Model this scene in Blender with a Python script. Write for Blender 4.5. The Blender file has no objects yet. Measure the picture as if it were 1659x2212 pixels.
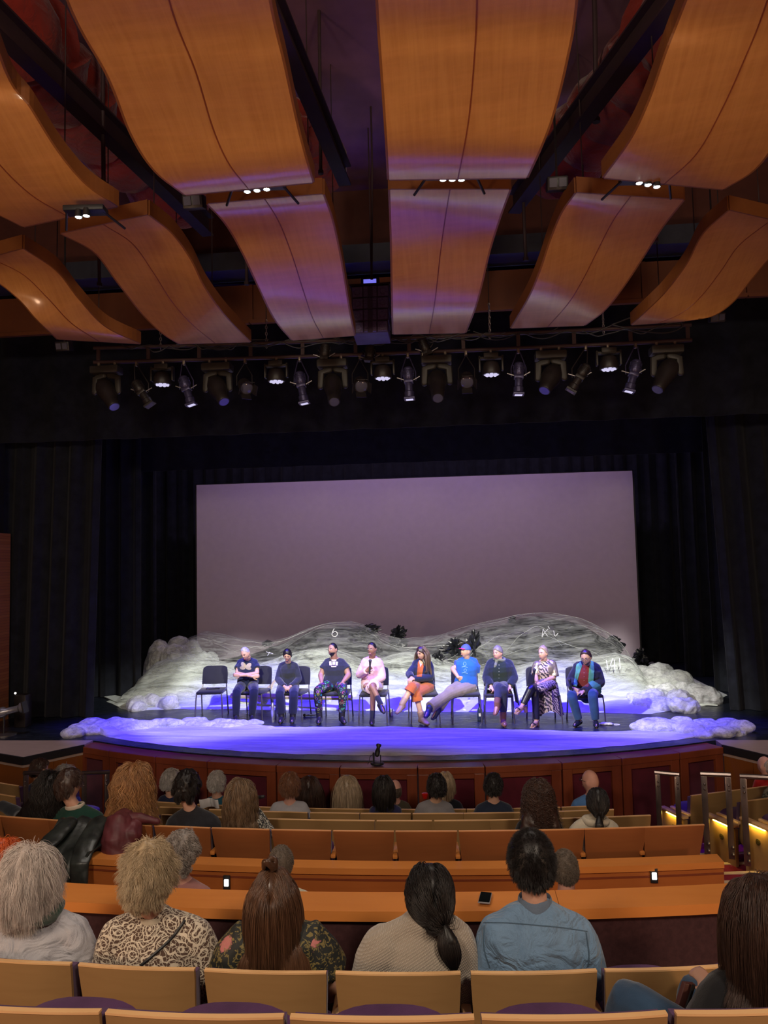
import bpy, bmesh, math, random
import numpy as np
from mathutils import Vector, Matrix, noise as mnoise

# ---------------------------------------------------------------- camera, world, light, exposure
SC = bpy.context.scene
COL = SC.collection
PI = math.pi
CAM = Vector((1.06, 0.0, 3.57))
FPX, CXP, CYP = 1662.0, 829.5, 1106.0
YAW, PITCH, ROLL = math.radians(5.5), math.radians(4.0), math.radians(1.27)
FWD = Vector((-math.sin(YAW)*math.cos(PITCH), math.cos(YAW)*math.cos(PITCH), math.sin(PITCH)))
_R0 = Vector((math.cos(YAW), math.sin(YAW), 0)); _U0 = _R0.cross(FWD)
RGT = _R0*math.cos(ROLL) - _U0*math.sin(ROLL)
UPV = _R0*math.sin(ROLL) + _U0*math.cos(ROLL)
cd = bpy.data.cameras.new('camera'); cam = bpy.data.objects.new('camera', cd); COL.objects.link(cam)
cd.sensor_fit = 'VERTICAL'; cd.sensor_height = 36.0; cd.lens = 36.0*FPX/2212.0
cd.clip_start = 0.05; cd.clip_end = 200
mw = Matrix((RGT, UPV, -FWD)).transposed().to_4x4(); mw.translation = CAM
cam.matrix_world = mw
SC.camera = cam
SC.view_settings.view_transform = 'Standard'; SC.view_settings.look = 'None'
SC.view_settings.exposure = 0.0; SC.view_settings.gamma = 1.0
SC.view_settings.use_curve_mapping = False
try:
    SC.cycles.use_denoising = True
    SC.cycles.max_bounces = 6; SC.cycles.diffuse_bounces = 3; SC.cycles.glossy_bounces = 3
    SC.cycles.transparent_max_bounces = 16; SC.cycles.sample_clamp_indirect = 4.0
except Exception: pass
W = bpy.data.worlds.new('world'); SC.world = W; W.use_nodes = True
W.node_tree.nodes['Background'].inputs[0].default_value = (0.30, 0.16, 0.16, 1)
W.node_tree.nodes['Background'].inputs[1].default_value = 0.035

def ray(px, py): return (FWD + RGT*((px-CXP)/FPX) - UPV*((py-CYP)/FPX))
def atd(px, py, d): return CAM + ray(px, py)*d                   # at depth d along the view axis
def onZ(px, py, z): r = ray(px, py); return CAM + r*((z-CAM.z)/r.z)
def onY(px, py, y): r = ray(px, py); return CAM + r*((y-CAM.y)/r.y)

def aim(o, tgt):
    o.rotation_euler = (Vector(tgt)-o.location).to_track_quat('-Z', 'Y').to_euler()
def light(name, typ, loc, col, power, tgt=None, **kw):
    l = bpy.data.lights.new(name, typ); l.color = col; l.energy = power
    for k, v in kw.items(): setattr(l, k, v)
    o = bpy.data.objects.new(name, l); COL.objects.link(o); o.location = loc
    if tgt is not None: aim(o, tgt)
    return o
def shutters(o, x0, x1, y0, y1, soft=0.02, bars=None):
    """Framing shutters of a profile spotlight: a rectangle in the beam (tangent units)."""
    l = o.data; l.use_nodes = True; nt = l.node_tree; N = nt.nodes; L = nt.links
    em = [n for n in N if n.type == 'EMISSION'][0]
    tc = N.new('ShaderNodeTexCoord'); sp = N.new('ShaderNodeSeparateXYZ'); L.new(tc.outputs['Normal'], sp.inputs[0])
    def m(op, a, b=None):
        n = N.new('ShaderNodeMath'); n.operation = op
        for i, v in enumerate((a, b)):
            if v is None: continue
            if isinstance(v, (int, float)): n.inputs[i].default_value = v
            else: L.new(v, n.inputs[i])
        return n.outputs[0]
    az = m('ABSOLUTE', sp.outputs[2]); tx = m('DIVIDE', sp.outputs[0], az); ty = m('DIVIDE', sp.outputs[1], az)
    def ramp(v, lo, hi):
        n = N.new('ShaderNodeMapRange'); n.interpolation_type = 'SMOOTHSTEP'
        L.new(v, n.inputs[0]); n.inputs[1].default_value = lo; n.inputs[2].default_value = hi; return n.outputs[0]
    f = m('MULTIPLY', ramp(tx, x0-soft, x0+soft), ramp(tx, x1+soft, x1-soft))
    f = m('MULTIPLY', f, ramp(ty, y0-soft, y0+soft)); f = m('MULTIPLY', f, ramp(ty, y1+soft, y1-soft))
    L.new(f, em.inputs['Strength'])

# house lights (warm) behind and above the audience
light('house_light', 'AREA', (-2.5, -2.0, 7.0), (1.0, 0.82, 0.64), 250, (-0.5, 6, 0), shape='DISK', size=1.2)
light('house_light', 'AREA', (3.6, -2.0, 7.0), (1.0, 0.82, 0.64), 250, (2.0, 6, 0), shape='DISK', size=1.2)
light('wall_washer', 'AREA', (-4.6, 1.0, 2.4), (1.0, 0.62, 0.38), 100, (-1.0, 6.0, 6.9), shape='DISK', size=1.0)  # added pair of fills, standing in for house light bounced onto the panels
light('wall_washer', 'AREA', (6.2, 1.0, 2.4), (1.0, 0.62, 0.38), 100, (2.5, 6.0, 6.9), shape='DISK', size=1.0)
# stage front wash (cool white), profile spots with shutters so that it starts at the chairs
for X in (-2.6, 3.4):
    o = light('front_profile_spot', 'SPOT', (X, 6.72, 6.75), (1.0, 0.98, 0.90), 3700, (0.2, 14.5, 1.6), spot_size=math.radians(75), spot_blend=0.3, shadow_soft_size=0.08)
    shutters(o, -0.52, 0.52, -0.155, 0.125, 0.03)
# blue top wash from the lighting bar
for X in (-3.4, -1.15, 1.15, 3.4):
    o = light('blue_wash_lamp', 'SPOT', (X, 12.1, 6.25), (0.050, 0.022, 1.0), 1900, (X*1.08, 12.35, 1.0), spot_size=math.radians(100), spot_blend=0.6, shadow_soft_size=0.10)
    shutters(o, -0.62 if X > -3 else -0.24, 0.62 if X < 3 else 0.24, -0.30, 0.35, 0.09)
for X in (-5.6, 5.4):
    light('apron_flood', 'SPOT', (X*0.93, 10.2, 7.1), (0.92, 0.80, 1.0), 330, (X*1.02, 11.0, 1.0), spot_size=math.radians(34), spot_blend=0.8, shadow_soft_size=0.1)
# added dim violet fill above the screen, for stage light bounced onto it
light('screen_border_light', 'AREA', (0, 16.9, 8.9), (0.60, 0.44, 0.80), 190, (0, 19, 3.4), shape='RECTANGLE', size=9, size_y=0.3)
# ---------------------------------------------------------------- materials
MATS = {}
class NT:
    def __init__(s, mat):
        mat.use_nodes = True; s.t = mat.node_tree; s.N = s.t.nodes; s.L = s.t.links
        s.b = s.N['Principled BSDF']; s.out = s.N['Material Output']
    def n(s, typ, **kw):
        x = s.N.new(typ)
        for k, v in kw.items(): setattr(x, k, v)
        return x
    def link(s, a, b): s.L.new(a, b)
    def coord(s, scale=(1, 1, 1), rot=(0, 0, 0), kind='Object'):
        tc = s.n('ShaderNodeTexCoord'); m = s.n('ShaderNodeMapping')
        m.inputs['Scale'].default_value = scale; m.inputs['Rotation'].default_value = rot
        s.link(tc.outputs[kind], m.inputs[0]); return m.outputs[0]
    def noise(s, v, scale, detail=3, rough=0.5, dist=0):
        x = s.n('ShaderNodeTexNoise'); s.link(v, x.inputs['Vector']); x.inputs['Scale'].default_value = scale
        x.inputs['Detail'].default_value = detail; x.inputs['Roughness'].default_value = rough; x.inputs['Distortion'].default_value = dist
        return x.outputs['Fac']
    def ramp(s, f, stops):
        x = s.n('ShaderNodeValToRGB'); s.link(f, x.inputs[0]); e = x.color_ramp.elements
        while len(e) < len(stops): e.new(0.5)
        for i, (p, c) in enumerate(stops):
            e[i].position = p; e[i].color = (c[0], c[1], c[2], 1) if hasattr(c, '__len__') else (c, c, c, 1)
        return x.outputs[0]
    def mix(s, f, a, b, mode='MIX'):
        x = s.n('ShaderNodeMix'); x.data_type = 'RGBA'; x.blend_type = mode
        for sock, v in ((x.inputs[0], f), (x.inputs[6], a), (x.inputs[7], b)):
            if hasattr(v, 'is_linked') or hasattr(v, 'links'): s.link(v, sock)
            elif hasattr(v, '__len__'): sock.default_value = (v[0], v[1], v[2], 1)
            else: sock.default_value = v
        return x.outputs[2]
    def bump(s, h, st=0.3, dist=0.01):
        x = s.n('ShaderNodeBump'); x.inputs['Strength'].default_value = st; x.inputs['Distance'].default_value = dist
        s.link(h, x.inputs['Height']); s.link(x.outputs[0], s.b.inputs['Normal'])
def base(name, col=(0.5, 0.5, 0.5), rough=0.6, metal=0.0, spec=0.5, sheen=0.0, coat=0.0):
    m = bpy.data.materials.new(name); t = NT(m)
    t.b.inputs['Base Color'].default_value = (*col, 1); t.b.inputs['Roughness'].default_value = rough
    t.b.inputs['Metallic'].default_value = metal; t.b.inputs['Specular IOR Level'].default_value = spec
    t.b.inputs['Sheen Weight'].default_value = sheen; t.b.inputs['Coat Weight'].default_value = coat
    return m, t
def plain(name, col, rough=0.6, metal=0.0, spec=0.5, sheen=0.0, coat=0.0, var=0.12, vs=6.0, bump=0.0, bs=60.0):
    if name in MATS: return MATS[name]
    m, t = base(name, col, rough, metal, spec, sheen, coat)
    v = t.coord(); f = t.noise(v, vs, 4)
    lo = [c*(1-var) for c in col]; hi = [min(1, c*(1+var)) for c in col]
    t.link(t.ramp(f, [(0.3, lo), (0.7, hi)]), t.b.inputs['Base Color'])
    if bump: t.bump(t.noise(v, bs, 3), bump, 0.005)
    MATS[name] = m; return m
def wood(name, c1, c2, rough=0.35, axis=0, scale=3.0, coat=0.0, grain=14.0):
    if name in MATS: return MATS[name]
    m, t = base(name, c1, rough, coat=coat)
    sc = [grain, grain, grain]; sc[axis] = 1.0
    v = t.coord(tuple(sc)); f = t.noise(v, scale, 6, 0.6, 0.6)
    v2 = t.coord((1, 1, 1)); f2 = t.noise(v2, 1.3, 3)
    c = t.mix(f, c1, c2); c = t.mix(t.ramp(f2, [(0.35, 0.0), (0.7, 0.35)]), c, [x*0.6 for x in c1])
    t.link(c, t.b.inputs['Base Color']); t.bump(f, 0.06, 0.002)
    MATS[name] = m; return m
def fabric(name, col, col2=None, rough=0.9, scale=5.0, weave=160.0, sheen=0.25, bump=0.25, wr=0.5):
    """woven cloth: fine weave bump and broad soft wrinkles"""
    if name in MATS: return MATS[name]
    m, t = base(name, col, rough, spec=0.2, sheen=sheen)
    v = t.coord(); f = t.noise(v, scale, 4, 0.6, 0.4); col2 = col2 or [c*0.78 for c in col]
    t.link(t.ramp(f, [(0.32, col2), (0.68, col)]), t.b.inputs['Base Color'])
    g = t.noise(v, weave, 2); w = t.noise(v, 7.0, 3, 0.5, 1.2)
    mm = t.n('ShaderNodeMath', operation='MULTIPLY_ADD'); t.link(w, mm.inputs[0]); mm.inputs[1].default_value = wr*8; t.link(g, mm.inputs[2])
    t.bump(mm.outputs[0], bump, 0.006)
    MATS[name] = m; return m
def emit(name, col, st):
    if name in MATS: return MATS[name]
    m, t = base(name, (0, 0, 0)); t.b.inputs['Emission Color'].default_value = (*col, 1); t.b.inputs['Emission Strength'].default_value = st
    MATS[name] = m; return m

# ---------------------------------------------------------------- mesh helpers
class MB:
    def __init__(s): s.v = []; s.f = []; s.m = []
    def add(s, vs, fs, mi=0):
        o = len(s.v); s.v += [tuple(v) for v in vs]; s.f += [tuple(i+o for i in f) for f in fs]; s.m += [mi]*len(fs); return s
    def box(s, c, d, R=None, mi=0, bev=0.0):
        c = Vector(c); hx, hy, hz = d[0]/2, d[1]/2, d[2]/2
        if bev > 0:
            b = min(bev, hx*0.9, hy*0.9, hz*0.9); vs = []; 
            bm = bmesh.new(); bmesh.ops.create_cube(bm, size=1)
            for v in bm.verts: v.co = Vector((v.co.x*2*hx, v.co.y*2*hy, v.co.z*2*hz))
            bmesh.ops.bevel(bm, geom=bm.edges[:], offset=b, segments=2, affect='EDGES', profile=0.5)
            bm.verts.index_update()
            vs = [v.co.copy() for v in bm.verts]; fs = [[v.index for v in f.verts] for f in bm.faces]; bm.free()
        else:
            vs = [Vector((x, y, z)) for x in (-hx, hx) for y in (-hy, hy) for z in (-hz, hz)]
            fs = [(0, 1, 3, 2), (4, 6, 7, 5), (0, 4, 5, 1), (2, 3, 7, 6), (0, 2, 6, 4), (1, 5, 7, 3)]
        if R is not None: vs = [R @ v for v in vs]
        return s.add([v+c for v in vs], fs, mi)
    def tube(s, pts, rad, n=10, mi=0, cap='flat', flat=1.0, ref=None):
        """swept tube; rad number, list, or list of (rx,ry); cap flat/round"""
        P = [Vector(p) for p in pts]; k = len(P)
        if not isinstance(rad, list): rad = [rad]*k
        rad = [r if hasattr(r, '__len__') else (r, r*flat) for r in rad]
        if cap == 'round':
            d0 = (P[0]-P[1]).normalized(); d1 = (P[-1]-P[-2]).normalized(); r0 = rad[0]; r1 = rad[-1]
            pre = [(P[0]+d0*max(r0)*q, (r0[0]*w, r0[1]*w)) for q, w in ((0.97, 0.25), (0.8, 0.6), (0.45, 0.89))]
            post = [(P[-1]+d1*max(r1)*q, (r1[0]*w, r1[1]*w)) for q, w in ((0.45, 0.89), (0.8, 0.6), (0.97, 0.25))]
            P = [a for a, _ in pre]+P+[a for a, _ in post]; rad = [b for _, b in pre]+rad+[b for _, b in post]; k = len(P)
        vs = []; up = Vector(ref) if ref is not None else None; last = None
        for i in range(k):
            t = (P[min(i+1, k-1)]-P[max(i-1, 0)])
            t = t.normalized() if t.length > 1e-9 else Vector((0, 0, 1))
            if last is None:
                a = up if up is not None else (Vector((0, 0, 1)) if abs(t.z) < 0.9 else Vector((0, 1, 0)))
                x = a - t*a.dot(t); x.normalize()
            else:
                x = last - t*last.dot(t)
                x = x.normalized() if x.length > 1e-6 else last
            last = x; y = t.cross(x)
            for j in range(n):
                a = 2*PI*j/n; vs.append(P[i]+x*(math.cos(a)*rad[i][0])+y*(math.sin(a)*rad[i][1]))
        fs = [(i*n+j, i*n+(j+1) % n, (i+1)*n+(j+1) % n, (i+1)*n+j) for i in range(k-1) for j in range(n)]
        fs += [tuple(range(n-1, -1, -1)), tuple((k-1)*n+j for j in range(n))]
        return s.add(vs, fs, mi)
    def ell(s, c, r, R=None, n=12, mi=0):
        c = Vector(c); r = r if hasattr(r, '__len__') else (r, r, r); m = max(6, n//2+1); vs = []; fs = []
        for i in range(1, m):
            t = PI*i/m
            for j in range(n):
                a = 2*PI*j/n; vs.append(Vector((r[0]*math.sin(t)*math.cos(a), r[1]*math.sin(t)*math.sin(a), r[2]*math.cos(t))))
        vs += [Vector((0, 0, r[2])), Vector((0, 0, -r[2]))]; T = len(vs)-2
        for i in range(m-2):
            for j in range(n): fs.append((i*n+j, (i+1)*n+j, (i+1)*n+(j+1) % n, i*n+(j+1) % n))
        for j in range(n): fs.append((T, j, (j+1) % n)); fs.append((T+1, (m-2)*n+(j+1) % n, (m-2)*n+j))
        if R is not None: vs = [R @ v for v in vs]
        return s.add([v+c for v in vs], fs, mi)
    def lathe(s, c, prof, n=20, R=None, mi=0):
        c = Vector(c); vs = []; fs = []; k = len(prof)
        for r, z in prof:
            for j in range(n):
                a = 2*PI*j/n; vs.append(Vector((r*math.cos(a), r*math.sin(a), z)))
        for i in range(k-1):
            for j in range(n): fs.append((i*n+j, i*n+(j+1) % n, (i+1)*n+(j+1) % n, (i+1)*n+j))
        fs += [tuple(range(n-1, -1, -1)), tuple((k-1)*n+j for j in range(n))]
        if R is not None: vs = [R @ v for v in vs]
        return s.add([v+c for v in vs], fs, mi)
    def grid(s, rows, mi=0, close=False):
        """rows of equally many points"""
        h = len(rows); w = len(rows[0]); vs = [p for r in rows for p in r]
        fs = [(i*w+j, i*w+(j+1) % w, (i+1)*w+(j+1) % w, (i+1)*w+j) for i in range(h-1) for j in range(w if close else w-1)]
        return s.add(vs, fs, mi)
    def slab(s, rows, off, mi=0):
        """grid with thickness: off = vector (or function of the point) added for the far face"""
        h = len(rows); w = len(rows[0]); A = [Vector(p) for r in rows for p in r]
        B = [p+(off(p) if callable(off) else Vector(off)) for p in A]; n = len(A); fs = []
        for i in range(h-1):
            for j in range(w-1):
                q = (i*w+j, i*w+j+1, (i+1)*w+j+1, (i+1)*w+j); fs.append(q); fs.append(tuple(n+k for k in reversed(q)))
        ring = [j for j in range(w)]+[i*w+w-1 for i in range(1, h)]+[(h-1)*w+j for j in range(w-2, -1, -1)]+[i*w for i in range(h-2, 0, -1)]
        for a in range(len(ring)):
            p, q = ring[a], ring[(a+1) % len(ring)]; fs.append((q, p, n+p, n+q))
        return s.add(A+B, fs, mi)
    def prism(s, poly, z0, z1, mi=0):
        n = len(poly); vs = [(p[0], p[1], z0) for p in poly]+[(p[0], p[1], z1) for p in poly]
        fs = [tuple(range(n-1, -1, -1)), tuple(range(n, 2*n))]+[(i, (i+1) % n, n+(i+1) % n, n+i) for i in range(n)]
        return s.add(vs, fs, mi)
    def mesh(s, name, mats, smooth=True, fix=True):
        me = bpy.data.meshes.new(name); me.from_pydata(s.v, [], s.f)
        for m in (mats if isinstance(mats, (list, tuple)) else [mats]): me.materials.append(m)
        me.polygons.foreach_set('material_index', s.m)
        if fix:
            bm = bmesh.new(); bm.from_mesh(me); bmesh.ops.recalc_face_normals(bm, faces=bm.faces[:]); bm.to_mesh(me); bm.free()
        me.polygons.foreach_set('use_smooth', [bool(smooth)]*len(me.polygons))
        if smooth: 
            try: me.set_sharp_from_angle(angle=math.radians(38))
            except Exception: pass
        me.update(); return me
    def obj(s, name, mats, parent=None, smooth=True, fix=True):
        o = bpy.data.objects.new(name, s.mesh(name, mats, smooth, fix)); COL.objects.link(o)
        if parent is not None:
            o.parent = parent; o.matrix_parent_inverse = Matrix.Translation(parent.location).inverted() if parent.get('_w') else Matrix()
        return o
def tag(o, label=None, cat=None, group=None, kind=None):
    if label: o['label'] = label
    if cat: o['category'] = cat
    if group: o['group'] = group
    if kind: o['kind'] = kind
    return o
def struct(o): o['kind'] = 'structure'; return o
def empty(name, loc, label=None, cat=None, group=None, rz=0):
    o = bpy.data.objects.new(name, None); COL.objects.link(o); o.location = loc; o.rotation_euler = (0, 0, rz); o.empty_display_size = 0.1
    return tag(o, label, cat, group)
def wroot(name, loc, label=None, cat=None, group=None):
    """an Empty whose parts are written in world coordinates"""
    o = empty(name, loc, label, cat, group); o['_w'] = 1; return o
def copy_tree(o, parent=None):
    c = o.copy(); COL.objects.link(c)
    if parent is not None: c.parent = parent; c.matrix_parent_inverse = o.matrix_parent_inverse
    for ch in list(o.children): copy_tree(ch, c)
    return c
def remesh(mb, voxel, smooth=3, wr=0.0, wf=9.0, seed=0, maxdecim=None):
    """union of the builder's solids as one continuous surface (numpy arrays v, faces)"""
    me = mb.mesh('tmp', [], False); o = bpy.data.objects.new('tmp', me); COL.objects.link(o)
    r = o.modifiers.new('r', 'REMESH'); r.mode = 'VOXEL'; r.voxel_size = voxel
    if smooth: q = o.modifiers.new('s', 'SMOOTH'); q.factor = 0.5; q.iterations = smooth
    bpy.context.view_layer.update()
    dg = bpy.context.evaluated_depsgraph_get(); ev = o.evaluated_get(dg); m2 = bpy.data.meshes.new_from_object(ev)
    bpy.data.objects.remove(o); bpy.data.meshes.remove(me)
    if wr:
        n = len(m2.vertices); co = np.empty(n*3, 'f'); m2.vertices.foreach_get('co', co); co = co.reshape(-1, 3)
        no = np.empty(n*3, 'f'); m2.vertex_normals.foreach_get('vector', no); no = no.reshape(-1, 3)
        rs = np.random.RandomState(seed); h = np.zeros(n)
        for k in range(7):
            d = rs.normal(size=3); d /= np.linalg.norm(d); ph = rs.uniform(0, 6.3, 2); e = rs.normal(size=3)
            a = co @ d*wf*rs.uniform(0.8, 2.6)*2 + ph[0] + 1.5*np.sin(co @ e*wf*0.8+ph[1])
            h += np.abs(np.sin(a))**1.5*rs.uniform(0.5, 1)
        h = h/7-0.35; co = co+no*(h*wr)[:, None]; m2.vertices.foreach_set('co', co.astype('f').ravel())
    return m2
def robj(mb, name, mat, parent, voxel=0.009, smooth=3, wr=0.0, wf=9.0, seed=0):
    me = remesh(mb, voxel, smooth, wr, wf, seed); me.name = name
    me.materials.clear()
    for m in (mat if isinstance(mat, (list, tuple)) else [mat]): me.materials.append(m)
    me.polygons.foreach_set('material_index', [0]*len(me.polygons))
    me.polygons.foreach_set('use_smooth', [True]*len(me.polygons)); me.update()
    o = bpy.data.objects.new(name, me); COL.objects.link(o)
    if parent is not None:
        o.parent = parent
        if parent.get('_w'): o.matrix_parent_inverse = Matrix.Translation(parent.location).inverted()
    return o
# ---------------------------------------------------------------- shared materials
M_birch = wood('birch_plywood', (0.30, 0.17, 0.065), (0.40, 0.24, 0.10), 0.38, 0, 2.0, grain=9)
M_birch_edge = wood('birch_edge', (0.80, 0.46, 0.20), (0.92, 0.58, 0.28), 0.35, 0, 2.0, grain=9)
M_cherry = wood('cherry_plywood', (0.28, 0.090, 0.030), (0.38, 0.135, 0.045), 0.36, 0, 2.0, grain=9)
M_cherry_edge = wood('cherry_edge', (0.75, 0.34, 0.14), (0.85, 0.42, 0.18), 0.35, 0, 2.0)
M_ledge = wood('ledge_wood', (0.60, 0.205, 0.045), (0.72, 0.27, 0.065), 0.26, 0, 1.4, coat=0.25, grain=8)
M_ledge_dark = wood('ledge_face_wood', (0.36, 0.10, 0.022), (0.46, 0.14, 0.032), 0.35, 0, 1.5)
M_lipwood = wood('fascia_wood', (0.17, 0.036, 0.015), (0.25, 0.06, 0.022), 0.35, 2, 1.5)
M_sidewood = wood('apron_wood', (0.20, 0.06, 0.012), (0.27, 0.09, 0.018), 0.4, 2, 1.5)
M_maroon = fabric('maroon_panel_cloth', (0.10, 0.009, 0.022), (0.07, 0.006, 0.015), weave=220, bump=0.1, wr=0.0)
M_purple = fabric('purple_upholstery', (0.085, 0.030, 0.10), (0.05, 0.015, 0.06), weave=260, bump=0.12, wr=0.0)
M_black = plain('black_paint', (0.012, 0.012, 0.014), 0.5)
M_blackcloth = fabric('black_stage_velour', (0.014, 0.016, 0.024), (0.007, 0.008, 0.012), weave=60, bump=0.1, wr=0.1, sheen=0.1)
M_chrome = plain('brushed_steel', (0.45, 0.40, 0.38), 0.28, 0.9, var=0.1)
M_brass = plain('bronze_steel', (0.22, 0.18, 0.17), 0.3, 0.85, var=0.2)
M_dkmetal = plain('dark_painted_metal', (0.05, 0.035, 0.035), 0.55, 0.2)
M_darkwall = fabric('dark_carpet_wall', (0.055, 0.018, 0.02), (0.035, 0.010, 0.012), scale=30, weave=300, bump=0.2, wr=0)

def ceiling_wood():
    m, t = base('ceiling_panel_wood', (0.4, 0.16, 0.05), 0.34, coat=0.75)
    t.b.inputs['Coat Roughness'].default_value = 0.15; t.b.inputs['Coat IOR'].default_value = 1.55
    v = t.coord((1, 1, 1)); f = t.noise(v, 1.1, 3)
    vx = t.coord((26, 1.6, 1.6)); g = t.noise(vx, 1.0, 4, 0.6)
    vy = t.coord((2.0, 16, 2.0)); g2 = t.noise(vy, 1.0, 3, 0.6)
    c = t.mix(f, (0.42, 0.18, 0.050), (0.54, 0.25, 0.075))
    c = t.mix(t.ramp(g, [(0.35, 0.0), (0.65, 0.35)]), c, (0.30, 0.095, 0.022))
    c = t.mix(t.ramp(g2, [(0.4, 0.0), (0.7, 0.30)]), c, (0.62, 0.27, 0.085))
    t.link(c, t.b.inputs['Base Color']); return m
M_ceilwood = ceiling_wood()
M_ceiledge = wood('panel_edge_wood', (0.17, 0.055, 0.012), (0.24, 0.08, 0.018), 0.5, 1, 2.0)
def carpet(name, c, spec):
    m, t = base(name, c, 0.95, spec=0.1); v = t.coord()
    n = t.noise(v, 120, 2); vo = t.n('ShaderNodeTexVoronoi'); vo.inputs['Scale'].default_value = 6.5
    v2 = t.coord((1, 2.2, 1)); d = t.noise(v, 14, 2); t.link(v2, vo.inputs['Vector'])
    k = t.ramp(vo.outputs['Distance'], [(0.10, 1.0), (0.14, 0.0)])
    c0 = t.mix(t.ramp(n, [(0.3, 0.0), (0.7, 0.5)]), c, [x*0.55 for x in c])
    mm = t.n('ShaderNodeMath', operation='MULTIPLY'); t.link(k, mm.inputs[0]); t.link(t.ramp(d, [(0.45, 0.0), (0.5, 1.0)]), mm.inputs[1])
    t.link(t.mix(mm.outputs[0], c0, spec_col(spec)), t.b.inputs['Base Color']); t.bump(n, 0.3, 0.004); return m
def spec_col(c): return c
M_carpet = carpet('maroon_carpet', (0.22, 0.02, 0.045), (0.55, 0.40, 0.36))
M_cream = plain('cream_nosing', (0.58, 0.42, 0.28), 0.7)
M_concrete = plain('grey_concrete', (0.16, 0.14, 0.15), 0.7, var=0.3, vs=20)
def stagefloor():
    m, t = base('black_stage_floor', (0.016, 0.02, 0.032), 0.28, spec=0.45); v = t.coord((1, 6, 1)); f = t.noise(v, 3.0, 6, 0.65)
    t.link(t.ramp(f, [(0.35, (0.006, 0.008, 0.014)), (0.75, (0.022, 0.030, 0.050))]), t.b.inputs['Base Color'])
    t.link(t.ramp(f, [(0.3, 0.22), (0.7, 0.42)]), t.b.inputs['Roughness']); return m
M_stage = stagefloor()
M_apronfloor = wood('pale_apron_floor', (0.34, 0.24, 0.20), (0.50, 0.38, 0.32), 0.4, 0, 2.0, grain=7)
M_brick = None
def brick():
    m, t = base('brick_pier', (0.3, 0.1, 0.03), 0.85); v = t.coord((1, 1, 1), (PI/2, 0, 0)); b = t.n('ShaderNodeTexBrick'); t.link(v, b.inputs['Vector'])
    b.inputs['Color1'].default_value = (0.36, 0.13, 0.04, 1); b.inputs['Color2'].default_value = (0.27, 0.085, 0.025, 1); b.inputs['Mortar'].default_value = (0.14, 0.05, 0.02, 1)
    b.inputs['Scale'].default_value = 5.0; b.inputs['Mortar Size'].default_value = 0.012; t.link(b.outputs['Color'], t.b.inputs['Base Color']); t.bump(b.outputs['Fac'], -0.4, 0.01); return m
M_brick = brick()

# ---------------------------------------------------------------- stage, apron, lip
LR, LYC = 9.8, 19.85                                 # circle of the stage lip: (0, 19.85), radius 9.8
def lip(t, r=LR): return Vector((r*math.sin(t), LYC-r*math.cos(t), 0))
TE = 0.488
poly = [lip(TE*(-1+2*i/60), LR-0.28) for i in range(61)]
b = MB(); b.prism([(p.x, p.y) for p in poly]+[(4.6, 11.5), (9.5, 11.5), (9.5, 21.5), (-9.5, 21.5), (-9.5, 11.5), (-4.6, 11.5)], 0.86, 1.0)
struct(b.obj('floor_stage', M_stage, smooth=False))
# wood-capped stage lip in eleven facets with maroon cloth panels
joints = [-0.5, -0.429, -0.337, -0.249, -0.145, -0.057, 0.046, 0.134, 0.237, 0.322, 0.412, 0.488]
for k in range(11):
    t0, t1 = joints[k], joints[k+1]; A, B = lip(t0), lip(t1); u = (B-A).normalized(); n = Vector((u.y, -u.x, 0)); C = (A+B)/2; L = (B-A).length
    R = Matrix((u, -n, Vector((0, 0, 1)))).transposed()
    r = empty('stage_lip_panel', (C.x, C.y, -0.1), None, None, rz=0); struct(r); r['_w'] = 1
    r.name = 'wall_stage_lip'
    q = MB(); q.box(C-n*0.15+Vector((0, 0, 0.935)), (L-0.012, 0.34, 0.09), R, bev=0.008); q.obj('cap', M_lipwood, r, smooth=False)
    q = MB(); 
    for s in (-1, 1): q.box(C+u*s*(L/2-0.075)-n*0.02+Vector((0, 0, 0.37)), (0.13, 0.06, 1.04), R, bev=0.006)
    q.box(C-n*0.02+Vector((0, 0, 0.86)), (L-0.28, 0.055, 0.06), R); q.box(C-n*0.02+Vector((0, 0, -0.05)), (L-0.28, 0.055, 0.12), R)
    q.obj('frame', M_lipwood, r, smooth=False)
    q = MB(); q.box(C-n*0.05+Vector((0, 0, 0.39)), (L-0.27, 0.03, 0.98), R); q.obj('cloth_panel', M_maroon, r, smooth=False)
for s, nm in ((-1, 'left'), (1, 'right')):
    pts = [(s*4.60, 11.2), (s*5.1, 10.44), (s*6.2, 10.95), (s*9.5, 12.0)]
    b = MB(); b.prism(pts+[(s*9.5, 11.5)] if False else [(s*4.60, 11.5), (s*4.60, 11.2), (s*5.1, 10.44), (s*6.2, 10.95), (s*7.0, 11.5)], 0.86, 1.004)
    struct(b.obj('floor_apron_'+nm, M_apronfloor, smooth=False))
    for i in range(3):
        A = Vector((*pts[i], 0)); B = Vector((*pts[i+1], 0)); u = (B-A).normalized(); n = Vector((u.y*s, -u.x*s, 0)); L = (B-A).length; C = (A+B)/2
        R = Matrix((u, -n, Vector((0, 0, 1)))).transposed()
        b = MB(); b.box(C+n*0.005+Vector((0, 0, 0.955)), (L+0.01, 0.03, 0.105), R); struct(b.obj('trim_apron_%s' % nm, M_black, smooth=False))
        b = MB(); nb = max(1, round(L/0.6))
        for j in range(nb): b.box(A+u*(L*(j+0.5)/nb)-n*0.02+Vector((0, 0, 0.375)), (L/nb-0.006, 0.03, 1.05), R)
        struct(b.obj('wall_apron_%s' % nm, M_sidewood, smooth=False))
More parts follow.
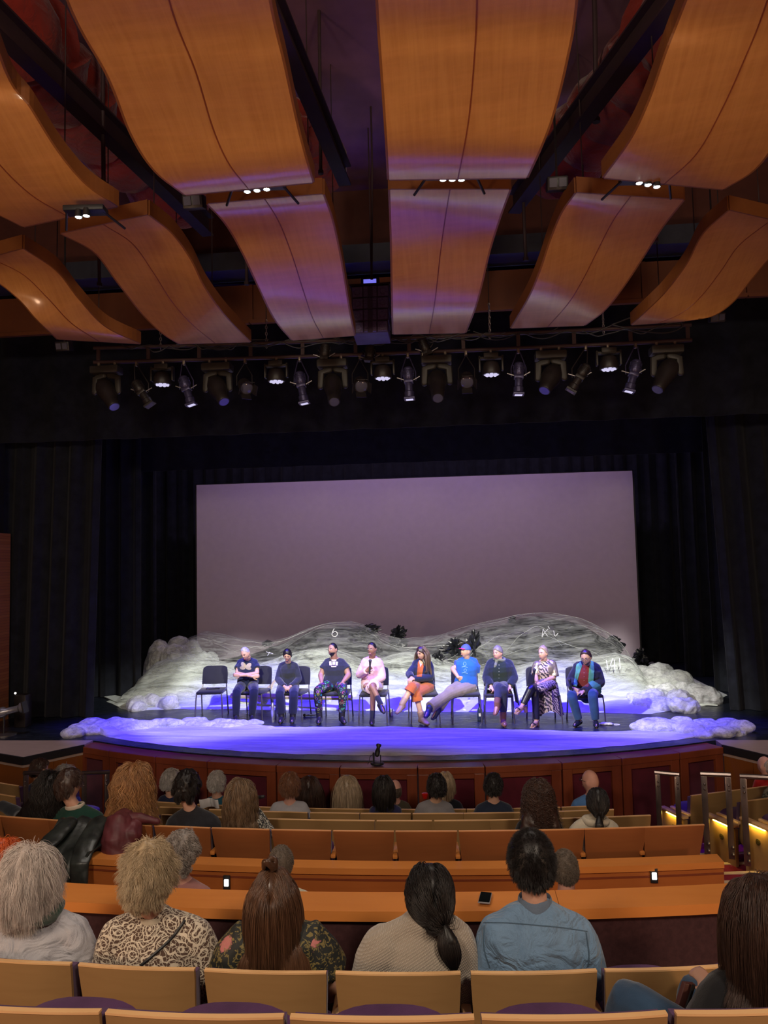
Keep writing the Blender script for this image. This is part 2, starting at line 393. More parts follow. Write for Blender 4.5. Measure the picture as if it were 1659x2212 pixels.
# brick piers at the sides of the stage opening
for s, nm in ((-1, 'left'), (1, 'right')):
    b = MB(); b.box((s*(7.32 if s < 0 else 6.75), 12.9, 2.65), (0.62, 0.6, 3.3)); struct(b.obj('pillar_'+nm, M_brick, smooth=False))
    b = MB(); b.box((s*8.2, 12.9, 5), (2.3, 0.3, 8.2)); struct(b.obj('wall_proscenium_'+nm, M_black, smooth=False))
    b = MB(); b.box((s*9.3, 6.0, 4.5), (0.3, 14, 11.0)); struct(b.obj('wall_'+nm, plain('dark_side_wall', (0.10, 0.035, 0.03), 0.8), smooth=False))
b = MB(); b.box((0, 20.6, 5), (19, 0.2, 9)); struct(b.obj('wall_back', M_black, smooth=False))
b = MB(); b.box((0, -3.1, 4.5), (19, 0.2, 11)); struct(b.obj('wall_rear', plain('dark_side_wall', (0.10, 0.035, 0.03), 0.8), smooth=False))

# ---------------------------------------------------------------- auditorium floor
def zf(y):                                            # rake of the front stalls
    return 0.41+(6.74-y)*0.24
b = MB(); rows = [[(x, y, max(-0.12, zf(y)) if y > 6.2 else 0.54) for x in (-9.3, 9.3)] for y in (6.2, 6.5, 7.0, 7.5, 8.0, 8.5, 8.95, 9.6, 12.2)]
b.slab(rows, (0, 0, -0.15)); struct(b.obj('floor_front_stalls', M_carpet, smooth=False))
b = MB(); b.box((0, 5.3, 0.375), (18.6, 1.8, 0.15)); struct(b.obj('floor_pit_row', M_carpet, smooth=False))
b = MB(); b.box((0, 3.55, 0.90), (18.6, 1.72, 0.2)); b.box((0, 2.2, 1.35), (18.6, 1.0, 0.2)); b.box((0, -0.6, 1.60), (18.6, 4.6, 0.2))
b.box((0, 2.69, 1.2), (18.6, 0.04, 0.45)); b.box((0, 1.70, 1.58), (18.6, 0.04, 0.3))
struct(b.obj('floor_rear_stalls', M_carpet, smooth=False))
# parapet behind the pit row: carpeted wall with a broad orange wood ledge
def arc(X, Y0, R): return Y0+R-math.sqrt(R*R-X*X)
def ledge(name, xs, Y0, R, z, dep, th, mat):
    b = MB(); rows = [[(x, arc(x, Y0, R), z) for x in xs], [(x, arc(x, Y0, R)+dep, z) for x in xs]]
    b.slab(rows, (0, 0, -th)); return b
xs = [-5.0+0.25*i for i in range(40)]
xa = [x for x in xs if x <= 1.51]+[1.55]; xb = [1.553]+[x for x in xs if x > 1.6 and x <= 2.8]+[2.95]
for X in (xa, xb):
    struct(tag(ledge('x', X, 4.30, 15, 1.69, 0.25, 0.055, M_ledge).obj('trim_parapet_ledge', M_ledge, smooth=False)))
b = MB(); X = [x for x in xs if x <= 2.8]+[2.93]; b.slab([[(x, arc(x, 4.34, 15), z) for x in X] for z in (0.9, 1.636)], (0, 0.14, 0)); struct(b.obj('wall_parapet', M_darkwall, smooth=False))
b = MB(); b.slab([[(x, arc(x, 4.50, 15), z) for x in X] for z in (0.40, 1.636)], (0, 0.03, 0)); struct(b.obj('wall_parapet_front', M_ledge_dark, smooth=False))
# second, lower wood partition right behind the cherry seats
x2 = [x for x in xs if x <= 3.0]+[3.13]
b = MB(); b.slab([[(x, arc(x, 6.41+dy, 19), 1.11) for x in x2] for dy in (0, 0.17)], (0, 0, -0.05)); struct(b.obj('trim_partition_ledge', M_ledge, smooth=False))
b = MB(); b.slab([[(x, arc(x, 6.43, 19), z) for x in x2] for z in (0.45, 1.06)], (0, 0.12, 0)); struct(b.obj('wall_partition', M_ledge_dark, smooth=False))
for xj in (-3.1, -1.95, -0.75, 0.45, 1.62, 2.9):
    pass
b = MB(); b.slab([[(x, arc(x, 6.425, 19), z) for x in x2] for z in (1.005, 1.02)], (0, 0.01, 0)); struct(b.obj('trim_partition_groove', M_lipwood, smooth=False))
M_lamp = emit('step_light_glow', (1.0, 0.95, 0.85), 5.0)
for (px, py), lb in (((492, 1903), 'small lit step light in the wood partition behind the grey-haired man'), ((1417, 1898), 'small lit step light in the wood partition near its right end')):
    p = onY(px, py, 6.47 if px < 800 else 6.53); p.y = arc(p.x, 6.425, 19)
    r = wroot('step_light', p, lb, 'light', 'step lights in the wood partition')
    q = MB(); q.box(p+Vector((0, -0.008, 0)), (0.058, 0.012, 0.115), bev=0.003); q.obj('cover_plate', M_black, r)
    q = MB(); q.box(p+Vector((0, -0.018, 0.0)), (0.036, 0.012, 0.055), bev=0.004); q.obj('lens', M_lamp, r)
# aisle at the right: raised steps with cream nosings
zs = 0.62; 
nos = [(1551, 1864, 1600, 1859), (1553, 1884, 1700, 1872), (1553, 1903, 1700, 1891), (1545, 1851, 1572, 1848)]
yy = [6.0, 6.55, 7.05, 7.55, 8.05, 8.6, 9.2]; zz = [0.86, 0.73, 0.60, 0.48, 0.36, 0.24, 0.12]
for i in range(6):
    b = MB(); y0, y1 = yy[i], yy[i+1]; z = zz[i]
    sk = lambda x: 0.12*(x-3.2)
    pl = [(3.17, y0), (5.6, y0+sk(5.6)), (5.6, y1+sk(5.6)), (3.17, y1)]
    r = wroot('trim_aisle_step', Vector((3.17, y0, z-0.3))); struct(r)
    b.prism(pl, z-0.30, z); b.obj('tread', M_carpet, r, smooth=False)
    q = MB(); q.prism([(3.17, y1-0.055), (5.6, y1-0.055+sk(5.6)), (5.6, y1+0.004+sk(5.6)), (3.17, y1+0.004)], z-0.03, z+0.006); q.obj('nosing', M_cream, r, smooth=False)
# ---------------------------------------------------------------- ceiling
M_plum = plain('plum_ceiling_paint', (0.21, 0.10, 0.15), 0.85, var=0.2, vs=2)
b = MB(); b.box((0, 4.5, 9.6), (19, 17, 0.2)); struct(b.obj('ceiling', M_plum, smooth=False))
b = MB(); b.box((0, 16.5, 9.6), (19, 9, 0.2)); struct(b.obj('ceiling_stage', M_black, smooth=False))
def curve_pts(pts, n=19):
    """smooth resample (Catmull-Rom) of a short list of tuples"""
    P = [np.array(p, float) for p in pts]; P = [2*P[0]-P[1]]+P+[2*P[-1]-P[-2]]; out = []; m = len(P)-3
    for i in range(n):
        u = i/(n-1)*m; k = min(int(u), m-1); t = u-k; a, b_, c, d = P[k:k+4]
        out.append(0.5*((2*b_)+(-a+c)*t+(2*a-5*b_+4*c-d)*t*t+(-a+3*b_-3*c+d)*t**3))
    return out
sstep0 = lambda t: t*t*(3-2*t)
M_beam0 = plain('rod_steel', (0.04, 0.02, 0.02), 0.6, 0.1)
PANELS = [
 ('P', [(-430, -330), (-350, 60), (-270, 200), (-170, 330), (-60, 430), (50, 490)], [(-110, -250), (0, 130), (65, 235), (125, 330), (185, 400), (252, 446)], 'far left of the front row, running out of the picture'),
 ('P', [(40, -330), (148, 0), (235, 165), (285, 290), (335, 368), (400, 421)], [(525, -330), (580, 0), (612, 140), (638, 260), (657, 335), (675, 394)], 'left of the centre gap, above the three ceiling lamps'),
 ('P', [(802, -330), (817, 0), (825, 130), (832, 230), (837, 310), (841, 388)], [(1268, -330), (1243, 0), (1222, 130), (1195, 240), (1168, 315), (1137, 384)], 'right of the centre gap, widest and straightest'),
 ('P', [(1600, -300), (1485, 0), (1442, 110), (1405, 215), (1365, 300), (1305, 384)], [(1900, -300), (1830, 0), (1765, 150), (1700, 265), (1635, 360), (1562, 409)], 'at the right edge with a pale violet sheen'),
 ('Q', [(-90, 575), (-20, 600), (40, 645), (80, 690), (125, 733)], [(50, 538), (120, 585), (168, 645), (225, 705), (302, 743)], 'lowest at the far left of the rear row'),
 ('Q', [(133, 505), (205, 545), (255, 610), (310, 680), (355, 722), (388, 743)], [(320, 465), (370, 505), (410, 560), (440, 620), (483, 680), (540, 739)], 'second from the left in the rear row'),
 ('Q', [(450, 441), (490, 485), (525, 545), (560, 620), (595, 690), (632, 735)], [(697, 420), (715, 470), (732, 545), (745, 620), (755, 680), (765, 725)], 'just left of the hanging speaker'),
 ('Q', [(843, 410), (845, 470), (847, 545), (848, 610), (849, 670), (850, 722)], [(1100, 410), (1075, 480), (1055, 545), (1040, 610), (1025, 665), (1004, 719)], 'just right of the hanging speaker'),
 ('Q', [(1245, 417), (1215, 460), (1190, 520), (1170, 580), (1145, 640), (1105, 709)], [(1476, 432), (1430, 490), (1385, 560), (1345, 620), (1305, 670), (1262, 703)], 'with the brightest violet sheen, right of the centre in the rear row'),
 ('Q', [(1575, 455), (1520, 505), (1485, 570), (1440, 630), (1400, 670), (1365, 702)], [(1750, 495), (1670, 550), (1625, 600), (1585, 650), (1540, 682), (1480, 694)], 'far right of the rear row'),
]
for row, Lp, Rp, lb in PANELS:
    n = 33; A = curve_pts(Lp, n); B = curve_pts(Rp, n); rows = []
    for i in range(n):
        t = i/(n-1); z = (7.00-0.61*sstep0(t)) if row == 'Q' else (7.47-0.60*sstep0(t))       # level across, S-shaped along
        a = onZ(A[i][0], A[i][1], z); c = onZ(B[i][0], B[i][1], z)
        rows.append([a+(c-a)*(j/10) for j in range(11)])
    mid = rows[n//2][5]
    r = wroot('ceiling_cloud_panel', mid, 'wavy orange wood ceiling panel '+lb, 'ceiling panel', 'wavy wood panels hung over the audience')
    b = MB(); b.grid([[p for p in rr] for rr in rows]); b.slab(rows, (0, 0, 0.02))
    o = MB().slab(rows, (0, 0, 0.02)).obj('veneer_sheet', M_ceilwood, r); 
    q = MB()
    for j, sgn in ((0, -1), (10, 1)):
        side = [[rows[i][j]+Vector((0, 0, z)) for i in range(n)] for z in (0.0, 0.15)]
        dx = (rows[0][10]-rows[0][0]).normalized()*0.02*sgn; q.slab(side, dx)
    for i, sgn in ((0, -1), (n-1, 1)):
        side = [[rows[i][j]+Vector((0, 0, z)) for j in range(11)] for z in (0.0, 0.15)]; q.slab(side, (0, 0.02*sgn, 0))
    q.obj('edge_rim', M_ceiledge, r, smooth=False)
    q = MB()
    for i in (6, n-7):
        for j in (2, 8): P_ = rows[i][j]; q.tube([P_+Vector((0, 0, 0.02)), Vector((P_.x, P_.y, 9.52))], 0.006, 6)
    q.obj('suspension_rod', M_beam0, r)
    q = MB(); jm = 5
    q.slab([[rows[i][jm]+Vector((dx_, 0, -0.004)) for i in range(n)] for dx_ in (-0.005, 0.005)], (0, 0, 0.006)); q.obj('seam', M_lipwood, r)
# downlight trios between the two rows of panels
M_dl = emit('downlight_glow', (0.92, 1.0, 0.97), 40.0)
for i, (px, py, k, dx, dy, lb) in enumerate([(555, 412, 3, 21, -2.5, 'three lit lamps between the left panels of the two rows'), (977, 389, 3, 20, 0, 'three lit lamps right of the centre gap'), (1400, 400, 3, 19, 4, 'three lit lamps under the right panels'), (178, 468, 2, 17, -3, 'two lit lamps between the far left panels')]):
    c = atd(px, py, 6.75); r = wroot('ceiling_downlight', c, 'black ceiling light bar with '+lb, 'ceiling light', 'ceiling lights between the panels')
    u = (atd(px+dx, py+dy, 6.75)-c)
    Rm = Matrix.Rotation(math.atan2(u.y, u.x), 3, 'Z')
    q = MB(); q.box(c+Vector((0, 0.06, 0.085)), (u.length*k+0.22, 0.14, 0.05), Rm, bev=0.01); 
    for s in (-1, 1): q.tube([c+Rm@Vector((s*(u.length*k/2+0.09), 0.05, 0.07)), c+Rm@Vector((s*(u.length*k/2+0.2), 0.3, 0.02))], 0.012, 6)
    q.obj('housing', M_black, r)
    for j in range(k):
        p = c+u*(j-(k-1)/2); q = MB(); q.lathe(p, [(0.024, 0.07), (0.034, 0.0), (0.030, -0.002), (0.022, 0.01)], 14); q.obj('reflector', M_black, r)
        q = MB(); q.ell(p+Vector((0, 0, 0.004)), (0.026, 0.026, 0.012), n=12); q.obj('bulb', M_dl, r)
    for j in (0,): light('ceiling_spot_beam', 'SPOT', p+Vector((0, 0, -0.06)), (1.0, 0.93, 0.82), 120, p+Vector((0, -0.6, -4)), spot_size=math.radians(80), spot_blend=0.9, shadow_soft_size=0.05)
# steel beams and pipes above the panels
M_beam = plain('brown_painted_steel', (0.045, 0.022, 0.024), 0.6, 0.1)
def beam(name, p0, p1, z, w, lb, cat='beam', mat=M_beam, fl=True):
    A, B = onZ(p0[0], p0[1], z), onZ(p1[0], p1[1], z); u = (B-A).normalized(); s = Vector((u.y, -u.x, 0)); R = Matrix((u, -s, Vector((0, 0, 1)))).transposed()
    b = MB(); C = (A+B)/2; L = (B-A).length
    if fl:
        b.box(C, (L, 0.02, w*0.9), R); b.box(C+Vector((0, 0, w*0.45)), (L, w*0.6, 0.02), R); b.box(C-Vector((0, 0, w*0.45)), (L, w*0.6, 0.02), R)
    else: b.tube([A, B], w/2, 10)
    o = b.obj(name, mat, smooth=not fl); o['kind'] = 'structure'; return o
beam('beam_left', (-60, -10), (450, 490), 8.0, 0.26, '')
beam('beam_centre_left', (560, -60), (745, 380), 8.0, 0.24, '')
beam('beam_right', (1500, -80), (1110, 440), 8.0, 0.26, '')
beam('beam_cross', (-40, 610), (820, 600), 8.6, 0.2, '')
def pipe(a, bb, D0, D1, r, lb, name='hanger_pipe'):
    A, B = atd(*a, D0), atd(*bb, D1); q = MB(); q.tube([A, B], r, 8); q.lathe(B+Vector((0, 0, -0.02)), [(r*1.6, 0), (r*1.6, 0.04)], 8); q.tube([A, Vector((A.x, A.y, 9.52))], r, 8)
    return tag(q.obj(name, M_beam), lb, 'pipe', 'pipes hanging above the wood panels')
pipe((222, 235), (224, 398), 7.6, 7.6, 0.022, 'brown hanger pipe left of the big left panel')
pipe((214, 560), (215, 615), 9.2, 9.2, 0.02, 'short brown hanger pipe over the far left panels')
pipe((690, 80), (693, 372), 8.2, 8.2, 0.018, 'long brown hanger pipe in the centre gap')
pipe((532, 545), (533, 612), 9.2, 9.2, 0.02, 'short brown hanger pipe left of the panel beside the speaker')
pipe((1285, 30), (1288, 260), 7.8, 7.8, 0.025, 'thick brown hanger pipe right of the widest panel')
pipe((1133, 500), (1136, 560), 9.2, 9.2, 0.02, 'short brown hanger pipe right of the panel beside the speaker')
pipe((1416, 470), (1417, 518), 8.6, 8.6, 0.018, 'short brown hanger pipe between the two right rear panels')
pipe((804, 360), (803, 600), 9.9, 9.9, 0.012, 'thin cable pipe above the hanging speaker')
# red cloth wrapped ducts
def duct(pts, rad, z, lb):
    P = [onZ(p[0], p[1], z) for p in pts]; P = [Vector(p) for p in curve_pts([tuple(p) for p in P], 40)]
    rs = np.random.RandomState(5); q = MB(); rr = [rad*(1+0.10*math.sin(i*1.7)+0.06*math.sin(i*4.1)) for i in range(40)]
    P = [p+Vector((0, 0, -0.10*math.sin(i*0.8))) for i, p in enumerate(P)]
    q.tube(P, rr, 18, cap='round'); return tag(q.obj('fabric_duct', fabric('red_duct_cloth', (0.26, 0.022, 0.013), (0.15, 0.012, 0.008), scale=2, weave=80, wr=1.0, bump=0.5)), lb, 'duct', 'red cloth ducts above the panels')
duct([(20, 40), (140, 190), (260, 320), (390, 430)], 0.42, 8.75, 'dull red cloth covered duct behind the left panels')
duct([(1480, 30), (1380, 160), (1290, 270), (1200, 360)], 0.42, 8.6, 'dull red cloth covered duct behind the right panels')
duct([(600, 260), (650, 300), (700, 360)], 0.30, 8.6, 'short red cloth duct seen beside the left panel edge')
# wood fascia and dark beam above the lighting bar
M_fascia = wood('proscenium_wood', (0.13, 0.032, 0.007), (0.17, 0.05, 0.010), 0.5, 2, 1.5)
b = MB()
for k in range(9):
    x0 = -6.6+k*1.5; zo = 0.0
    b.box((x0+0.75, 11.62, 7.72), (1.48, 0.06, 0.62)); b.box((x0+0.75, 11.57, 7.43), (1.48, 0.06, 0.06)); b.box((x0+0.02, 11.57, 7.72), (0.06, 0.05, 0.6))
struct(b.obj('wall_proscenium_fascia', M_fascia, smooth=False))
b = MB(); b.box((0, 11.4, 8.25), (18, 0.5, 0.28)); struct(b.obj('beam_proscenium', plain('navy_beam_paint', (0.03, 0.035, 0.055), 0.7), smooth=False))
b = MB(); b.box((0, 11.75, 9.0), (18, 0.1, 1.2)); struct(b.obj('wall_above_proscenium', plain('brown_upper_wall', (0.10, 0.03, 0.02), 0.8), smooth=False))
# black borders, legs and backdrop
def drape(name, x0, x1, z0, z1, Y, fold, depth, lb, lean=0.0, flare=0.0, rz=0):
    n = max(12, int(abs(x1-x0)/0.03)); rs = np.random.RandomState(int(abs(x0*100)+Y*7)); ph = rs.uniform(0, 6, 4); b = MB(); rows = []
    for i in range(9):
        t = i/8; z = z0+(z1-z0)*t; rr = []
        for j in range(n+1):
            x = x0+(x1-x0)*j/n; a = x*2*PI/fold
            d = depth*(math.sin(a+ph[0])+0.5*math.sin(a*0.57+ph[1])+0.25*math.sin(2.3*a+ph[2]+t))*(1-0.25*t)
            rr.append((x+lean*(1-t)+flare*(1-t)**3*(1 if x1 > x0 else -1)*(j/n), Y+d, z))
        rows.append(rr)
    b.slab(rows, (0, 0.012, 0)); o = b.obj(name, M_blackcloth); return tag(o, lb, 'curtain', 'black stage curtains')
drape('border_curtain', -8.5, 8.5, 5.9, 9.4, 12.9, 0.9, 0.03, 'wide black border curtain hanging across above the stage')
drape('border_curtain', -8.5, 8.5, 5.75, 9.4, 16.2, 0.9, 0.03, 'second black border curtain hanging farther upstage')
drape('leg_curtain', -7.9, -5.25, 1.01, 9.3, 13.3, 0.35, 0.06, 'black side curtain at the front left of the stage', lean=-0.25)
drape('leg_curtain', 5.30, 8.0, 1.01, 9.3, 13.7, 0.35, 0.06, 'black side curtain at the front right of the stage', lean=0.25)
drape('leg_curtain', -8.2, -5.5, 1.01, 9.3, 15.4, 0.35, 0.06, 'black side curtain second from the front at the left')
drape('leg_curtain', 5.9, 8.2, 1.01, 9.3, 15.6, 0.35, 0.06, 'black side curtain second from the front at the right')
drape('leg_curtain', -8.5, -5.9, 1.01, 9.3, 17.2, 0.35, 0.06, 'black side curtain beside the left edge of the screen')
drape('leg_curtain', 5.9, 8.5, 1.01, 9.3, 17.6, 0.35, 0.06, 'black side curtain beside the right edge of the screen')
drape('backdrop_curtain', -9, 9, 1.01, 9.3, 20.0, 0.35, 0.06, 'black curtain closing the back of the stage behind the screen')
# projection screen
r = wroot('projection_screen', (-0.14, 19, 1.0), 'large pale mauve projection screen standing behind the tulle hills', 'screen')
b = MB(); b.box((-0.14, 19.0, 3.42), (10.84, 0.03, 4.62)); b.obj('screen_surface', plain('screen_cloth', (0.55, 0.46, 0.52), 0.8, var=0.03), r, smooth=False)
b = MB(); b.box((-0.14, 19.03, 5.73), (10.88, 0.05, 0.04)); b.box((-0.14, 19.03, 1.10), (10.88, 0.05, 0.04))
for s in (-5.44, 5.44): b.box((-0.14+s, 19.03, 3.42), (0.04, 0.05, 4.66)); b.box((-0.14+s*0.8, 19.3, 1.03), (0.08, 0.7, 0.05))
b.obj('frame', M_black, r, smooth=False)
# ---------------------------------------------------------------- theatre seats
def seat_proto(name, shell_mat, edge_mat, tipped=True, arm='left', w=0.535, bottom=0.36, wood_arm=M_birch_edge):
    """origin on the floor under the back; the sitter faces +Y"""
    r = empty(name, (0, 0, 0))
    def sx(u, z):                                   # shell surface: u in -1..1
        t = (z-bottom)/(0.85-bottom); ww = w/2*(0.90+0.10*min(1, t*1.1))
        if t < 0.16: ww *= 0.86+0.14*math.sqrt(max(0, 1-((0.16-t)/0.16)**2))
        return Vector((u*ww, 0.035*u*u-0.10*t*0.9+0.05, z+0.012*(1-u*u)*(t if t > 0.9 else 0)))
    zs = [bottom+(0.842-bottom)*i/12 for i in range(13)]
    rows = [[sx(-1+2*j/14, z) for j in range(15)] for z in zs]
    q = MB(); q.slab(rows, (0, 0.016, 0)); q.obj('back_shell', shell_mat, r)
    q = MB(); q.slab([[sx(-1+2*j/14, z)+Vector((0, -0.0015, 0)) for j in range(15)] for z in (0.8425, 0.850)], (0, 0.022, 0)); q.obj('edge_strip', edge_mat, r, smooth=False)
    q = MB(); rc = [[sx((-1+2*j/10)*0.985, z)+Vector((0, 0.020, 0)) for j in range(11)] for z in [bottom+0.04+(0.82-bottom-0.04)*i/8 for i in range(9)]]
    q.slab(rc, lambda p: Vector((0, 0.055, 0))); q.obj('back_cushion', M_purple, r)
    q = MB(); ang = 0.52 if tipped else 0.05; R = Matrix.Rotation(ang, 3, 'X')
    rr = []
    for i in range(9):
        t = i/8; hw = 0.245*(1-0.16*t**3); yy_ = 0.02+0.44*t
        rr.append([R@Vector((hw*(-1+2*j/10), yy_-0.05*abs(-1+2*j/10)**3*t, 0.035*(1-(-1+2*j/10)**4)*(1-t**6))) + Vector((0, 0.07, 0.40)) for j in range(11)])
    q.slab(rr, lambda p: R@Vector((0, 0, -0.075))); q.obj('seat_cushion', M_purple, r)
    for s in ((-1, 1) if arm == 'both' else (-1,)):
        q = MB(); q.box((s*0.278, 0.20, 0.615), (0.045, 0.34, 0.035), bev=0.01); q.obj('armrest', wood_arm, r)
        q = MB(); q.box((s*0.278, 0.17, 0.30), (0.028, 0.10, 0.60)); q.box((s*0.278, 0.17, 0.01), (0.06, 0.22, 0.02)); q.obj('stanchion', M_dkmetal, r, smooth=False)
    return r
P_birch = seat_proto('theatre_seat', M_birch, M_birch_edge)
P_cherry = seat_proto('theatre_seat', M_cherry, M_cherry_edge, bottom=0.50, wood_arm=M_ledge)
P_birch_flat = seat_proto('theatre_seat', M_birch, M_birch_edge, tipped=False)
P_cherry_flat = seat_proto('theatre_seat', M_cherry, M_cherry_edge, tipped=False, bottom=0.50, wood_arm=M_ledge)
used = set()
def put_seat(proto, x, y, z, rz, label, group):
    if id(proto) not in used: used.add(id(proto)); o = proto
    else: o = copy_tree(proto)
    o.location = (x, y, z); o.rotation_euler = (0, 0, rz); tag(o, label, 'seat', group); return o
def seat_row(bounds, Y0, R, ztop, protos, labels, group):
    for i in range(len(bounds)-1):
        x = (bounds[i]+bounds[i+1])/2; y = arc(x, Y0, R)
        pr, lb = labels[i]
        put_seat(protos[pr], x, y+0.035, ztop-0.852, math.asin(x/R), lb, group)
G = 'birch seats in the nearest row'
bn = [-0.59, -0.035, 0.52, 1.075, 1.63, 2.19]
seat_row(bn, 2.26, 15, 2.268, (P_birch, P_birch_flat), [
    (0, 'empty birch seat at the lower left corner, nearest row'), (0, 'empty birch seat in the nearest row, second from the left'),
    (0, 'empty birch seat in the nearest row, third from the left, below the ponytail woman'), (0, 'empty birch seat in the nearest row in front of the knees in jeans'),
    (1, 'birch seat at the lower right corner under the woman in black')], G)
G = 'birch seats behind the orange ledge'
seat_row([-1.26, -0.70, -0.115, 0.46, 1.035, 1.615, 2.17, 2.73], 3.35, 15, 1.838, (P_birch, P_birch_flat), [
    (1, 'birch seat of the white-haired woman with a green scarf'), (1, 'birch seat of the blonde woman in a cream lace top'), (1, 'birch seat of the long-haired woman in a floral top'),
    (1, 'birch seat of the woman in an oatmeal sweater'), (1, 'birch seat of the man in a light blue shirt'), (0, 'empty birch seat beyond the knees in jeans'),
    (0, 'empty birch seat hidden behind the dark bob at the right')], G)
G = 'reddish cherry seats above the low partition'
seat_row([-3.92, -3.38, -2.86, -2.35, -1.78, -1.23, -0.68, -0.12, 0.43, 0.98, 1.53, 2.08, 2.6, 3.11], 6.83, 19, 1.26, (P_cherry, P_cherry_flat), [
    (0, 'cherry seat cut off by the left edge of the picture'), (1, 'cherry seat of the woman with long black hair'), (1, 'cherry seat with the black leather jacket hung over it'), (1, 'cherry seat with the maroon puffer coat hung over it'),
    (1, 'cherry seat of the man in a black shirt'), (1, 'cherry seat of the woman with ash-blonde hair and floral sleeve'), (0, 'empty cherry seat right beside the floral sleeve'),
    (0, 'empty cherry seat midway between the bun and the black ponytail, below the black bob'), (0, 'empty cherry seat above the head of the ponytail woman'), (0, 'empty cherry seat left of the blue-shirted man'),
    (1, 'cherry seat of the woman with curly dark brown hair'), (1, 'cherry seat of the woman in a cream hooded sweater'), (0, 'empty cherry seat at the right end of its row')], G)
G = 'small birch seats in the front stalls'
def front_row(bounds, Y0, ztop, names):
    seat_row(bounds, Y0, 17, ztop, (P_birch, P_birch_flat), names, G)
def bpx(xs_, y, z): return [onZ(x, y, z).x for x in xs_]
def nm(n, row, occ={}):
    return [(1 if i in occ else 0, occ.get(i, 'birch seat in the %s, %s from its left end' % (row, ['first', 'second', 'third', 'fourth', 'fifth', 'sixth', 'seventh', 'eighth', 'ninth', 'tenth', 'eleventh'][i]))) for i in range(n)]
B2 = bpx([205, 328, 451, 575, 690, 809, 937, 1060, 1178, 1296, 1412], 1773, 1.11)
front_row(B2, onZ(809, 1773, 1.11).y-0.02, 1.11, nm(10, 'row just beyond the cherry seats'))
B3 = bpx([320, 437, 552, 667, 777, 889, 1003, 1110, 1222, 1330], 1757, 0.94)
front_row(B3, onZ(835, 1757, 0.94).y-0.03, 0.94, nm(9, 'third row from the stage lip', {2: 'birch seat of the short-haired woman in a grey top', 4: 'birch seat of the woman with the black bob', 5: 'birch seat of the man in a grey sweater', 6: 'birch seat of the man in a navy hooded top'}))
B4 = bpx([310, 412, 514, 612, 708, 805, 905, 1007, 1110, 1212, 1320], 1747, 0.76)
front_row(B4, onZ(835, 1748, 0.76).y-0.03, 0.76, nm(10, 'row nearest the stage lip', {0: 'front birch seat of the grey-haired person in navy', 1: 'front birch seat of the grey-haired reader in teal', 3: 'front birch seat of the woman with long dark brown hair', 4: 'front birch seat of the woman with long blonde hair', 5: 'front birch seat of the balding man', 6: 'front birch seat of the blonde woman beside the grey sweater', 9: 'front birch seat of the bald man in blue'}))
# pit-row seats (hidden by the parapet except for their sitters)
for x, lb in ((-1.9, 'birch seat of the orange-haired person'), (-0.93, 'birch seat of the curly grey-haired man'), (-0.22, 'birch seat of the man with a receding grey crop'), (1.66, 'birch seat of the man with cropped brown hair')):
    put_seat(P_birch_flat, x, arc(x, 5.0, 17), 0.45, math.asin(x/17), lb, 'pit row seats below the parapet')
# angled side blocks with lit end panels
M_amber = emit('aisle_lamp_glow', (1.0, 0.72, 0.10), 22.0)
def end_panel(parent_label, px, py, z, rz, s=1):
    """wood end standard with armrest, round perforated badge and an amber lamp under the armrest; origin at the rear"""
    p = onZ(px, py, z); r = empty('row_end_panel', (p.x, p.y, z-0.62), parent_label, 'end panel', 'lit birch end panels along the aisle', rz)
    q = MB(); q.box((0, 0.18, 0.605), (0.075, 0.44, 0.03), bev=0.008); q.obj('armrest', M_birch_edge, r)
    q = MB(); poly_ = [(-0.02, 0.06), (0.36, 0.08), (0.39, 0.58), (-0.04, 0.58)]
    vs = [(x_, y_, z_) for x_ in (-0.018, 0.018) for (y_, z_) in poly_]; q.add(vs, [(0, 1, 2, 3), (7, 6, 5, 4), (0, 4, 5, 1), (1, 5, 6, 2), (2, 6, 7, 3), (3, 7, 4, 0)]); q.obj('side_board', M_birch, r, smooth=False)
    q = MB(); q.lathe((s*-0.022, 0.17, 0.44), [(0.030, -0.004), (0.030, 0.004)], 16, Matrix.Rotation(PI/2, 3, 'Y'))
    for a in range(6): q.lathe((s*-0.027, 0.17+0.016*math.cos(a*PI/3), 0.44+0.016*math.sin(a*PI/3)), [(0.004, -0.003), (0.004, 0.003)], 6, Matrix.Rotation(PI/2, 3, 'Y'))
    q.obj('round_badge', plain('bronze_badge', (0.12, 0.09, 0.03), 0.4, 0.6), r)
    q = MB(); q.box((s*-0.030, 0.17, 0.583), (0.012, 0.22, 0.008)); q.obj('lamp_strip', M_amber, r, smooth=False)
    l = light('aisle_lamp', 'AREA', (0, 0, 0), (1.0, 0.66, 0.10), 0.55, None, shape='RECTANGLE', size=0.02, size_y=0.2); l.parent = r; l.location = (s*-0.045, 0.17, 0.575); l.rotation_euler = (0, s*-0.25, 0)
    return r
RZ = math.radians(22)
for (px, py, z, k, ep, epl, G_) in [
    (1492, 1718, 0.81, 3, (1477, 1762, 0.62), 'lit end panel of the right block beside the first handrail, nearest the stage', 'front row'),
    (1600, 1731, 0.98, 3, (1585, 1780, 0.79), 'lit end panel of the right block between the second handrail posts', 'second row'),
    (1700, 1742, 1.15, 2, (1668, 1790, 0.96), 'lit end panel cut by the right edge of the picture', 'third row')]:
    A = onZ(px, py, z)
    for i in range(k):
        c = A+Vector((math.cos(RZ), math.sin(RZ), 0))*(0.275+0.56*i)
        put_seat(P_birch_flat if (px, i) in ((1492, 2), (1600, 1)) else P_birch, c.x, c.y, z-0.852, RZ, 'angled birch seat in the %s of the right block, %s from the aisle' % (G_, ['first', 'second', 'third', 'fourth'][i]), 'angled birch seats of the right block')
    end_panel(epl, ep[0], ep[1], ep[2], RZ)
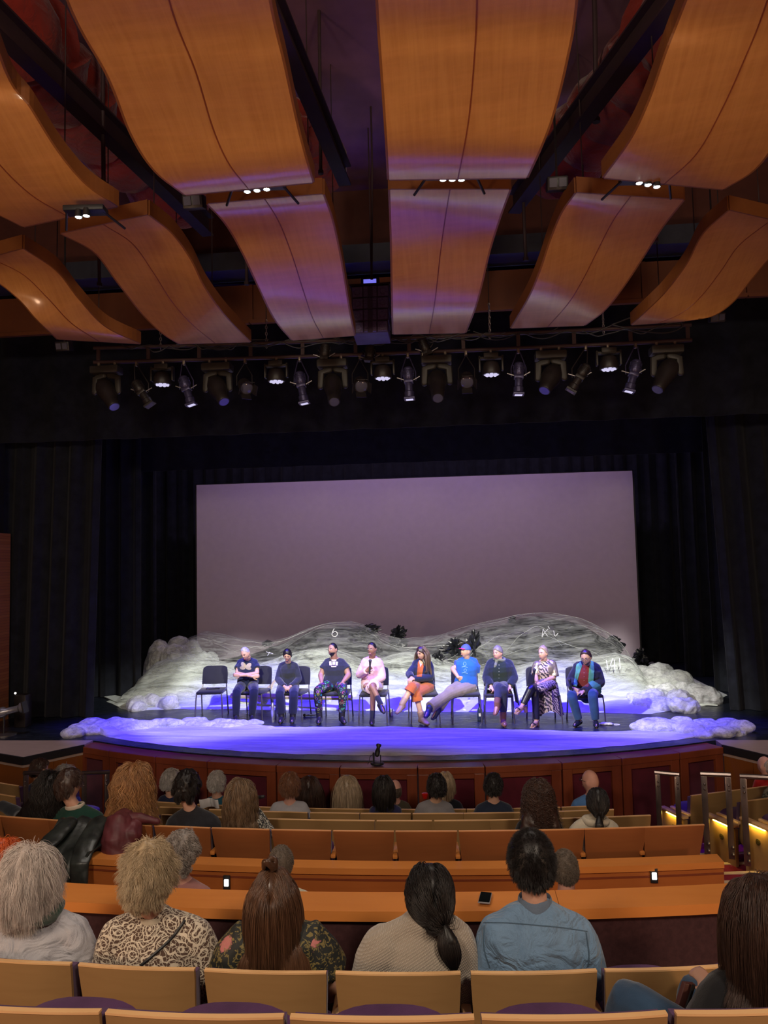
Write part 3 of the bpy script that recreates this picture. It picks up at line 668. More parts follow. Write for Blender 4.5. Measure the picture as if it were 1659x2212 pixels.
for (px, py, z, k, G_) in [(40, 1697, 0.81, 2, 'front row'), (72, 1702, 0.83, 0, ''), (32, 1720, 0.98, 2, 'second row')]:
    A = onZ(px, py, z)
    for i in range(k):
        c = A-Vector((math.cos(RZ), -math.sin(RZ), 0))*(0.275+0.56*i)
        put_seat(P_birch, c.x, c.y, z-0.852, -RZ, 'angled birch seat in the %s of the left block, %s from the aisle' % (G_, ['first', 'second', 'third'][i]), 'angled birch seats of the left block')
A = onZ(112, 1702, 0.81); put_seat(P_birch_flat, A.x, A.y+0.2, -0.04, -RZ, 'angled birch seat of the man in navy by the left apron', 'angled birch seats of the left block')
# raised floors of the side blocks
for s, nm_ in ((1, 'right'), (-1, 'left')):
    b = MB(); 
    for i, (y0, z) in enumerate(((8.85, -0.04), (8.0, 0.13), (7.15, 0.30))):
        c = Vector((s*5.75, y0+0.62 + 0.45*(0 if s > 0 else 1), z-0.15)); b.box(c, (2.5, 0.95, 0.28), Matrix.Rotation(s*RZ, 3, 'Z'))
    struct(b.obj('floor_side_block_'+nm_, M_concrete, smooth=False))
# handrails: flat bars with a top rail and ball-headed bolts
def handrail(pA, pB, footA, footB, D0, D1, lb):
    A = atd(*pA, D0); Bq = atd(*pB, D1); fA = Vector((A.x, A.y, 0)); fB = Vector((Bq.x, Bq.y, 0))
    za = A.z-footA; zb = Bq.z-footB; c = (A+Bq)/2
    r = wroot('aisle_handrail', (c.x, c.y, min(za, zb)), lb, 'handrail', 'bronze steel handrails along the aisles')
    u = (Bq-A).normalized(); q = MB(); q.tube([A-u*0.03, Bq+u*0.03], (0.026, 0.022), 8); q.obj('top_rail', M_brass, r)
    for P_, zz_ in ((A, za), (Bq, zb)):
        q = MB(); R = Matrix((u, Vector((-u.y, u.x, 0)), Vector((0, 0, 1)))).transposed()
        h = P_.z-0.02-zz_; q.box((P_.x, P_.y, zz_+h/2), (0.060, 0.022, h), Matrix.Rotation(math.atan2(u.y, u.x), 3, 'Z'), bev=0.004)
        for dz in (-0.10, -0.15): q.ell((P_.x, P_.y-0.016, P_.z+dz), (0.013, 0.012, 0.013), n=8)
        for dz in (0.05, 0.12): q.ell((P_.x+0.01, P_.y-0.02, zz_+dz), (0.018, 0.018, 0.018), n=8)
        q.obj('post', M_brass, r)
handrail((1420, 1669), (1462, 1673), 0.92, 0.92, 9.0, 8.9, 'bronze handrail nearest the stage on the right aisle')
handrail((1520, 1672), (1572, 1674), 0.82, 0.84, 8.0, 7.9, 'middle bronze handrail on the right aisle')
handrail((1605, 1677), (1672, 1680), 0.86, 0.86, 7.6, 7.5, 'bronze handrail running out at the right edge')
handrail((56, 1670), (116, 1669), 0.9, 0.9, 9.3, 9.6, 'bronze handrail in front of the left apron')
handrail((182, 1670), (231, 1668), 0.9, 0.9, 9.6, 9.8, 'bronze handrail in front of the maroon panels at the left')
# phone on the orange ledge
p = onZ(1048, 1942, 1.70); r = empty('mobile_phone', (p.x, p.y, 1.70), 'black phone lying on the orange ledge beside the man in blue', 'phone', rz=math.radians(-8))
q = MB(); q.box((0, 0, 0.006), (0.066, 0.135, 0.009), bev=0.004); q.obj('case', plain('grey_phone_case', (0.25, 0.25, 0.27), 0.35), r)
q = MB(); q.box((0, 0, 0.0112), (0.060, 0.128, 0.001)); q.obj('screen', plain('phone_glass', (0.006, 0.008, 0.008), 0.12, var=0), r, smooth=False)
# garments hung over the cherry seats
def garment(name, lb, cx, w, drop, mat, lump, seed, thick, front=0.25, cat='jacket', yb=0):
    y0 = arc(cx, 6.83, 19)+yb; rs = np.random.RandomState(seed); ph = rs.uniform(0, 6, 8); rows = []
    path = [(0.15, 1.12), (0.13, 1.20), (0.08, 1.275), (0.04, 1.300), (-0.02, 1.300), (-0.07, 1.27), (-0.16, 1.215), (-0.26, 1.18), (-0.36, 1.155), (-0.43, 1.135), (-0.465, 1.09), (-0.48, 1.03), (-0.485, 0.96), (-0.48, 0.90)]; k = 6
    for i, (dy, z) in enumerate(path):
        t = max(0, (i-7)/k); row = []
        for j in range(41):
            u = -1+2*j/40; ed = 1-abs(u)**6
            wv = 0.5*math.sin(u*7+ph[0])+0.35*math.sin(u*13+ph[1]+t*2)+0.25*math.sin(u*21+ph[2]-t*3)
            wd = w/2*(1+0.10*math.sin(3*t+ph[3])*(1 if u > 0 else -1)-0.12*t)
            edge = drop*0.14*math.sin(u*2.6+ph[4])*t + lump*0.3*math.sin(u*9+ph[5])*t
            off = lump*(wv*(0.35+0.65*t)) - (0.012 if i > 7 else 0)
            row.append(Vector((cx+u*wd, y0+dy-abs(off)*(1 if i > 6 else 0), z+edge+0.4*lump*wv*(1-t)*(i in (2, 3, 4, 5, 6)))))
        rows.append(row)
    q = MB(); q.slab(rows, (0, -thick*0.15, thick)) if False else q.slab(rows, lambda p: Vector((0, thick*0.6, -thick*0.6)))
    root = wroot(name, (cx, y0, 0.6), lb, cat); q.obj('body', mat, root)
    return root, y0
M_leather = plain('black_leather', (0.020, 0.024, 0.022), 0.38, spec=0.6, var=0.5, vs=9, bump=0.6, bs=14)
M_maroonpuf = plain('maroon_nylon', (0.10, 0.022, 0.028), 0.5, spec=0.4, var=0.25, vs=9, bump=0.5, bs=16)
r, y0 = garment('leather_jacket', 'black leather jacket draped over a cherry seat back behind the man in green', -2.42, 0.56, 0.62, M_leather, 0.05, 3, 0.02)
q = MB(); q.tube([(-2.28, y0-0.10, 1.30), (-2.26, y0-0.34, 1.21), (-2.24, y0-0.52, 1.09), (-2.22, y0-0.55, 0.86)], [(0.09, 0.035), (0.10, 0.032), (0.085, 0.034), (0.07, 0.03)], 14, cap='round', ref=(1, 0, 0)); robj(q, 'sleeve', M_leather, r, 0.012, 2, 0.02, 7, 2)
q = MB(); q.tube([(-2.56, y0-0.10, 1.29), (-2.60, y0-0.30, 1.22), (-2.62, y0-0.44, 1.17)], [(0.08, 0.035), (0.10, 0.032), (0.07, 0.03)], 14, cap='round', ref=(1, 0, 0)); robj(q, 'sleeve', M_leather, r, 0.012, 2, 0.02, 7, 4)
q = MB(); yc = arc(-2.0, 6.83, 19); root = wroot('puffer_coat', (-2.0, yc, 0.9), 'maroon puffer coat bundled over a cherry seat back behind the wavy-haired woman', 'coat')
q.tube([(-2.05, yc+0.10, 1.22), (-2.06, yc+0.04, 1.31), (-2.06, yc-0.09, 1.30), (-2.05, yc-0.16, 1.18), (-2.03, yc-0.18, 1.06), (-2.0, yc-0.17, 0.98)], [0.06, 0.09, 0.12, 0.135, 0.13, 0.09], 16, cap='round')
q.tube([(-1.92, yc-0.02, 1.30), (-1.93, yc-0.12, 1.22), (-1.93, yc-0.16, 1.08)], [0.05, 0.09, 0.07], 14, cap='round')
robj(q, 'body', M_maroonpuf, root, 0.010, 2, 0.035, 8, 9)
q = MB(); q.tube([(-2.22, yc+0.02, 1.29), (-2.08, yc-0.03, 1.335), (-1.9, yc-0.02, 1.335), (-1.74, yc+0.0, 1.295)], [0.03, 0.045, 0.045, 0.025], 12, cap='round'); robj(q, 'collar', M_maroonpuf, root, 0.010, 2, 0.02, 9, 5)
# ---------------------------------------------------------------- lighting bar with its lamps
YB = 10.5
def bz(x, lo=True): return (6.52 if lo else 6.73)+ (x*-0.012) + (0.03*((x/4.2)**2))
r = wroot('lighting_truss', (0, YB, 6.4), 'long dark two-rail lighting truss hung across below the wood panels', 'truss')
for lo in (True, False):
    q = MB(); q.tube([(x, YB, bz(x, lo)) for x in np.linspace(-4.12, 4.25, 12)], 0.028, 10); q.obj('rail', M_beam, r)
for x in list(np.linspace(-4.05, 4.2, 12)):
    q = MB(); q.box((x, YB, (bz(x)+bz(x, False))/2), (0.05, 0.03, 0.22)); q.obj('rung', M_beam, r, smooth=False)
rs = np.random.RandomState(11)
M_cable = plain('black_cable_rubber', (0.03, 0.028, 0.03), 0.5)
for k in range(14):
    x0 = rs.uniform(-3.9, 2.6); L = rs.uniform(1.0, 2.2); n = 14; x1 = min(x0+L, 4.1)
    pts = [(x0+(x1-x0)*i/n, YB-0.03+rs.uniform(-.02, .02), bz(x0, False)+0.02-0.10*math.sin(PI*i/n)*rs.uniform(0.7, 1.1)+0.03*math.sin(i*1.3+k)) for i in range(n+1)]
    pts = [tuple(p) for p in curve_pts(pts, 40)]; q = MB(); q.tube(pts, 0.008, 6); q.obj('cable', M_cable, r)
q = MB(); q.tube([tuple(p) for p in curve_pts([(3.2, YB-.05, 6.75), (3.6, YB-.06, 6.86), (4.0, YB-.05, 6.80), (4.12, YB-.05, 6.68), (3.9, YB-.05, 6.60), (3.5, YB-.05, 6.66), (3.2, YB-.05, 6.75)], 40)], 0.010, 6); q.obj('cable', M_cable, r)
# hanging chains
M_chain = plain('grey_chain_steel', (0.30, 0.28, 0.27), 0.4, 0.7)
def chain(px, y0, y1, lb, dens=1):
    A, B = onY(px, y0, YB), onY(px, y1, YB); root = wroot('chain', ((A+B)/2), lb, 'chain', 'chains holding the lighting truss'); q = MB(); n = int((A-B).length/0.042)
    B = Vector((A.x, A.y, B.z))
    for i in range(n):
        c = A+(B-A)*((i+0.5)/n); R = Matrix.Rotation(i % 2*PI/2+0.4, 3, 'Z')
        pts = [c+R@Vector((0.013*math.cos(a), 0, 0.026*math.sin(a))) for a in np.linspace(0, 2*PI, 9)]; q.tube(pts, 0.0055*dens, 5)
    q.obj('links', M_chain, root)
    q = MB(); q.tube([A, Vector((A.x, A.y, 9.5))], 0.006, 6); q.obj('wire', M_cable, root)
chain(347, 716, 756, 'steel chain holding the left end of the truss'); chain(575, 690, 752, 'steel chain left of the centre of the truss')
chain(1056, 655, 732, 'steel chain right of the centre of the truss', 1.4); chain(1302, 672, 722, 'steel chain near the right end of the truss')
M_body = plain('lamp_body_black', (0.018, 0.014, 0.014), 0.45, var=0.3)
M_bodyL = plain('lamp_body_olive', (0.030, 0.027, 0.022), 0.5, var=0.2)
M_bodyB = plain('lamp_body_bluish', (0.06, 0.055, 0.13), 0.35, 0.4, var=0.3, vs=30)
M_lens = emit('lamp_lens_glow', (0.75, 0.70, 1.0), 0.85)
M_lensd = plain('lamp_glass', (0.10, 0.10, 0.14), 0.1, var=0)
M_clamp = plain('clamp_metal', (0.22, 0.18, 0.14), 0.4, 0.6)
def clampq(r, x, z, y=YB): q = MB(); q.box((x, y, z-0.03), (0.035, 0.05, 0.09), bev=0.006); q.ell((x, y-0.03, z-0.07), 0.012, n=8); q.obj('clamp', M_clamp, r)
def Rdir(d):
    return Vector(d).normalized().to_track_quat('Z', 'Y').to_matrix()
def profile(px, py, tip, lb, blue=False, s=1.0):
    """ellipsoidal profile spot: round lamp house, square gate with shutters, long barrel, square gel frame"""
    c = onY(px, py, YB-0.05); e = onY(tip[0], tip[1], YB-0.05); x = c.x; zt = bz(x); r = wroot('profile_spotlight', c, lb, 'stage light', 'profile spotlights on the truss')
    d = (e-c).normalized(); L = (e-c).length; R = Rdir(d); bm_ = M_bodyB if blue else M_body; clampq(r, x, zt)
    q = MB(); q.lathe(c, [(0.03*s, -0.02), (0.06*s, 0.0), (0.07*s, 0.05), (0.075*s, 0.13), (0.06*s, 0.17), (0.05*s, 0.18)], 16, R)
    for k in range(5): q.lathe(c+d*(0.03+k*0.02), [(0.080*s, -0.003), (0.080*s, 0.003)], 16, R)
    q.obj('lamp_house', bm_, r)
    q = MB(); q.lathe(c, [(0.05*s, 0.18), (0.055*s, 0.20), (0.055*s, L*0.72), (0.068*s, L*0.75), (0.068*s, L*0.9), (0.06*s, L*0.92)], 16, R); q.box(c+d*0.19, (0.13*s, 0.13*s, 0.05), R, bev=0.01); q.obj('barrel', bm_, r)
    q = MB(); q.box(c+d*L*0.96, (0.15*s, 0.15*s, 0.03), R, bev=0.004); q.obj('gel_frame', bm_, r, smooth=False)
    q = MB(); q.box(c+d*(L*0.985), (0.10*s, 0.10*s, 0.01), R); q.obj('lens', M_lens if blue else M_lensd, r, smooth=False)
    q = MB(); m = c+d*0.18
    for sg in (-1, 1): q.tube([m+Vector((sg*0.10*s, 0, 0)), m+Vector((sg*0.10*s, 0, 0.12)), Vector((x+sg*0.02, YB-0.03, zt-0.06))], 0.008, 6)
    q.obj('yoke', bm_, r)
    q = MB(); 
    for sg, a in ((1, 0.5), (-1, 0.35)): q.box(m+Vector((sg*0.11, -0.01, 0.03)), (0.10, 0.006, 0.012), Matrix.Rotation(-sg*a, 3, 'Y'))
    q.obj('shutter_handle', M_chain, r)
    return r
def mover(px, py, tip, lb, side=1, wide=False):
    """moving-head light: base box, yoke arms and a tapering head"""
    c = onY(px, py, YB-0.02); x = c.x; zt = bz(x); r = wroot('moving_head_light', c, lb, 'stage light', 'moving head lights on the truss')
    for sg in (-1, 1): clampq(r, x+sg*0.12, zt)
    q = MB(); q.box((x, YB-0.02, zt-0.13), (0.42, 0.22, 0.11), bev=0.02); q.obj('base', M_bodyL, r)
    e = onY(tip[0], tip[1], YB-(0.35 if wide else 0.15)); piv = Vector((x, YB-0.02, zt-0.42)); d = (e-piv).normalized(); L = (e-piv).length; R = Rdir(d)
    for sg in (-1, 1):
        q = MB(); q.tube([Vector((x+sg*0.05, YB-0.02, zt-0.20)), Vector((x+sg*0.165, YB-0.02, zt-0.24)), Vector((x+sg*0.175, YB-0.02, zt-0.44))], [(0.05, 0.025), (0.05, 0.025), (0.045, 0.03)], 8, cap='round'); q.obj('yoke_arm', M_bodyL, r)
    q = MB(); q.lathe(piv, [(0.05, -0.17), (0.11, -0.14), (0.135, -0.06), (0.135, 0.03), (0.12, 0.10), (0.09, L*0.75), (0.085, L*0.95), (0.075, L)], 20, R); q.obj('head', M_body, r)
    q = MB(); q.lathe(piv+d*L, [(0.066, -0.004), (0.066, 0.004)], 18, R); q.obj('lens', M_lensd, r)
    return r
def ledpar(px, py, lb):
    """LED wash light with a square yoke and a lit lens ring"""
    c = onY(px, py, YB-0.03); x = c.x; zt = bz(x); r = wroot('led_wash_light', c, lb, 'stage light', 'LED wash lights on the truss'); clampq(r, x, zt)
    q = MB(); q.box((x, YB-0.03, zt-0.10), (0.20, 0.14, 0.07), bev=0.01); q.obj('base', M_bodyL, r)
    z0 = c.z; q = MB(); zt2 = zt-0.15; 
    for sg in (-1, 1): q.box((x+sg*0.155, YB-0.03, (zt2+z0)/2+0.02), (0.025, 0.09, zt2-z0+0.06), bev=0.006)
    q.box((x, YB-0.03, zt2+0.02), (0.33, 0.09, 0.03), bev=0.006); q.obj('yoke', M_bodyL, r)
    q = MB(); q.lathe((x, YB-0.03, z0-0.06), [(0.118, 0), (0.125, 0.02), (0.12, 0.10), (0.10, 0.16), (0.05, 0.19)], 22); q.obj('housing', M_body, r)
    q = MB(); n = 0
    for a in range(8): q.ell((x+0.075*math.cos(a*PI/4), YB-0.03+0.075*math.sin(a*PI/4), z0-0.062), (0.026, 0.026, 0.016), n=8)
    for a in range(4): q.ell((x+0.028*math.cos(a*PI/2), YB-0.03+0.028*math.sin(a*PI/2), z0-0.062), (0.022, 0.022, 0.016), n=8)
    q.obj('lens_cluster', M_lens, r); return r
def fresnel(px, py, tip, lb):
    c = onY(px, py, YB-0.05); e = onY(tip[0], tip[1], YB-0.3); x = c.x; zt = bz(x); d = (e-c).normalized(); R = Rdir(d)
    r = wroot('fresnel_light', c, lb, 'stage light', 'small fresnel lights on the truss'); clampq(r, x, zt)
    q = MB(); q.lathe(c, [(0.06, -0.06), (0.09, -0.04), (0.09, 0.08), (0.10, 0.09), (0.10, 0.12)], 16, R); q.obj('housing', M_body, r)
    q = MB(); q.lathe(c+d*0.12, [(0.085, 0), (0.07, 0.01), (0.02, 0.015)], 16, R); q.obj('lens', M_lensd, r)
    q = MB(); 
    for a in range(4): Rk = R@Matrix.Rotation(a*PI/2, 3, 'Z'); q.box(c+d*0.16+Rk@Vector((0.11, 0, 0)), (0.006, 0.14, 0.10), Rk@Matrix.Rotation(0.35, 3, 'Y'))
    q.obj('barn_doors', M_body, r, smooth=False)
    q = MB()
    for sg in (-1, 1): q.tube([c+Vector((sg*0.11, 0, 0)), c+Vector((sg*0.11, 0, 0.14)), Vector((x, YB-0.03, zt-0.07))], 0.007, 6)
    q.obj('yoke', M_body, r); return r
mover(230, 830, (247, 879), 'moving head at the left end of the truss, tipped right')
profile(292, 825, (325, 876), 'black profile spot slanting down right, second lamp from the left')
ledpar(351, 822, 'leftmost small LED wash light with a lit face'); profile(395, 815, (414, 876), 'bluish profile spot pointing down near the left end', True)
mover(470, 825, (484, 868), 'moving head with a glassy lens, left of the left chain'); fresnel(528, 832, (543, 853), 'small dark fresnel left of the second LED light')
ledpar(597, 815, 'second LED wash light from the left'); profile(646, 805, (658, 873), 'bluish profile spot left of the big centre moving head', True)
mover(719, 830, (722, 868), 'largest moving head left of the centre, hanging straight', wide=True); fresnel(778, 828, (784, 845), 'small fresnel under the left side of the speaker')
ledpar(827, 808, 'LED wash light right of the hanging speaker'); profile(881, 795, (885, 864), 'bluish profile spot hanging straight right of the speaker', True)
mover(944, 812, (946, 860), 'largest moving head right of the centre, hanging straight', wide=True); fresnel(1008, 818, (1010, 838), 'small fresnel with a pale tag right of the centre')
ledpar(1061, 800, 'LED wash light under the thick chain'); profile(1121, 785, (1120, 854), 'bluish profile spot right of the thick chain', True)
mover(1190, 800, (1176, 844), 'moving head tipped left with a bright lens'); profile(1268, 790, (1232, 846), 'black profile spot slanting down left')
ledpar(1315, 788, 'rightmost LED wash light with a lit face'); profile(1376, 780, (1358, 847), 'bluish profile spot near the right end', True)
mover(1440, 780, (1420, 842), 'moving head at the right end of the truss, tipped left')
profile(703, 745, (700, 782), 'short black profile spot on the upper rail, left of the speaker', s=0.9); profile(800, 748, (797, 780), 'short black profile spot under the hanging speaker', s=0.9)
profile(912, 735, (925, 768), 'short black profile spot in front of the wood panel right of the speaker', s=0.9)
# single lamps off the ends
for px, py, lb in ((139, 748, 'small dark floodlight below the far left panel'), (1548, 686, 'small dark floodlight below the far right panel'), (420, 437, 'small black camera-like spotlight between the left panels'), (1203, 398, 'small black spotlight in the right gap between the panel rows')):
    D = 10.6 if py > 600 else 7.4; c = atd(px, py, D); r = wroot('floodlight', c, lb, 'stage light', 'single floodlights'); q = MB(); q.box(c, (0.20, 0.14, 0.13), Matrix.Rotation(0.3, 3, 'X'), bev=0.015); q.obj('housing', M_body, r)
    q = MB(); 
    for k in (-1, 1): q.box(c+Vector((k*0.045, -0.075, -0.02)), (0.07, 0.01, 0.08), Matrix.Rotation(0.3, 3, 'X'))
    q.obj('lens', M_lensd, r, smooth=False); q = MB(); q.tube([c+Vector((0, 0, 0.05)), Vector((c.x, c.y, 9.5))], 0.012, 6); q.obj('bracket', M_body, r)
# hanging speaker array with the lit display above it
M_spk = plain('speaker_grey_black', (0.09, 0.08, 0.15), 0.55, var=0.15); M_grille = plain('speaker_grille', (0.20, 0.19, 0.36), 0.5, 0.3, var=0.2, vs=60)
YS = 10.0; c = onY(804, 690, YS); r = wroot('speaker_array', c, 'dark line array speaker hanging in the centre gap above the truss', 'speaker')
ztop = onY(803, 627, YS).z; zbot = onY(806, 736, YS).z; hh = (ztop-zbot)/4
for k in range(4):
    z = ztop-hh*(k+0.5); ww = 0.50-0.012*k; tl = 0.05*k; R = Matrix.Rotation(-tl, 3, 'X'); cc = Vector((c.x, YS-0.02*k, z))
    q = MB(); q.box(cc, (ww, 0.36, hh*0.95), R, bev=0.01); e = q.obj('enclosure', M_spk, r, smooth=False)
    q = MB()
    for sg in (-1, 1):
        q.box(cc+R@Vector((sg*ww*0.34, -0.185, 0)), (ww*0.27, 0.012, hh*0.8), R, bev=0.004); q.lathe(cc+R@Vector((sg*ww*0.34, -0.193, 0)), [(0.045, 0), (0.03, 0.006)], 14, R@Matrix.Rotation(PI/2, 3, 'X'))
        q.box(cc+R@Vector((sg*ww*0.12, -0.19, 0)), (ww*0.10, 0.014, hh*0.85), R)
        for j in range(5): q.box(cc+R@Vector((sg*ww*0.12, -0.200, (-0.4+0.2*j)*hh*0.9)), (ww*0.10, 0.006, 0.006), R)
    q.obj('grille', M_grille, r, smooth=False)
q = MB(); q.box((c.x, YS, ztop+0.015), (0.54, 0.38, 0.025)); q.tube([(c.x, YS, ztop), (c.x, YS, 9.5)], 0.01, 6); q.obj('fly_frame', M_beam, r, smooth=False)
p = onY(800, 614, YS-0.05); r = wroot('monitor', p, 'small bright blue lit screen mounted on top of the hanging speaker', 'monitor'); q = MB(); q.box(p, (0.24, 0.10, 0.16), bev=0.008); q.box(p-Vector((0, 0, 0.09)), (0.1, 0.06, 0.05)); q.obj('case', M_black, r)
def monitor_mat():
    m, t = base('monitor_picture', (0, 0, 0)); v = t.coord((1, 1, 30)); w = t.n('ShaderNodeTexWave'); w.wave_type = 'BANDS'; w.bands_direction = 'Z'; t.link(v, w.inputs['Vector']); w.inputs['Scale'].default_value = 1.0
    t.link(t.ramp(w.outputs['Fac'], [(0.4, (0.16, 0.15, 0.95)), (0.7, (0.30, 0.28, 1.0))]), t.b.inputs['Emission Color']); t.b.inputs['Emission Strength'].default_value = 0.85; return m
q = MB(); q.box(p+Vector((0, -0.053, 0)), (0.17, 0.006, 0.10)); q.obj('display', monitor_mat(), r, smooth=False)

# ---------------------------------------------------------------- stage: chairs
M_chairleg = plain('grey_steel_tube', (0.16, 0.15, 0.15), 0.35, 0.8); M_seatfab = fabric('black_seat_vinyl', (0.012, 0.012, 0.015), (0.008, 0.008, 0.011), rough=0.7, weave=100, bump=0.1, wr=0)
def chair_proto():
    r = empty('stacking_chair', (0, 0, 0))             # faces -Y
    q = MB(); q.box((0, 0.0, 0.44), (0.46, 0.44, 0.05), Matrix.Rotation(0.04, 3, 'X'), bev=0.022); q.obj('seat', M_seatfab, r)
    rows = [[Vector((0.225*u*(1-0.10*t**4), 0.225+0.07*t-0.03*(1-u*u)+0.02, 0.53+0.31*t - (0.03*abs(u)**6 if t > 0.9 else 0))) for u in np.linspace(-1, 1, 13)] for t in np.linspace(0, 1, 9)]
    q = MB(); q.slab(rows, (0, 0.03, 0)); q.obj('backrest', M_seatfab, r)
    for sg in (-1, 1):
        q = MB(); q.tube([(sg*0.215, -0.21, 0.43), (sg*0.225, -0.225, 0.3), (sg*0.235, -0.24, 0.0)], 0.0115, 8); q.obj('leg', M_chairleg, r)
        q = MB(); q.tube([(sg*0.205, 0.285, 0.60), (sg*0.215, 0.235, 0.48), (sg*0.225, 0.20, 0.42), (sg*0.235, 0.28, 0.0)], 0.0115, 8); q.obj('leg', M_chairleg, r)
        q = MB(); q.tube([(sg*0.218, -0.21, 0.425), (sg*0.22, 0.21, 0.425)], 0.011, 8); q.obj('seat_rail', M_chairleg, r)
    return r
CH = chair_proto(); first = [True]
CHAIRS = [(448, 1553, 'empty black stacking chair at the left end with a microphone on its seat', 0.10), (541, 1555, 'black stacking chair under the man with folded arms', -0.1), (627, 1557, 'black stacking chair under the woman with clasped hands', -0.1),
 (723, 1559, 'black stacking chair under the man in colourful print trousers', 0), (806, 1561, 'black stacking chair under the man in pink', 0), (915, 1562, 'black stacking chair under the woman in a navy blazer', 0.15),
 (1008, 1562, 'black stacking chair under the man with the cap', 0.05), (1080, 1564, 'black stacking chair under the man in a dark coat and scarf', 0), (1180, 1565, 'black stacking chair under the woman in the gold jacket', 0.1), (1272, 1566, 'black stacking chair under the man with the green scarf', 0.15)]
CP = []
for px, py, lb, rz in CHAIRS:
    p = onZ(px, py, 1.0); o = CH if first[0] else copy_tree(CH); first[0] = False
    o.location = (p.x, p.y+0.24, 1.0); o.rotation_euler = (0, 0, rz); tag(o, lb, 'chair', 'black chairs in a row on the stage'); CP.append(Vector(o.location))
# hand microphones
def mic_proto(name='hand_microphone'):
    r = empty(name, (0, 0, 0)); q = MB(); q.lathe((0, 0, 0), [(0.012, 0), (0.013, 0.01), (0.014, 0.12), (0.019, 0.18), (0.021, 0.195)], 12); q.obj('handle', M_black, r)
    q = MB(); q.ell((0, 0, 0.215), (0.027, 0.027, 0.028), n=12); q.obj('grille_head', plain('mic_foam', (0.035, 0.03, 0.045), 0.8, var=0.2, vs=90), r); return r
MIC = mic_proto(); mf = [True]
def put_mic(loc, d, lb):
    o = MIC if mf[0] else copy_tree(MIC); mf[0] = False; o.location = loc; o.rotation_euler = Vector(d).normalized().to_track_quat('Z', 'Y').to_euler(); return tag(o, lb, 'microphone', 'black hand microphones')
put_mic(CP[0]+Vector((0.14, 0.02, 0.484)), (-1, -0.08, -0.05), 'black microphone lying on the seat of the empty chair')
p = onZ(680, 1548, 1.0); put_mic(p+Vector((0.03, 0.05, 0.022)), (-1, -0.25, 0.02), 'black microphone lying on the floor beside the print trousers')
# bottles, tumbler
p = onZ(589, 1560, 1.0); r = empty('steel_bottle', p, 'tall silver bottle on the floor by the clasped-hands woman', 'bottle'); q = MB(); q.lathe((0, 0, 0), [(0.028, 0), (0.031, 0.01), (0.031, 0.26), (0.024, 0.30), (0.018, 0.31), (0.018, 0.33)], 16); q.obj('flask', plain('polished_flask', (0.6, 0.6, 0.65), 0.25, 0.8), r); q = MB(); q.lathe((0, 0, 0.33), [(0.019, 0), (0.019, 0.05), (0.012, 0.06)], 12); q.obj('cap', M_black, r)
p = onZ(845, 1545, 1.0); r = empty('paper_cup', p, 'pale yellow lidded cup on the floor right of the man in pink', 'cup'); q = MB(); q.lathe((0, 0, 0), [(0.034, 0), (0.040, 0.10)], 16); q.obj('cup_wall', plain('pale_paper', (0.75, 0.72, 0.45), 0.6), r); q = MB(); q.lathe((0, 0, 0.10), [(0.042, 0), (0.042, 0.012), (0.037, 0.018)], 16); q.obj('lid', plain('white_lid', (0.8, 0.8, 0.8), 0.4), r)
p = onZ(1037, 1555, 1.0); r = empty('glass_bottle', p, 'dark blue glass bottle on the floor beside the cap wearer\'s chair', 'bottle'); q = MB(); q.lathe((0, 0, 0), [(0.042, 0), (0.045, 0.01), (0.045, 0.15), (0.03, 0.19), (0.016, 0.21), (0.016, 0.25), (0.019, 0.255)], 16); q.obj('flask', plain('dark_blue_glass', (0.02, 0.03, 0.09), 0.1, var=0), r); q = MB(); q.box((0, -0.0455, 0.09), (0.04, 0.003, 0.05)); q.obj('paper_label', plain('white_lid', (0.8, 0.8, 0.8), 0.4), r)
p = onZ(1313, 1566, 1.0); r = wroot('white_gloves', p, 'small crumpled white cloth with loose cords on the floor at the right', 'cloth'); q = MB(); q.ell(p+Vector((-0.05, 0, 0.02)), (0.07, 0.04, 0.025)); q.ell(p+Vector((0.03, -0.01, 0.018)), (0.05, 0.04, 0.02)); q.tube([p+Vector((-0.1, 0.02, 0.012)), p+Vector((-0.14, 0.0, 0.012))], 0.014, 6, cap='round'); robj(q, 'cloth', plain('white_cotton', (0.75, 0.75, 0.78), 0.8), r, 0.006, 1, 0.01, 20, 3)
r.name = 'crumpled_cloth'; q = MB(); q.tube([tuple(x) for x in curve_pts([tuple(p+Vector(v)) for v in ((0.05, 0, 0.01), (0.12, 0.04, 0.008), (0.18, -0.02, 0.008), (0.14, -0.05, 0.008), (0.09, -0.03, 0.008))], 24)], 0.005, 6); q.obj('cord', plain('white_lid', (0.8, 0.8, 0.8), 0.4), r)
# small lamp standing on the lip in the middle
p = onZ(815, 1651, 1.0); r = wroot('floor_spotlight', p, 'small black spotlight on a round base at the middle of the stage lip', 'stage light')
q = MB(); q.lathe(p, [(0.085, 0), (0.088, 0.012), (0.08, 0.025), (0.02, 0.03)], 24); q.obj('round_base', M_black, r)
q = MB(); q.box(p+Vector((-0.045, 0, 0.09)), (0.022, 0.03, 0.12)); q.box(p+Vector((0.045, 0, 0.075)), (0.012, 0.02, 0.09)); q.obj('bracket', M_black, r)
q = MB(); d = Vector((0.12, 0.55, 0.8)).normalized(); q.lathe(p+Vector((0, 0, 0.12)), [(0.02, -0.02), (0.032, 0), (0.034, 0.05), (0.026, 0.07), (0.022, 0.10), (0.034, 0.12), (0.034, 0.14)], 14, Rdir(d)); q.obj('lamp_head', M_black, r)
q = MB(); q.tube([tuple(x) for x in curve_pts([tuple(p+Vector(v)) for v in ((-0.04, 0.0, 0.13), (-0.09, 0, 0.10), (-0.11, -0.01, 0.03), (-0.12, -0.04, 0.01))], 16)], 0.004, 6); q.obj('cord', M_black, r)
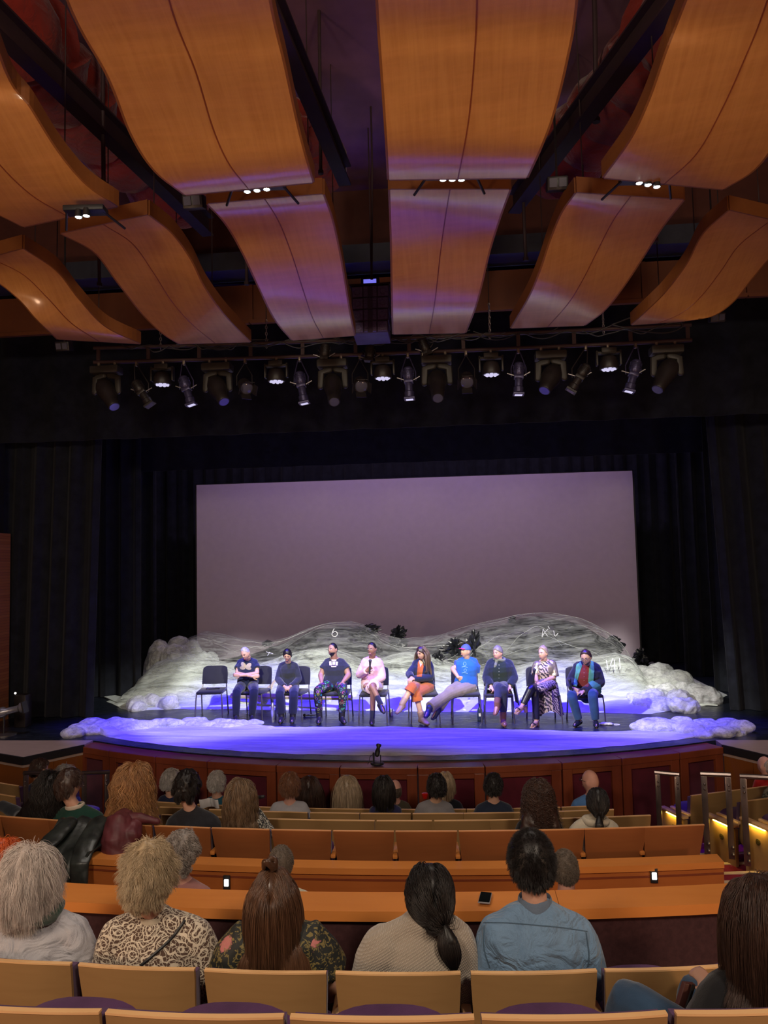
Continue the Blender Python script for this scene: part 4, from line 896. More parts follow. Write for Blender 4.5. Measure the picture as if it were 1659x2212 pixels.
# follow lamp and box at the left edge of the stage
p = onZ(8, 1588, 1.0); r = wroot('stand_spotlight', p, 'silver-grey spotlight on a low round stand at the far left of the stage', 'stage light')
q = MB(); q.lathe(p, [(0.2, 0), (0.2, 0.02), (0.03, 0.03)], 24); q.obj('round_base', M_chairleg, r)
q = MB(); q.tube([p, p+Vector((0, 0, 0.32))], 0.018, 8); q.obj('pole', M_body, r)
q = MB(); d = Vector((1, 0.1, 0.22)).normalized(); cc = p+Vector((-0.02, 0, 0.36)); q.lathe(cc, [(0.05, -0.2), (0.085, -0.15), (0.085, 0.02), (0.055, 0.06), (0.05, 0.26), (0.085, 0.30), (0.085, 0.36)], 16, Rdir(d)); q.obj('lamp_head', plain('silver_lamp_paint', (0.30, 0.30, 0.33), 0.3, 0.7), r)
q = MB(); q.box(cc+d*0.36, (0.18, 0.18, 0.02), Rdir(d)); q.obj('gel_frame', M_body, r, smooth=False)
p = onZ(42, 1572, 1.0); r = wroot('equipment_case', p, 'dark upright equipment box beside the brick pier', 'case'); q = MB(); q.box(p+Vector((0, 0.1, 0.27)), (0.2, 0.2, 0.54), bev=0.01); q.obj('box', M_body, r); q = MB(); q.ell(p+Vector((-0.08, 0, 0.57)), 0.018, n=8); q.obj('indicator_lamp', emit('small_white_lamp', (1, 0.95, 0.85), 3), r)

# ---------------------------------------------------------------- tulle
def tulle(name, alpha0, alpha1, sc=(0.8, 5, 3), col=(0.80, 0.83, 0.78), rough=0.9, dist=1.0, lo=0.35, hi=0.65):
    m, t = base(name, col, rough, spec=0.1); v = t.coord(sc); f = t.noise(v, 1.6, 6, 0.62, dist)
    g = t.noise(t.coord((sc[0]*4, sc[1]*5, sc[2]*5)), 1.6, 3, 0.6, dist)
    a = t.mix(0.35, t.ramp(f, [(lo, 0.0), (hi, 1.0)]), t.ramp(g, [(0.35, 0.0), (0.65, 1.0)]))
    mr = t.n('ShaderNodeMapRange'); t.link(a, mr.inputs[0]); mr.inputs[3].default_value = alpha0; mr.inputs[4].default_value = alpha1
    t.link(mr.outputs[0], t.b.inputs['Alpha']); t.b.inputs['Subsurface Weight'].default_value = 0.0
    t.link(t.mix(f, [c*0.93 for c in col], [min(1, c*1.04) for c in col]), t.b.inputs['Base Color'])
    t.bump(g, 0.5, 0.03); return m
M_tfront = tulle('front_tulle', 0.30, 0.98, sc=(0.18, 2.6, 3), col=(0.74, 0.74, 0.80), dist=0.5, lo=0.36, hi=0.60)
M_tmid = tulle('white_tulle', 0.90, 1.0, sc=(0.5, 2.5, 3), col=(0.80, 0.86, 0.80), dist=0.6)
M_tveil = tulle('veil_tulle', 0.01, 0.25, sc=(0.35, 1.4, 2.6), col=(0.66, 0.69, 0.68), dist=2.6, lo=0.44, hi=0.66)
M_tveil2 = tulle('dense_tulle', 0.02, 0.58, sc=(0.35, 1.0, 1.5), col=(0.78, 0.84, 0.80), dist=2.6, lo=0.40, hi=0.60)
M_plastic = plain('black_plastic_sheet', (0.010, 0.011, 0.013), 0.30, spec=0.5, var=0.3, bump=1.0, bs=16)
def fbm(x, y, s=0, o=4):
    v = 0; a = 1
    for k in range(o): v += a*mnoise.noise(Vector((x*(2**k)+s*7.3, y*(2**k)-s*3.1, s+k*1.7))); a *= 0.5
    return v
def sheet(nx, ny, x0, x1, front, back, h, eps=0.0):
    """cloth lying on the stage: front(x)/back(x) edges in Y, h(x, y, s, t) height above the floor"""
    rows = []
    for j in range(ny+1):
        t = j/ny; rr = []
        for i in range(nx+1):
            u = i/nx; x = x0+(x1-x0)*u; f, bk = front(x), back(x); y = f+(bk-f)*t
            e = min(1, 8*min(u, 1-u), 6*t, 6*(1-t)) if eps == 0 else 1
            rr.append((x, y, 1.004+max(0.0, h(x, y, u, t))*(e**0.7)))
        rows.append(rr)
    return rows
def interp(tab):
    X = [a for a, _ in tab]; Y_ = [b_ for _, b_ in tab]; return lambda x: float(np.interp(x, X, Y_))
# front strip of tulle along the lip
def lipY(x): return LYC-math.sqrt(max(0.1, (LR-0.42)**2-x*x))
fr = lambda x: max(lipY(min(4.6, abs(x))), 0)+0.10*fbm(x*1.5, 0.3, 1)-(0.25 if abs(x) > 4.3 else 0.0)*0
bk_t = interp([(-5.4, 11.9), (-5.0, 12.15), (-4.4, 12.7), (-3.9, 12.85), (-3.3, 12.85), (-2.6, 12.8), (-2.2, 12.5), (-1.5, 12.45), (0, 12.45), (1.5, 12.25), (3.0, 12.05), (4.0, 12.15), (4.6, 12.35), (5.0, 12.2), (5.25, 11.8)])
bk = lambda x: bk_t(x)+0.07*fbm(x*2.2, 2.2, 2)
hf = lambda x, y, u, t: 0.018+0.020*abs(fbm(x*0.7, y*7, 3))+(0.16*max(0, abs(x)-4.0)+(0.09 if x < -2.0 else 0.02)*max(0, t-0.75)*3)*(0.6+abs(fbm(x*3, y*3, 4, 5)))
r = wroot('front_tulle_strip', (0, 11, 1.0), 'long strip of white tulle lying along the front of the stage in blue light', 'tulle')
r['category'] = 'fabric'
q = MB(); q.slab(sheet(260, 50, -5.35, 5.15, lambda x: lipY(min(4.75, abs(x)))+(0.12 if abs(x) < 4.5 else 0.12+0.35*(abs(x)-4.5))+0.03*fbm(x*3, 0, 1), bk, hf), (0, 0, -0.002)); q.obj('flat_layer', M_tfront, r)
M_tpuff = tulle('puffed_tulle', 0.25, 1.0, sc=(2.5, 2.5, 4), col=(0.80, 0.82, 0.84), dist=2.0)
def puff(root, c, rx, ry, rz_, mat, seed, name='gathered_edge', n=12, wr=0.05):
    rs = np.random.RandomState(seed); q = MB(); c = Vector(c)
    for k in range(n):
        a = rs.uniform(-1, 1, 3); s = rs.uniform(0.35, 0.6)
        q.ell(c+Vector((a[0]*rx*0.8, a[1]*ry*0.7, abs(a[2])*rz_*0.45)), (rx*s*0.8, ry*s*0.8, rz_*s*1.0), n=12)
    return robj(q, name, mat, root, 0.024, 1, wr*1.3, 6.0, seed)
puff(r, (-4.75, 12.05, 1.0), 0.55, 0.5, 0.19, M_tpuff, 1); puff(r, (-4.15, 12.45, 1.0), 0.55, 0.35, 0.17, M_tpuff, 2); puff(r, (-3.3, 12.55, 1.0), 0.6, 0.22, 0.13, M_tpuff, 3); puff(r, (-2.6, 12.5, 1.0), 0.4, 0.2, 0.10, M_tpuff, 8)
puff(r, (4.75, 12.0, 1.0), 0.5, 0.45, 0.18, M_tpuff, 4); puff(r, (4.2, 12.2, 1.02), 0.5, 0.3, 0.16, M_tpuff, 5)
# broad white spread behind the chairs rising towards the hills
fr2 = interp([(-6.0, 14.9), (-5.3, 14.1), (-4.9, 13.95), (-4.2, 14.05), (0, 13.75), (2.5, 13.62), (4.2, 13.45), (4.7, 13.8), (5.3, 14.2), (6.0, 15.2)])
r = wroot('tulle_spread', (0, 15, 1.0), 'broad white tulle spread over the stage behind the chairs', 'fabric')
hm = lambda x, y, u, t: 0.05+0.28*t+0.08*abs(fbm(x*0.5, y*1.8, 6))+0.04*abs(fbm(x*2, y*5, 7))
q = MB(); q.slab(sheet(220, 70, -6.0, 6.0, lambda x: fr2(x)+0.04*fbm(x*3, 1, 5), lambda x: 17.3, lambda x, y, u, t: hm(x, y, u, t)*min(1, 4*t+0.35)), (0, 0, -0.003)); q.obj('main_sheet', M_tmid, r)
puff(r, (-4.75, 14.25, 1.02), 0.42, 0.4, 0.26, M_tpuff, 11); puff(r, (4.45, 13.85, 1.02), 0.5, 0.45, 0.30, M_tpuff, 12, wr=0.08); puff(r, (4.95, 14.6, 1.03), 0.6, 0.5, 0.36, M_tpuff, 13, wr=0.08)
for k, (x, y) in enumerate(((-4.2, 15.0), (-3.4, 15.2), (3.8, 15.0))): puff(r, (x, y, 1.08), 0.6, 0.4, 0.2, M_tpuff, 20+k, wr=0.05)
# hills: black plastic below, veils above
TY = 16.6
def sil(pts):
    P = [onY(px, py, TY) for px, py in pts]; X = [p.x for p in P]; Z = [p.z-1.0 for p in P]; return lambda x: float(np.interp(x, X, Z))
Sout = sil([(330, 1500), (355, 1450), (380, 1405), (415, 1380), (440, 1368), (480, 1375), (520, 1388), (580, 1390), (620, 1382), (665, 1362), (710, 1350), (760, 1348), (800, 1358), (830, 1378), (870, 1384), (915, 1382), (960, 1374), (1010, 1358), (1060, 1347), (1110, 1336), (1165, 1328), (1220, 1334), (1265, 1345), (1310, 1368), (1345, 1400), (1365, 1440), (1390, 1455), (1440, 1475), (1480, 1495)])
Sdark = sil([(330, 1500), (430, 1440), (520, 1420), (600, 1395), (660, 1368), (720, 1353), (770, 1350), (805, 1362), (820, 1395), (870, 1400), (930, 1400), (960, 1385), (1010, 1370), (1060, 1355), (1110, 1342), (1165, 1334), (1220, 1342), (1265, 1352), (1310, 1375), (1340, 1405), (1360, 1450), (1480, 1500)])
def hill(S, yf, yb, ridge, k, seed, x0=-5.6, x1=5.4, nx=260, ny=46, rough=0.1, mid=TY):
    rows = []
    for j in range(ny+1):
        t = j/ny; y = yf+(yb-yf)*t; rr = []
        p = math.sin(min(1, t/ridge)*PI/2)**k if t < ridge else math.cos((t-ridge)/(1-ridge)*PI/2)**0.8
        for i in range(nx+1):
            x = x0+(x1-x0)*i/nx; s = max(0.02, S(x)); e = 1-p
            z = s*p + rough*(fbm(x*0.8, y*0.8, seed)*0.8+0.35*abs(fbm(x*1.3+y*1.1, y*0.5, seed+2)))*min(1, 4*t)*math.sqrt(max(0, 1-p))*1.6
            z += rough*0.25*abs(fbm(x*2.2, y*2.2+x*1.2, seed+4))*p*(1 if t < ridge else 0)*0.6
            rr.append((x, y, 1.02+max(0.0, z)))
        rows.append(rr)
    return rows
r0 = wroot('plastic_hill', (0, TY, 1.0), 'glossy black plastic sheeting heaped as hills beneath the tulle', 'plastic sheet')
q = MB(); q.slab(hill(lambda x: Sdark(x)*(0.97+0.05*fbm(x*1.5, 0, 9)), 15.7, 18.2, 0.5, 0.9, 8, -5.3, 5.2, 240, 40, 0.18), (0, 0, -0.01)); q.obj('sheeting', M_plastic, r0)
def shard(px, py, w, h, lb, seed, Y=16.35, asym=0.0):
    """crumpled black plastic standing out of the tulle"""
    p = onY(px, py, Y); rs = np.random.RandomState(seed); r = wroot('plastic_bag', p, lb, 'plastic sheet', 'crumpled black plastic pieces'); q = MB()
    bm = bmesh.new(); bmesh.ops.create_icosphere(bm, subdivisions=4, radius=1.0)
    for v in bm.verts:
        c = v.co.copy(); r1 = 1-2.0*abs(mnoise.noise(c*1.4+Vector((seed*3.1, 0, 0))))+0.9*(0.3-abs(mnoise.noise(c*3.3+Vector((0, seed*2.3, 0)))))+0.35*mnoise.noise(c*8+Vector((seed, 0, 0)))
        r1 = max(0.25, r1); v.co = Vector((c.x*w*0.62+asym*w*max(0, c.z), c.y*0.16, c.z*h*0.75-h*0.62))*1.0; v.co.x *= r1*(1-0.35*max(0, c.z)); v.co.y *= r1; v.co.z = (c.z*h*0.75*(0.6+0.4*r1))-h*0.55
    bm.verts.index_update(); q.add([v.co+p for v in bm.verts], [[v.index for v in f.verts] for f in bm.faces]); bm.free(); q.obj('film', M_plastic, r, smooth=False)
shard(860, 1357, 0.36, 0.36, 'pointed black plastic tip standing between the two hills', 1, 16.7, 0.1); shard(1107, 1333, 0.16, 0.12, 'small black plastic tuft on top of the right hill', 2, 16.9); shard(578, 1384, 0.2, 0.1, 'small black plastic tuft on the left ridge', 3, 16.8)
shard(1025, 1375, 0.40, 0.70, 'tall crumpled black plastic behind the cap wearer', 4, 15.7); shard(945, 1415, 0.34, 0.38, 'crumpled black plastic right of the woman in the blazer', 5, 15.6); shard(985, 1385, 0.5, 0.35, 'glossy black plastic fold left of the cap', 6, 15.75)
shard(790, 1352, 0.5, 0.28, 'black plastic fold on the crest of the left hill', 7, 16.5, 0.4); shard(1325, 1378, 0.35, 0.3, 'black plastic fold on the right slope', 8, 16.7); shard(1160, 1455, 0.5, 0.22, 'low black plastic fold beside the gold jacket', 9, 15.3); shard(668, 1455, 0.5, 0.25, 'low black plastic fold behind the clasped-hands woman', 10, 15.4)
shard(1385, 1405, 0.3, 0.4, 'black plastic scrap at the lower right corner of the screen', 12, 18.3)
r = wroot('tulle_hills', (0, TY, 1.0), 'sheer white tulle veils draped over the black hills with scrawled marks', 'fabric')
q = MB(); q.slab(hill(lambda x: Sout(x)+0.02, 15.0, 18.6, 0.46, 0.75, 21, -5.75, 5.5, 300, 60, 0.22), (0, 0, -0.002)); q.obj('outer_veil', M_tveil, r)
lowS = sil([(330, 1500), (350, 1445), (375, 1410), (415, 1388), (440, 1378), (480, 1385), (520, 1400), (580, 1415), (620, 1405), (680, 1385), (720, 1372), (760, 1380), (800, 1400), (830, 1388), (850, 1382), (880, 1378), (915, 1388), (950, 1405), (990, 1420), (1040, 1425), (1100, 1420), (1150, 1395), (1180, 1388), (1220, 1400), (1265, 1400), (1310, 1392), (1345, 1405), (1365, 1440), (1400, 1465), (1480, 1500)])
q = MB(); q.slab(hill(lambda x: lowS(x)*(0.80+0.10*math.sin(x*1.9)), 14.6, 17.4, 0.40, 0.8, 33, -5.7, 5.4, 300, 60, 0.25), (0, 0, -0.002)); q.obj('inner_veil', M_tveil2, r)
q = MB(); q.slab(hill(lambda x: lowS(x)*(0.50+0.2*fbm(x*0.6, 1, 3)), 14.3, 16.2, 0.45, 0.8, 41, -5.5, 5.3, 240, 40, 0.2), (0, 0, -0.002)); q.obj('lower_veil', M_tveil2, r)
puff(r, (-4.9, 16.2, 1.12), 0.8, 0.6, 1.2, tulle('left_puff_tulle', 0.10, 0.80, sc=(1.5, 1.5, 2.2), col=(0.78, 0.83, 0.77), dist=2.0), 31, 'side_heap', 16, 0.05); puff(r, (-4.7, 16.0, 1.1), 0.6, 0.5, 1.0, M_tveil2, 35, 'inner_heap', 12, 0.05); puff(r, (4.65, 15.6, 1.05), 0.75, 0.6, 0.52, tulle('right_puff_tulle', 0.10, 0.75, sc=(1.5, 1.5, 2.2), col=(0.75, 0.78, 0.74), dist=2.0), 32, 'side_heap', 14, 0.05)
# gathered strands of tulle running over the hills
rs = np.random.RandomState(77); HO = hill(lambda x: Sout(x)+0.02, 15.0, 18.6, 0.46, 0.75, 21, -5.75, 5.5, 300, 60, 0.22); M_strand = tulle('gathered_tulle_strand', 0.15, 0.55, sc=(2, 2, 2))
HI = hill(lambda x: lowS(x)*(0.80+0.10*math.sin(x*1.9)), 14.6, 17.4, 0.40, 0.8, 33, -5.7, 5.4, 300, 60, 0.25)
def surf(H, x, t):
    i = int(np.clip((x-H[0][0][0])/(H[0][-1][0]-H[0][0][0])*300, 0, 299)); j = int(np.clip(t*60, 0, 59)); return Vector(H[j][i])
q = MB()
for k in range(50):
    H = HO if k % 3 else HI
    x0 = rs.uniform(-5, 3.5); L = rs.uniform(0.8, 3.0); t0 = rs.uniform(0.08, 0.44); t1 = np.clip(t0+rs.uniform(-0.25, 0.25), 0.05, 0.46); pts = []
    bow = rs.uniform(-0.1, 0.1)
    for i in range(22): u = i/21; x = min(x0+L*u, 5.0); p = surf(H, x, np.clip(t0+(t1-t0)*u+bow*math.sin(PI*u), 0.03, 0.47)); pts.append(p+Vector((0, -0.01, 0.012)))
    pts = [Vector(p) for p in curve_pts([tuple(p) for p in pts[::3]], 28)]
    w = rs.uniform(0.0015, 0.0045); q.tube(pts, [w*(0.3+math.sin(PI*i/27)) for i in range(28)], 5)
q.obj('gathered_folds', M_strand, r)
M_chalk = plain('chalk_white_mark', (0.85, 0.85, 0.85), 0.8, var=0)
def mark(strokes, Y, w=0.009):
    q = MB()
    for s in strokes: q.tube([tuple(p) for p in curve_pts([tuple(onY(px, py, Y)) for px, py in s], 4*len(s)+4)], w, 6)
    q.obj('scrawled_mark', M_chalk, r)
mark([[(722, 1358), (718, 1366), (718, 1373), (725, 1375), (729, 1369), (725, 1364), (719, 1366)]], 15.85)
mark([[(1173, 1358), (1177, 1366), (1183, 1374)], [(1171, 1376), (1177, 1366), (1184, 1359)], [(1173, 1358), (1171, 1376)], [(1196, 1362), (1199, 1374), (1206, 1367)], [(1184, 1353), (1187, 1358)]], 15.85, 0.008)
mark([[(1310, 1426), (1313, 1446)], [(1324, 1422), (1319, 1438), (1329, 1437)], [(1327, 1425), (1328, 1447)], [(1338, 1422), (1340, 1443)]], 14.85, 0.009)
mark([[(583, 1408), (578, 1416)], [(575, 1408), (590, 1412)]], 15.3, 0.005)
# wooden frame pieces lying in the tulle behind the performers
q = MB(); A = onZ(560, 1512, 1.15); B = onY(600, 1468, 15.0); C = onZ(760, 1507, 1.25)
r = wroot('draped_timber', A, 'pale timber sticks showing through the tulle behind the seated row', 'timber'); q.tube([A, B], 0.05, 8); q.tube([onZ(500, 1503, 1.2), C], 0.05, 8); q.obj('sticks', plain('pale_timber', (0.55, 0.45, 0.25), 0.7), r)
# light on the stage floor at the wings, imitated by flat white sheets
for (a, bb, c_, d_, lb) in (((203, 1495), (330, 1490), (260, 1520), (330, 1520), 'white tulle trailing into the left wing'), ((1475, 1510), (1548, 1505), (1550, 1522), (1490, 1520), 'white tulle trailing into the right wing')):
    q = MB(); q.slab([[onZ(*a, 1.03), onZ(*bb, 1.03)], [onZ(*c_, 1.03), onZ(*d_, 1.03)]], (0, 0, -0.02)); tag(q.obj('tulle_tail', M_tmid, smooth=False), lb, 'fabric')
# ---------------------------------------------------------------- people
from mathutils.bvhtree import BVHTree
def SKIN(name, col):
    m = plain('skin_'+name, col, 0.5, spec=0.4, var=0.08, vs=12); m.node_tree.nodes['Principled BSDF'].inputs['Subsurface Weight'].default_value = 0.0; return m
SK = dict(fair=SKIN('fair', (0.58, 0.33, 0.24)), tan=SKIN('tan', (0.50, 0.29, 0.19)), brown=SKIN('brown', (0.33, 0.17, 0.10)), dark=SKIN('dark', (0.24, 0.115, 0.07)), pink=SKIN('pink', (0.62, 0.33, 0.26)))
def hair_mat(name, c1, c2, rough=0.42, spec=0.5):
    if 'hair_'+name in MATS: return MATS['hair_'+name]
    m, t = base('hair_'+name, c1, rough, spec=spec); hi = t.n('ShaderNodeHairInfo'); v = t.coord((18, 18, 3)); f = t.noise(v, 2.0, 4)
    c = t.mix(hi.outputs['Random'], c1, c2); t.link(t.mix(t.ramp(f, [(0.35, 0.0), (0.65, 0.6)]), c, [a*0.5 for a in c1]), t.b.inputs['Base Color']); MATS['hair_'+name] = m; return m
HM = dict(white=hair_mat('white', (0.55, 0.47, 0.42), (0.80, 0.72, 0.66), 0.5), blonde=hair_mat('blonde', (0.42, 0.31, 0.18), (0.66, 0.52, 0.34)), brown=hair_mat('brown', (0.075, 0.034, 0.018), (0.17, 0.08, 0.042), 0.32),
 black=hair_mat('black', (0.010, 0.008, 0.008), (0.028, 0.022, 0.02), 0.42, 0.35), orange=hair_mat('orange', (0.60, 0.09, 0.015), (0.85, 0.19, 0.04)), grey=hair_mat('grey', (0.22, 0.19, 0.17), (0.42, 0.37, 0.33), 0.5),
 strawberry=hair_mat('strawberry', (0.26, 0.11, 0.040), (0.50, 0.27, 0.11)), dkbrown=hair_mat('dark_brown', (0.035, 0.016, 0.012), (0.075, 0.035, 0.022)), ash=hair_mat('ash', (0.11, 0.065, 0.035), (0.25, 0.16, 0.09)),
 auburn=hair_mat('auburn', (0.14, 0.055, 0.025), (0.26, 0.11, 0.05)), ltblonde=hair_mat('light_blonde', (0.34, 0.25, 0.16), (0.56, 0.42, 0.28)), ltgrey=hair_mat('light_grey', (0.36, 0.34, 0.32), (0.60, 0.57, 0.54), 0.5), crop=hair_mat('cropped', (0.10, 0.075, 0.055), (0.20, 0.155, 0.12), 0.6))
def sstep(a, b, x): t = np.clip((x-a)/(b-a), 0, 1); return t*t*(3-2*t)
def headfn(d, inf=0.0):
    dx, dy, dz = d[..., 0], d[..., 1], d[..., 2]; lo = np.clip(-dz, 0, 1); fr = sstep(-0.1, 0.6, dy)
    x = 0.077*dx*(1-0.30*sstep(0.25, 1.0, lo)); y = 0.097*dy*(1-0.30*sstep(0.2, 0.9, lo)*(1-fr))*(1-0.05*fr); z = 0.120*dz
    g = lambda cx, cz, wx, wz: np.exp(-(((np.abs(dx)-cx)/wx)**2+((dz-cz)/wz)**2))
    y = y+fr*(0.020*g(0, -0.16, 0.13, 0.14)+0.010*g(0, 0.05, 0.09, 0.16)-0.010*g(0.36, 0.06, 0.17, 0.10)+0.005*g(0, -0.50, 0.30, 0.07)+0.008*g(0, -0.82, 0.35, 0.16)+0.004*g(0.3, 0.26, 0.3, 0.08)+0.004*g(0.5, -0.2, 0.2, 0.2))
    p = np.stack([x, y, z], -1)
    if not np.isscalar(inf) or inf: p = p+d*np.asarray(inf)[..., None]
    return p
def head_grid(n=36, m=26):
    th = np.linspace(0.02, PI-0.02, m); ph = np.linspace(0, 2*PI, n, endpoint=False); T, P_ = np.meshgrid(th, ph, indexing='ij')
    return np.stack([np.sin(T)*np.cos(P_), np.sin(T)*np.sin(P_), np.cos(T)], -1)
def add_closed(q, pts):
    m, n = pts.shape[:2]; vs = [Vector(p) for p in pts.reshape(-1, 3)]; fs = [(i*n+j, (i+1)*n+j, (i+1)*n+(j+1) % n, i*n+(j+1) % n) for i in range(m-1) for j in range(n)]
    fs += [tuple(range(n)), tuple((m-1)*n+j for j in reversed(range(n)))]; q.add(vs, fs)
def hairline(d, style):
    az = np.arctan2(np.abs(d[..., 0]), d[..., 1]); dz = d[..., 2]            # 0 front .. pi back
    tab = dict(short=[0.60, 0.30, 0.02, -0.50, -0.60], long=[0.62, 0.25, -0.35, -0.70, -0.75], bald=[1.2, 1.2, 0.28, 0.25, 0.15], receding=[0.80, 0.62, 0.02, -0.45, -0.55])[style]
    h = np.interp(az, [0, 0.9, 1.5, 2.1, PI], tab)
    if style == 'bald': return sstep(-0.62, -0.50, dz)*sstep(0.34, 0.24, dz)*sstep(1.3, 1.55, az)
    return sstep(h-0.06, h+0.06, dz)
def frame(f, u):
    f = Vector(f).normalized(); u = Vector(u); u = (u-f*u.dot(f)).normalized(); r = f.cross(u); return Matrix((r, f, u)).transposed()
class Head:
    def __init__(s, C, yaw=0, pitch=0, roll=0, face=(0, 1, 0), s_=1.0):
        """yaw +: turns to picture-left; pitch +: looks up; roll +: tips to picture-right"""
        f = Vector(face); R = Matrix.Rotation(math.radians(yaw), 3, 'Z'); f = (R@f).normalized(); side = f.cross(Vector((0, 0, 1)))
        Rp = Matrix.Rotation(math.radians(pitch), 3, side); f = Rp@f; u = Rp@Vector((0, 0, 1)); Rr = Matrix.Rotation(math.radians(roll), 3, Vector((0, 1, 0)))
        s.R = frame(Rr@f, Rr@u); s.C = Vector(C); s.s = s_
    def w(s, p): return s.C+s.R@(Vector(p)*s.s)
    def wn(s, P_): M = np.array(s.R); return np.asarray(P_)@M.T*s.s+np.array(s.C)
def hair_curves(name, parent, P_, rad, mat):
    """P_ (N,K,3) world positions"""
    N, K, _ = P_.shape; hc = bpy.data.hair_curves.new(name); hc.add_curves([K]*N)
    hc.points.foreach_set('position', P_.astype('f').ravel()); a = hc.attributes.get('radius') or hc.attributes.new('radius', 'FLOAT', 'POINT')
    t = np.linspace(0, 1, K); r = rad*(1-0.75*t**2); a.data.foreach_set('value', np.tile(r, N).astype('f'))
    hc.materials.append(mat); o = bpy.data.objects.new(name, hc); COL.objects.link(o); o.parent = parent; o.matrix_parent_inverse = Matrix.Translation(parent.root.location).inverted() if hasattr(parent, 'root') else Matrix.Translation(parent.location).inverted()
    return o
def strands(H, N, K, L, seed, style='long', part=0.0, th=0.02, lift=0.5, comb=(0, 0, 0), grav=0.35, curl=0.0, clump=0.5, nclump=60, target=None, cols=(), stray=0.02, mask=None, wave=0.0, lvar=0.15):
    rs = np.random.RandomState(seed); d = rs.normal(size=(N*4, 3)); d /= np.linalg.norm(d, axis=1)[:, None]
    m = hairline(d, style); keep = rs.rand(len(d)) < m
    if mask is not None: keep &= mask(d)
    d = d[keep][:N]; N = len(d); M = np.array(H.R)
    lay = rs.rand(N)**0.7; p = headfn(d)+d*0.002; nrm = d/np.array([0.077, 0.097, 0.12])**1; nrm /= np.linalg.norm(nrm, axis=1)[:, None]
    ml = rs.normal(scale=stray, size=(N, 3)); side = np.sign(d[:, 0]-part+1e-6)
    dirv = nrm*lift+np.stack([side*0.6*(1-np.abs(d[:, 0]))*sstep(0.2, 0.8, d[:, 2]), -0.5*sstep(0.3, 0.9, d[:, 2])*(d[:, 1] < 0.3), 0*side], 1)*(0 if any(comb) else 1)+np.array(comb)+ml; dirv /= np.linalg.norm(dirv, axis=1)[:, None]
    g = M.T@np.array([0, 0, -1.0]); Ls = L*(1+rs.uniform(-lvar, lvar, N)) if np.isscalar(L) else L(d, rs); st = Ls/(K-1); out = [p.copy()]
    ax = np.array([0.077, 0.097, 0.12])[None, :]+(0.004+th*lay)[:, None]
    for k in range(1, K):
        gg = g[None, :]
        if target is not None:
            tv = np.array(target)[None, :]-p; tv /= np.linalg.norm(tv, axis=1)[:, None]+1e-6; gg = tv
        dirv = dirv*(1-grav)+gg*grav+ml*0.5; dirv /= np.linalg.norm(dirv, axis=1)[:, None]; q = p+dirv*st[:, None]
        e = np.linalg.norm(q/ax, axis=1); ins = e < 1; q[ins] /= e[ins][:, None]
        for (cc, rr) in cols:                       # body ellipsoids in head coordinates
            v = (q-np.array(cc))/(np.array(rr)+0.012*lay[:, None]); e = np.linalg.norm(v, axis=1); ins = e < 1
            q[ins] = np.array(cc)+v[ins]/e[ins][:, None]*(np.array(rr)+0.012*lay[ins][:, None])
        dv = q-p; l = np.linalg.norm(dv, axis=1)[:, None]; dirv = np.where(l > 1e-6, dv/np.maximum(l, 1e-6), dirv); p = p+dirv*st[:, None]; out.append(p.copy())
    P_ = np.stack(out, 1); ci = rs.choice(N, min(nclump, N), replace=False); dd = ((d[:, None]-d[ci][None])**2).sum(-1); near = ci[dd.argmin(1)]
    t = np.linspace(0, 1, K)[None, :, None]; P_ = P_*(1-clump*t)+P_[near]*(clump*t)
    if curl or wave:
        ph = rs.uniform(0, 6.3, N)[near % N]; fq = rs.uniform(0.8, 1.3, N)[near % N]*2*PI*6; s_ = np.linspace(0, 1, K)[None, :]*(Ls[:, None]/0.22)
        a = (curl+wave)*np.clip(np.linspace(0, 1, K)*4, 0, 1)[None, :]; w = s_*fq[:, None]*(1.0 if curl else 0.30)+ph[:, None]
        P_[..., 0] += a*np.cos(w); P_[..., 1] += (a if curl else 0)*np.sin(w)*(1 if curl else 0); P_[..., 2] += a*0.3*np.sin(w*1.3)
    return H.wn(P_)
def hand(q, wr, d, pn, side=1, curl=0.5, s=1.0):
    """wrist, finger direction, palm normal; side +-1 = which edge carries the thumb"""
    d = Vector(d).normalized(); pn = Vector(pn); pn = (pn-d*pn.dot(d)).normalized(); lt = d.cross(pn)*side; wr = Vector(wr)
    q.tube([wr-d*0.01, wr+d*0.03*s, wr+d*0.075*s, wr+d*0.09*s], [(0.027*s, 0.018*s), (0.036*s, 0.015*s), (0.040*s, 0.014*s), (0.036*s, 0.011*s)], 12, cap='round', ref=lt)
    for k, (o, L) in enumerate(((0.030, 0.070), (0.010, 0.080), (-0.010, 0.075), (-0.029, 0.058))):
        p = wr+d*0.085*s+lt*o*s; pts = [p-d*0.01, p]; a = 0.15; 
        for seg in (0.42, 0.33, 0.25):
            a += curl*0.9; dr = d*math.cos(a)+pn*math.sin(a); p = p+dr*L*seg*s; pts.append(p)
        q.tube(pts, [0.0092*s]*3+[0.0082*s, 0.0070*s], 8, cap='round')
    p = wr+d*0.018*s+lt*0.026*s; d2 = (d*0.62+lt*0.75+pn*0.25*curl).normalized(); d3 = (d*0.9+lt*0.25+pn*0.4*curl).normalized()
    q.tube([p, p+d2*0.034*s, p+d2*0.034*s+d3*0.030*s, p+d2*0.034*s+d3*0.05*s], [0.013*s, 0.011*s, 0.0095*s, 0.0075*s], 8, cap='round')
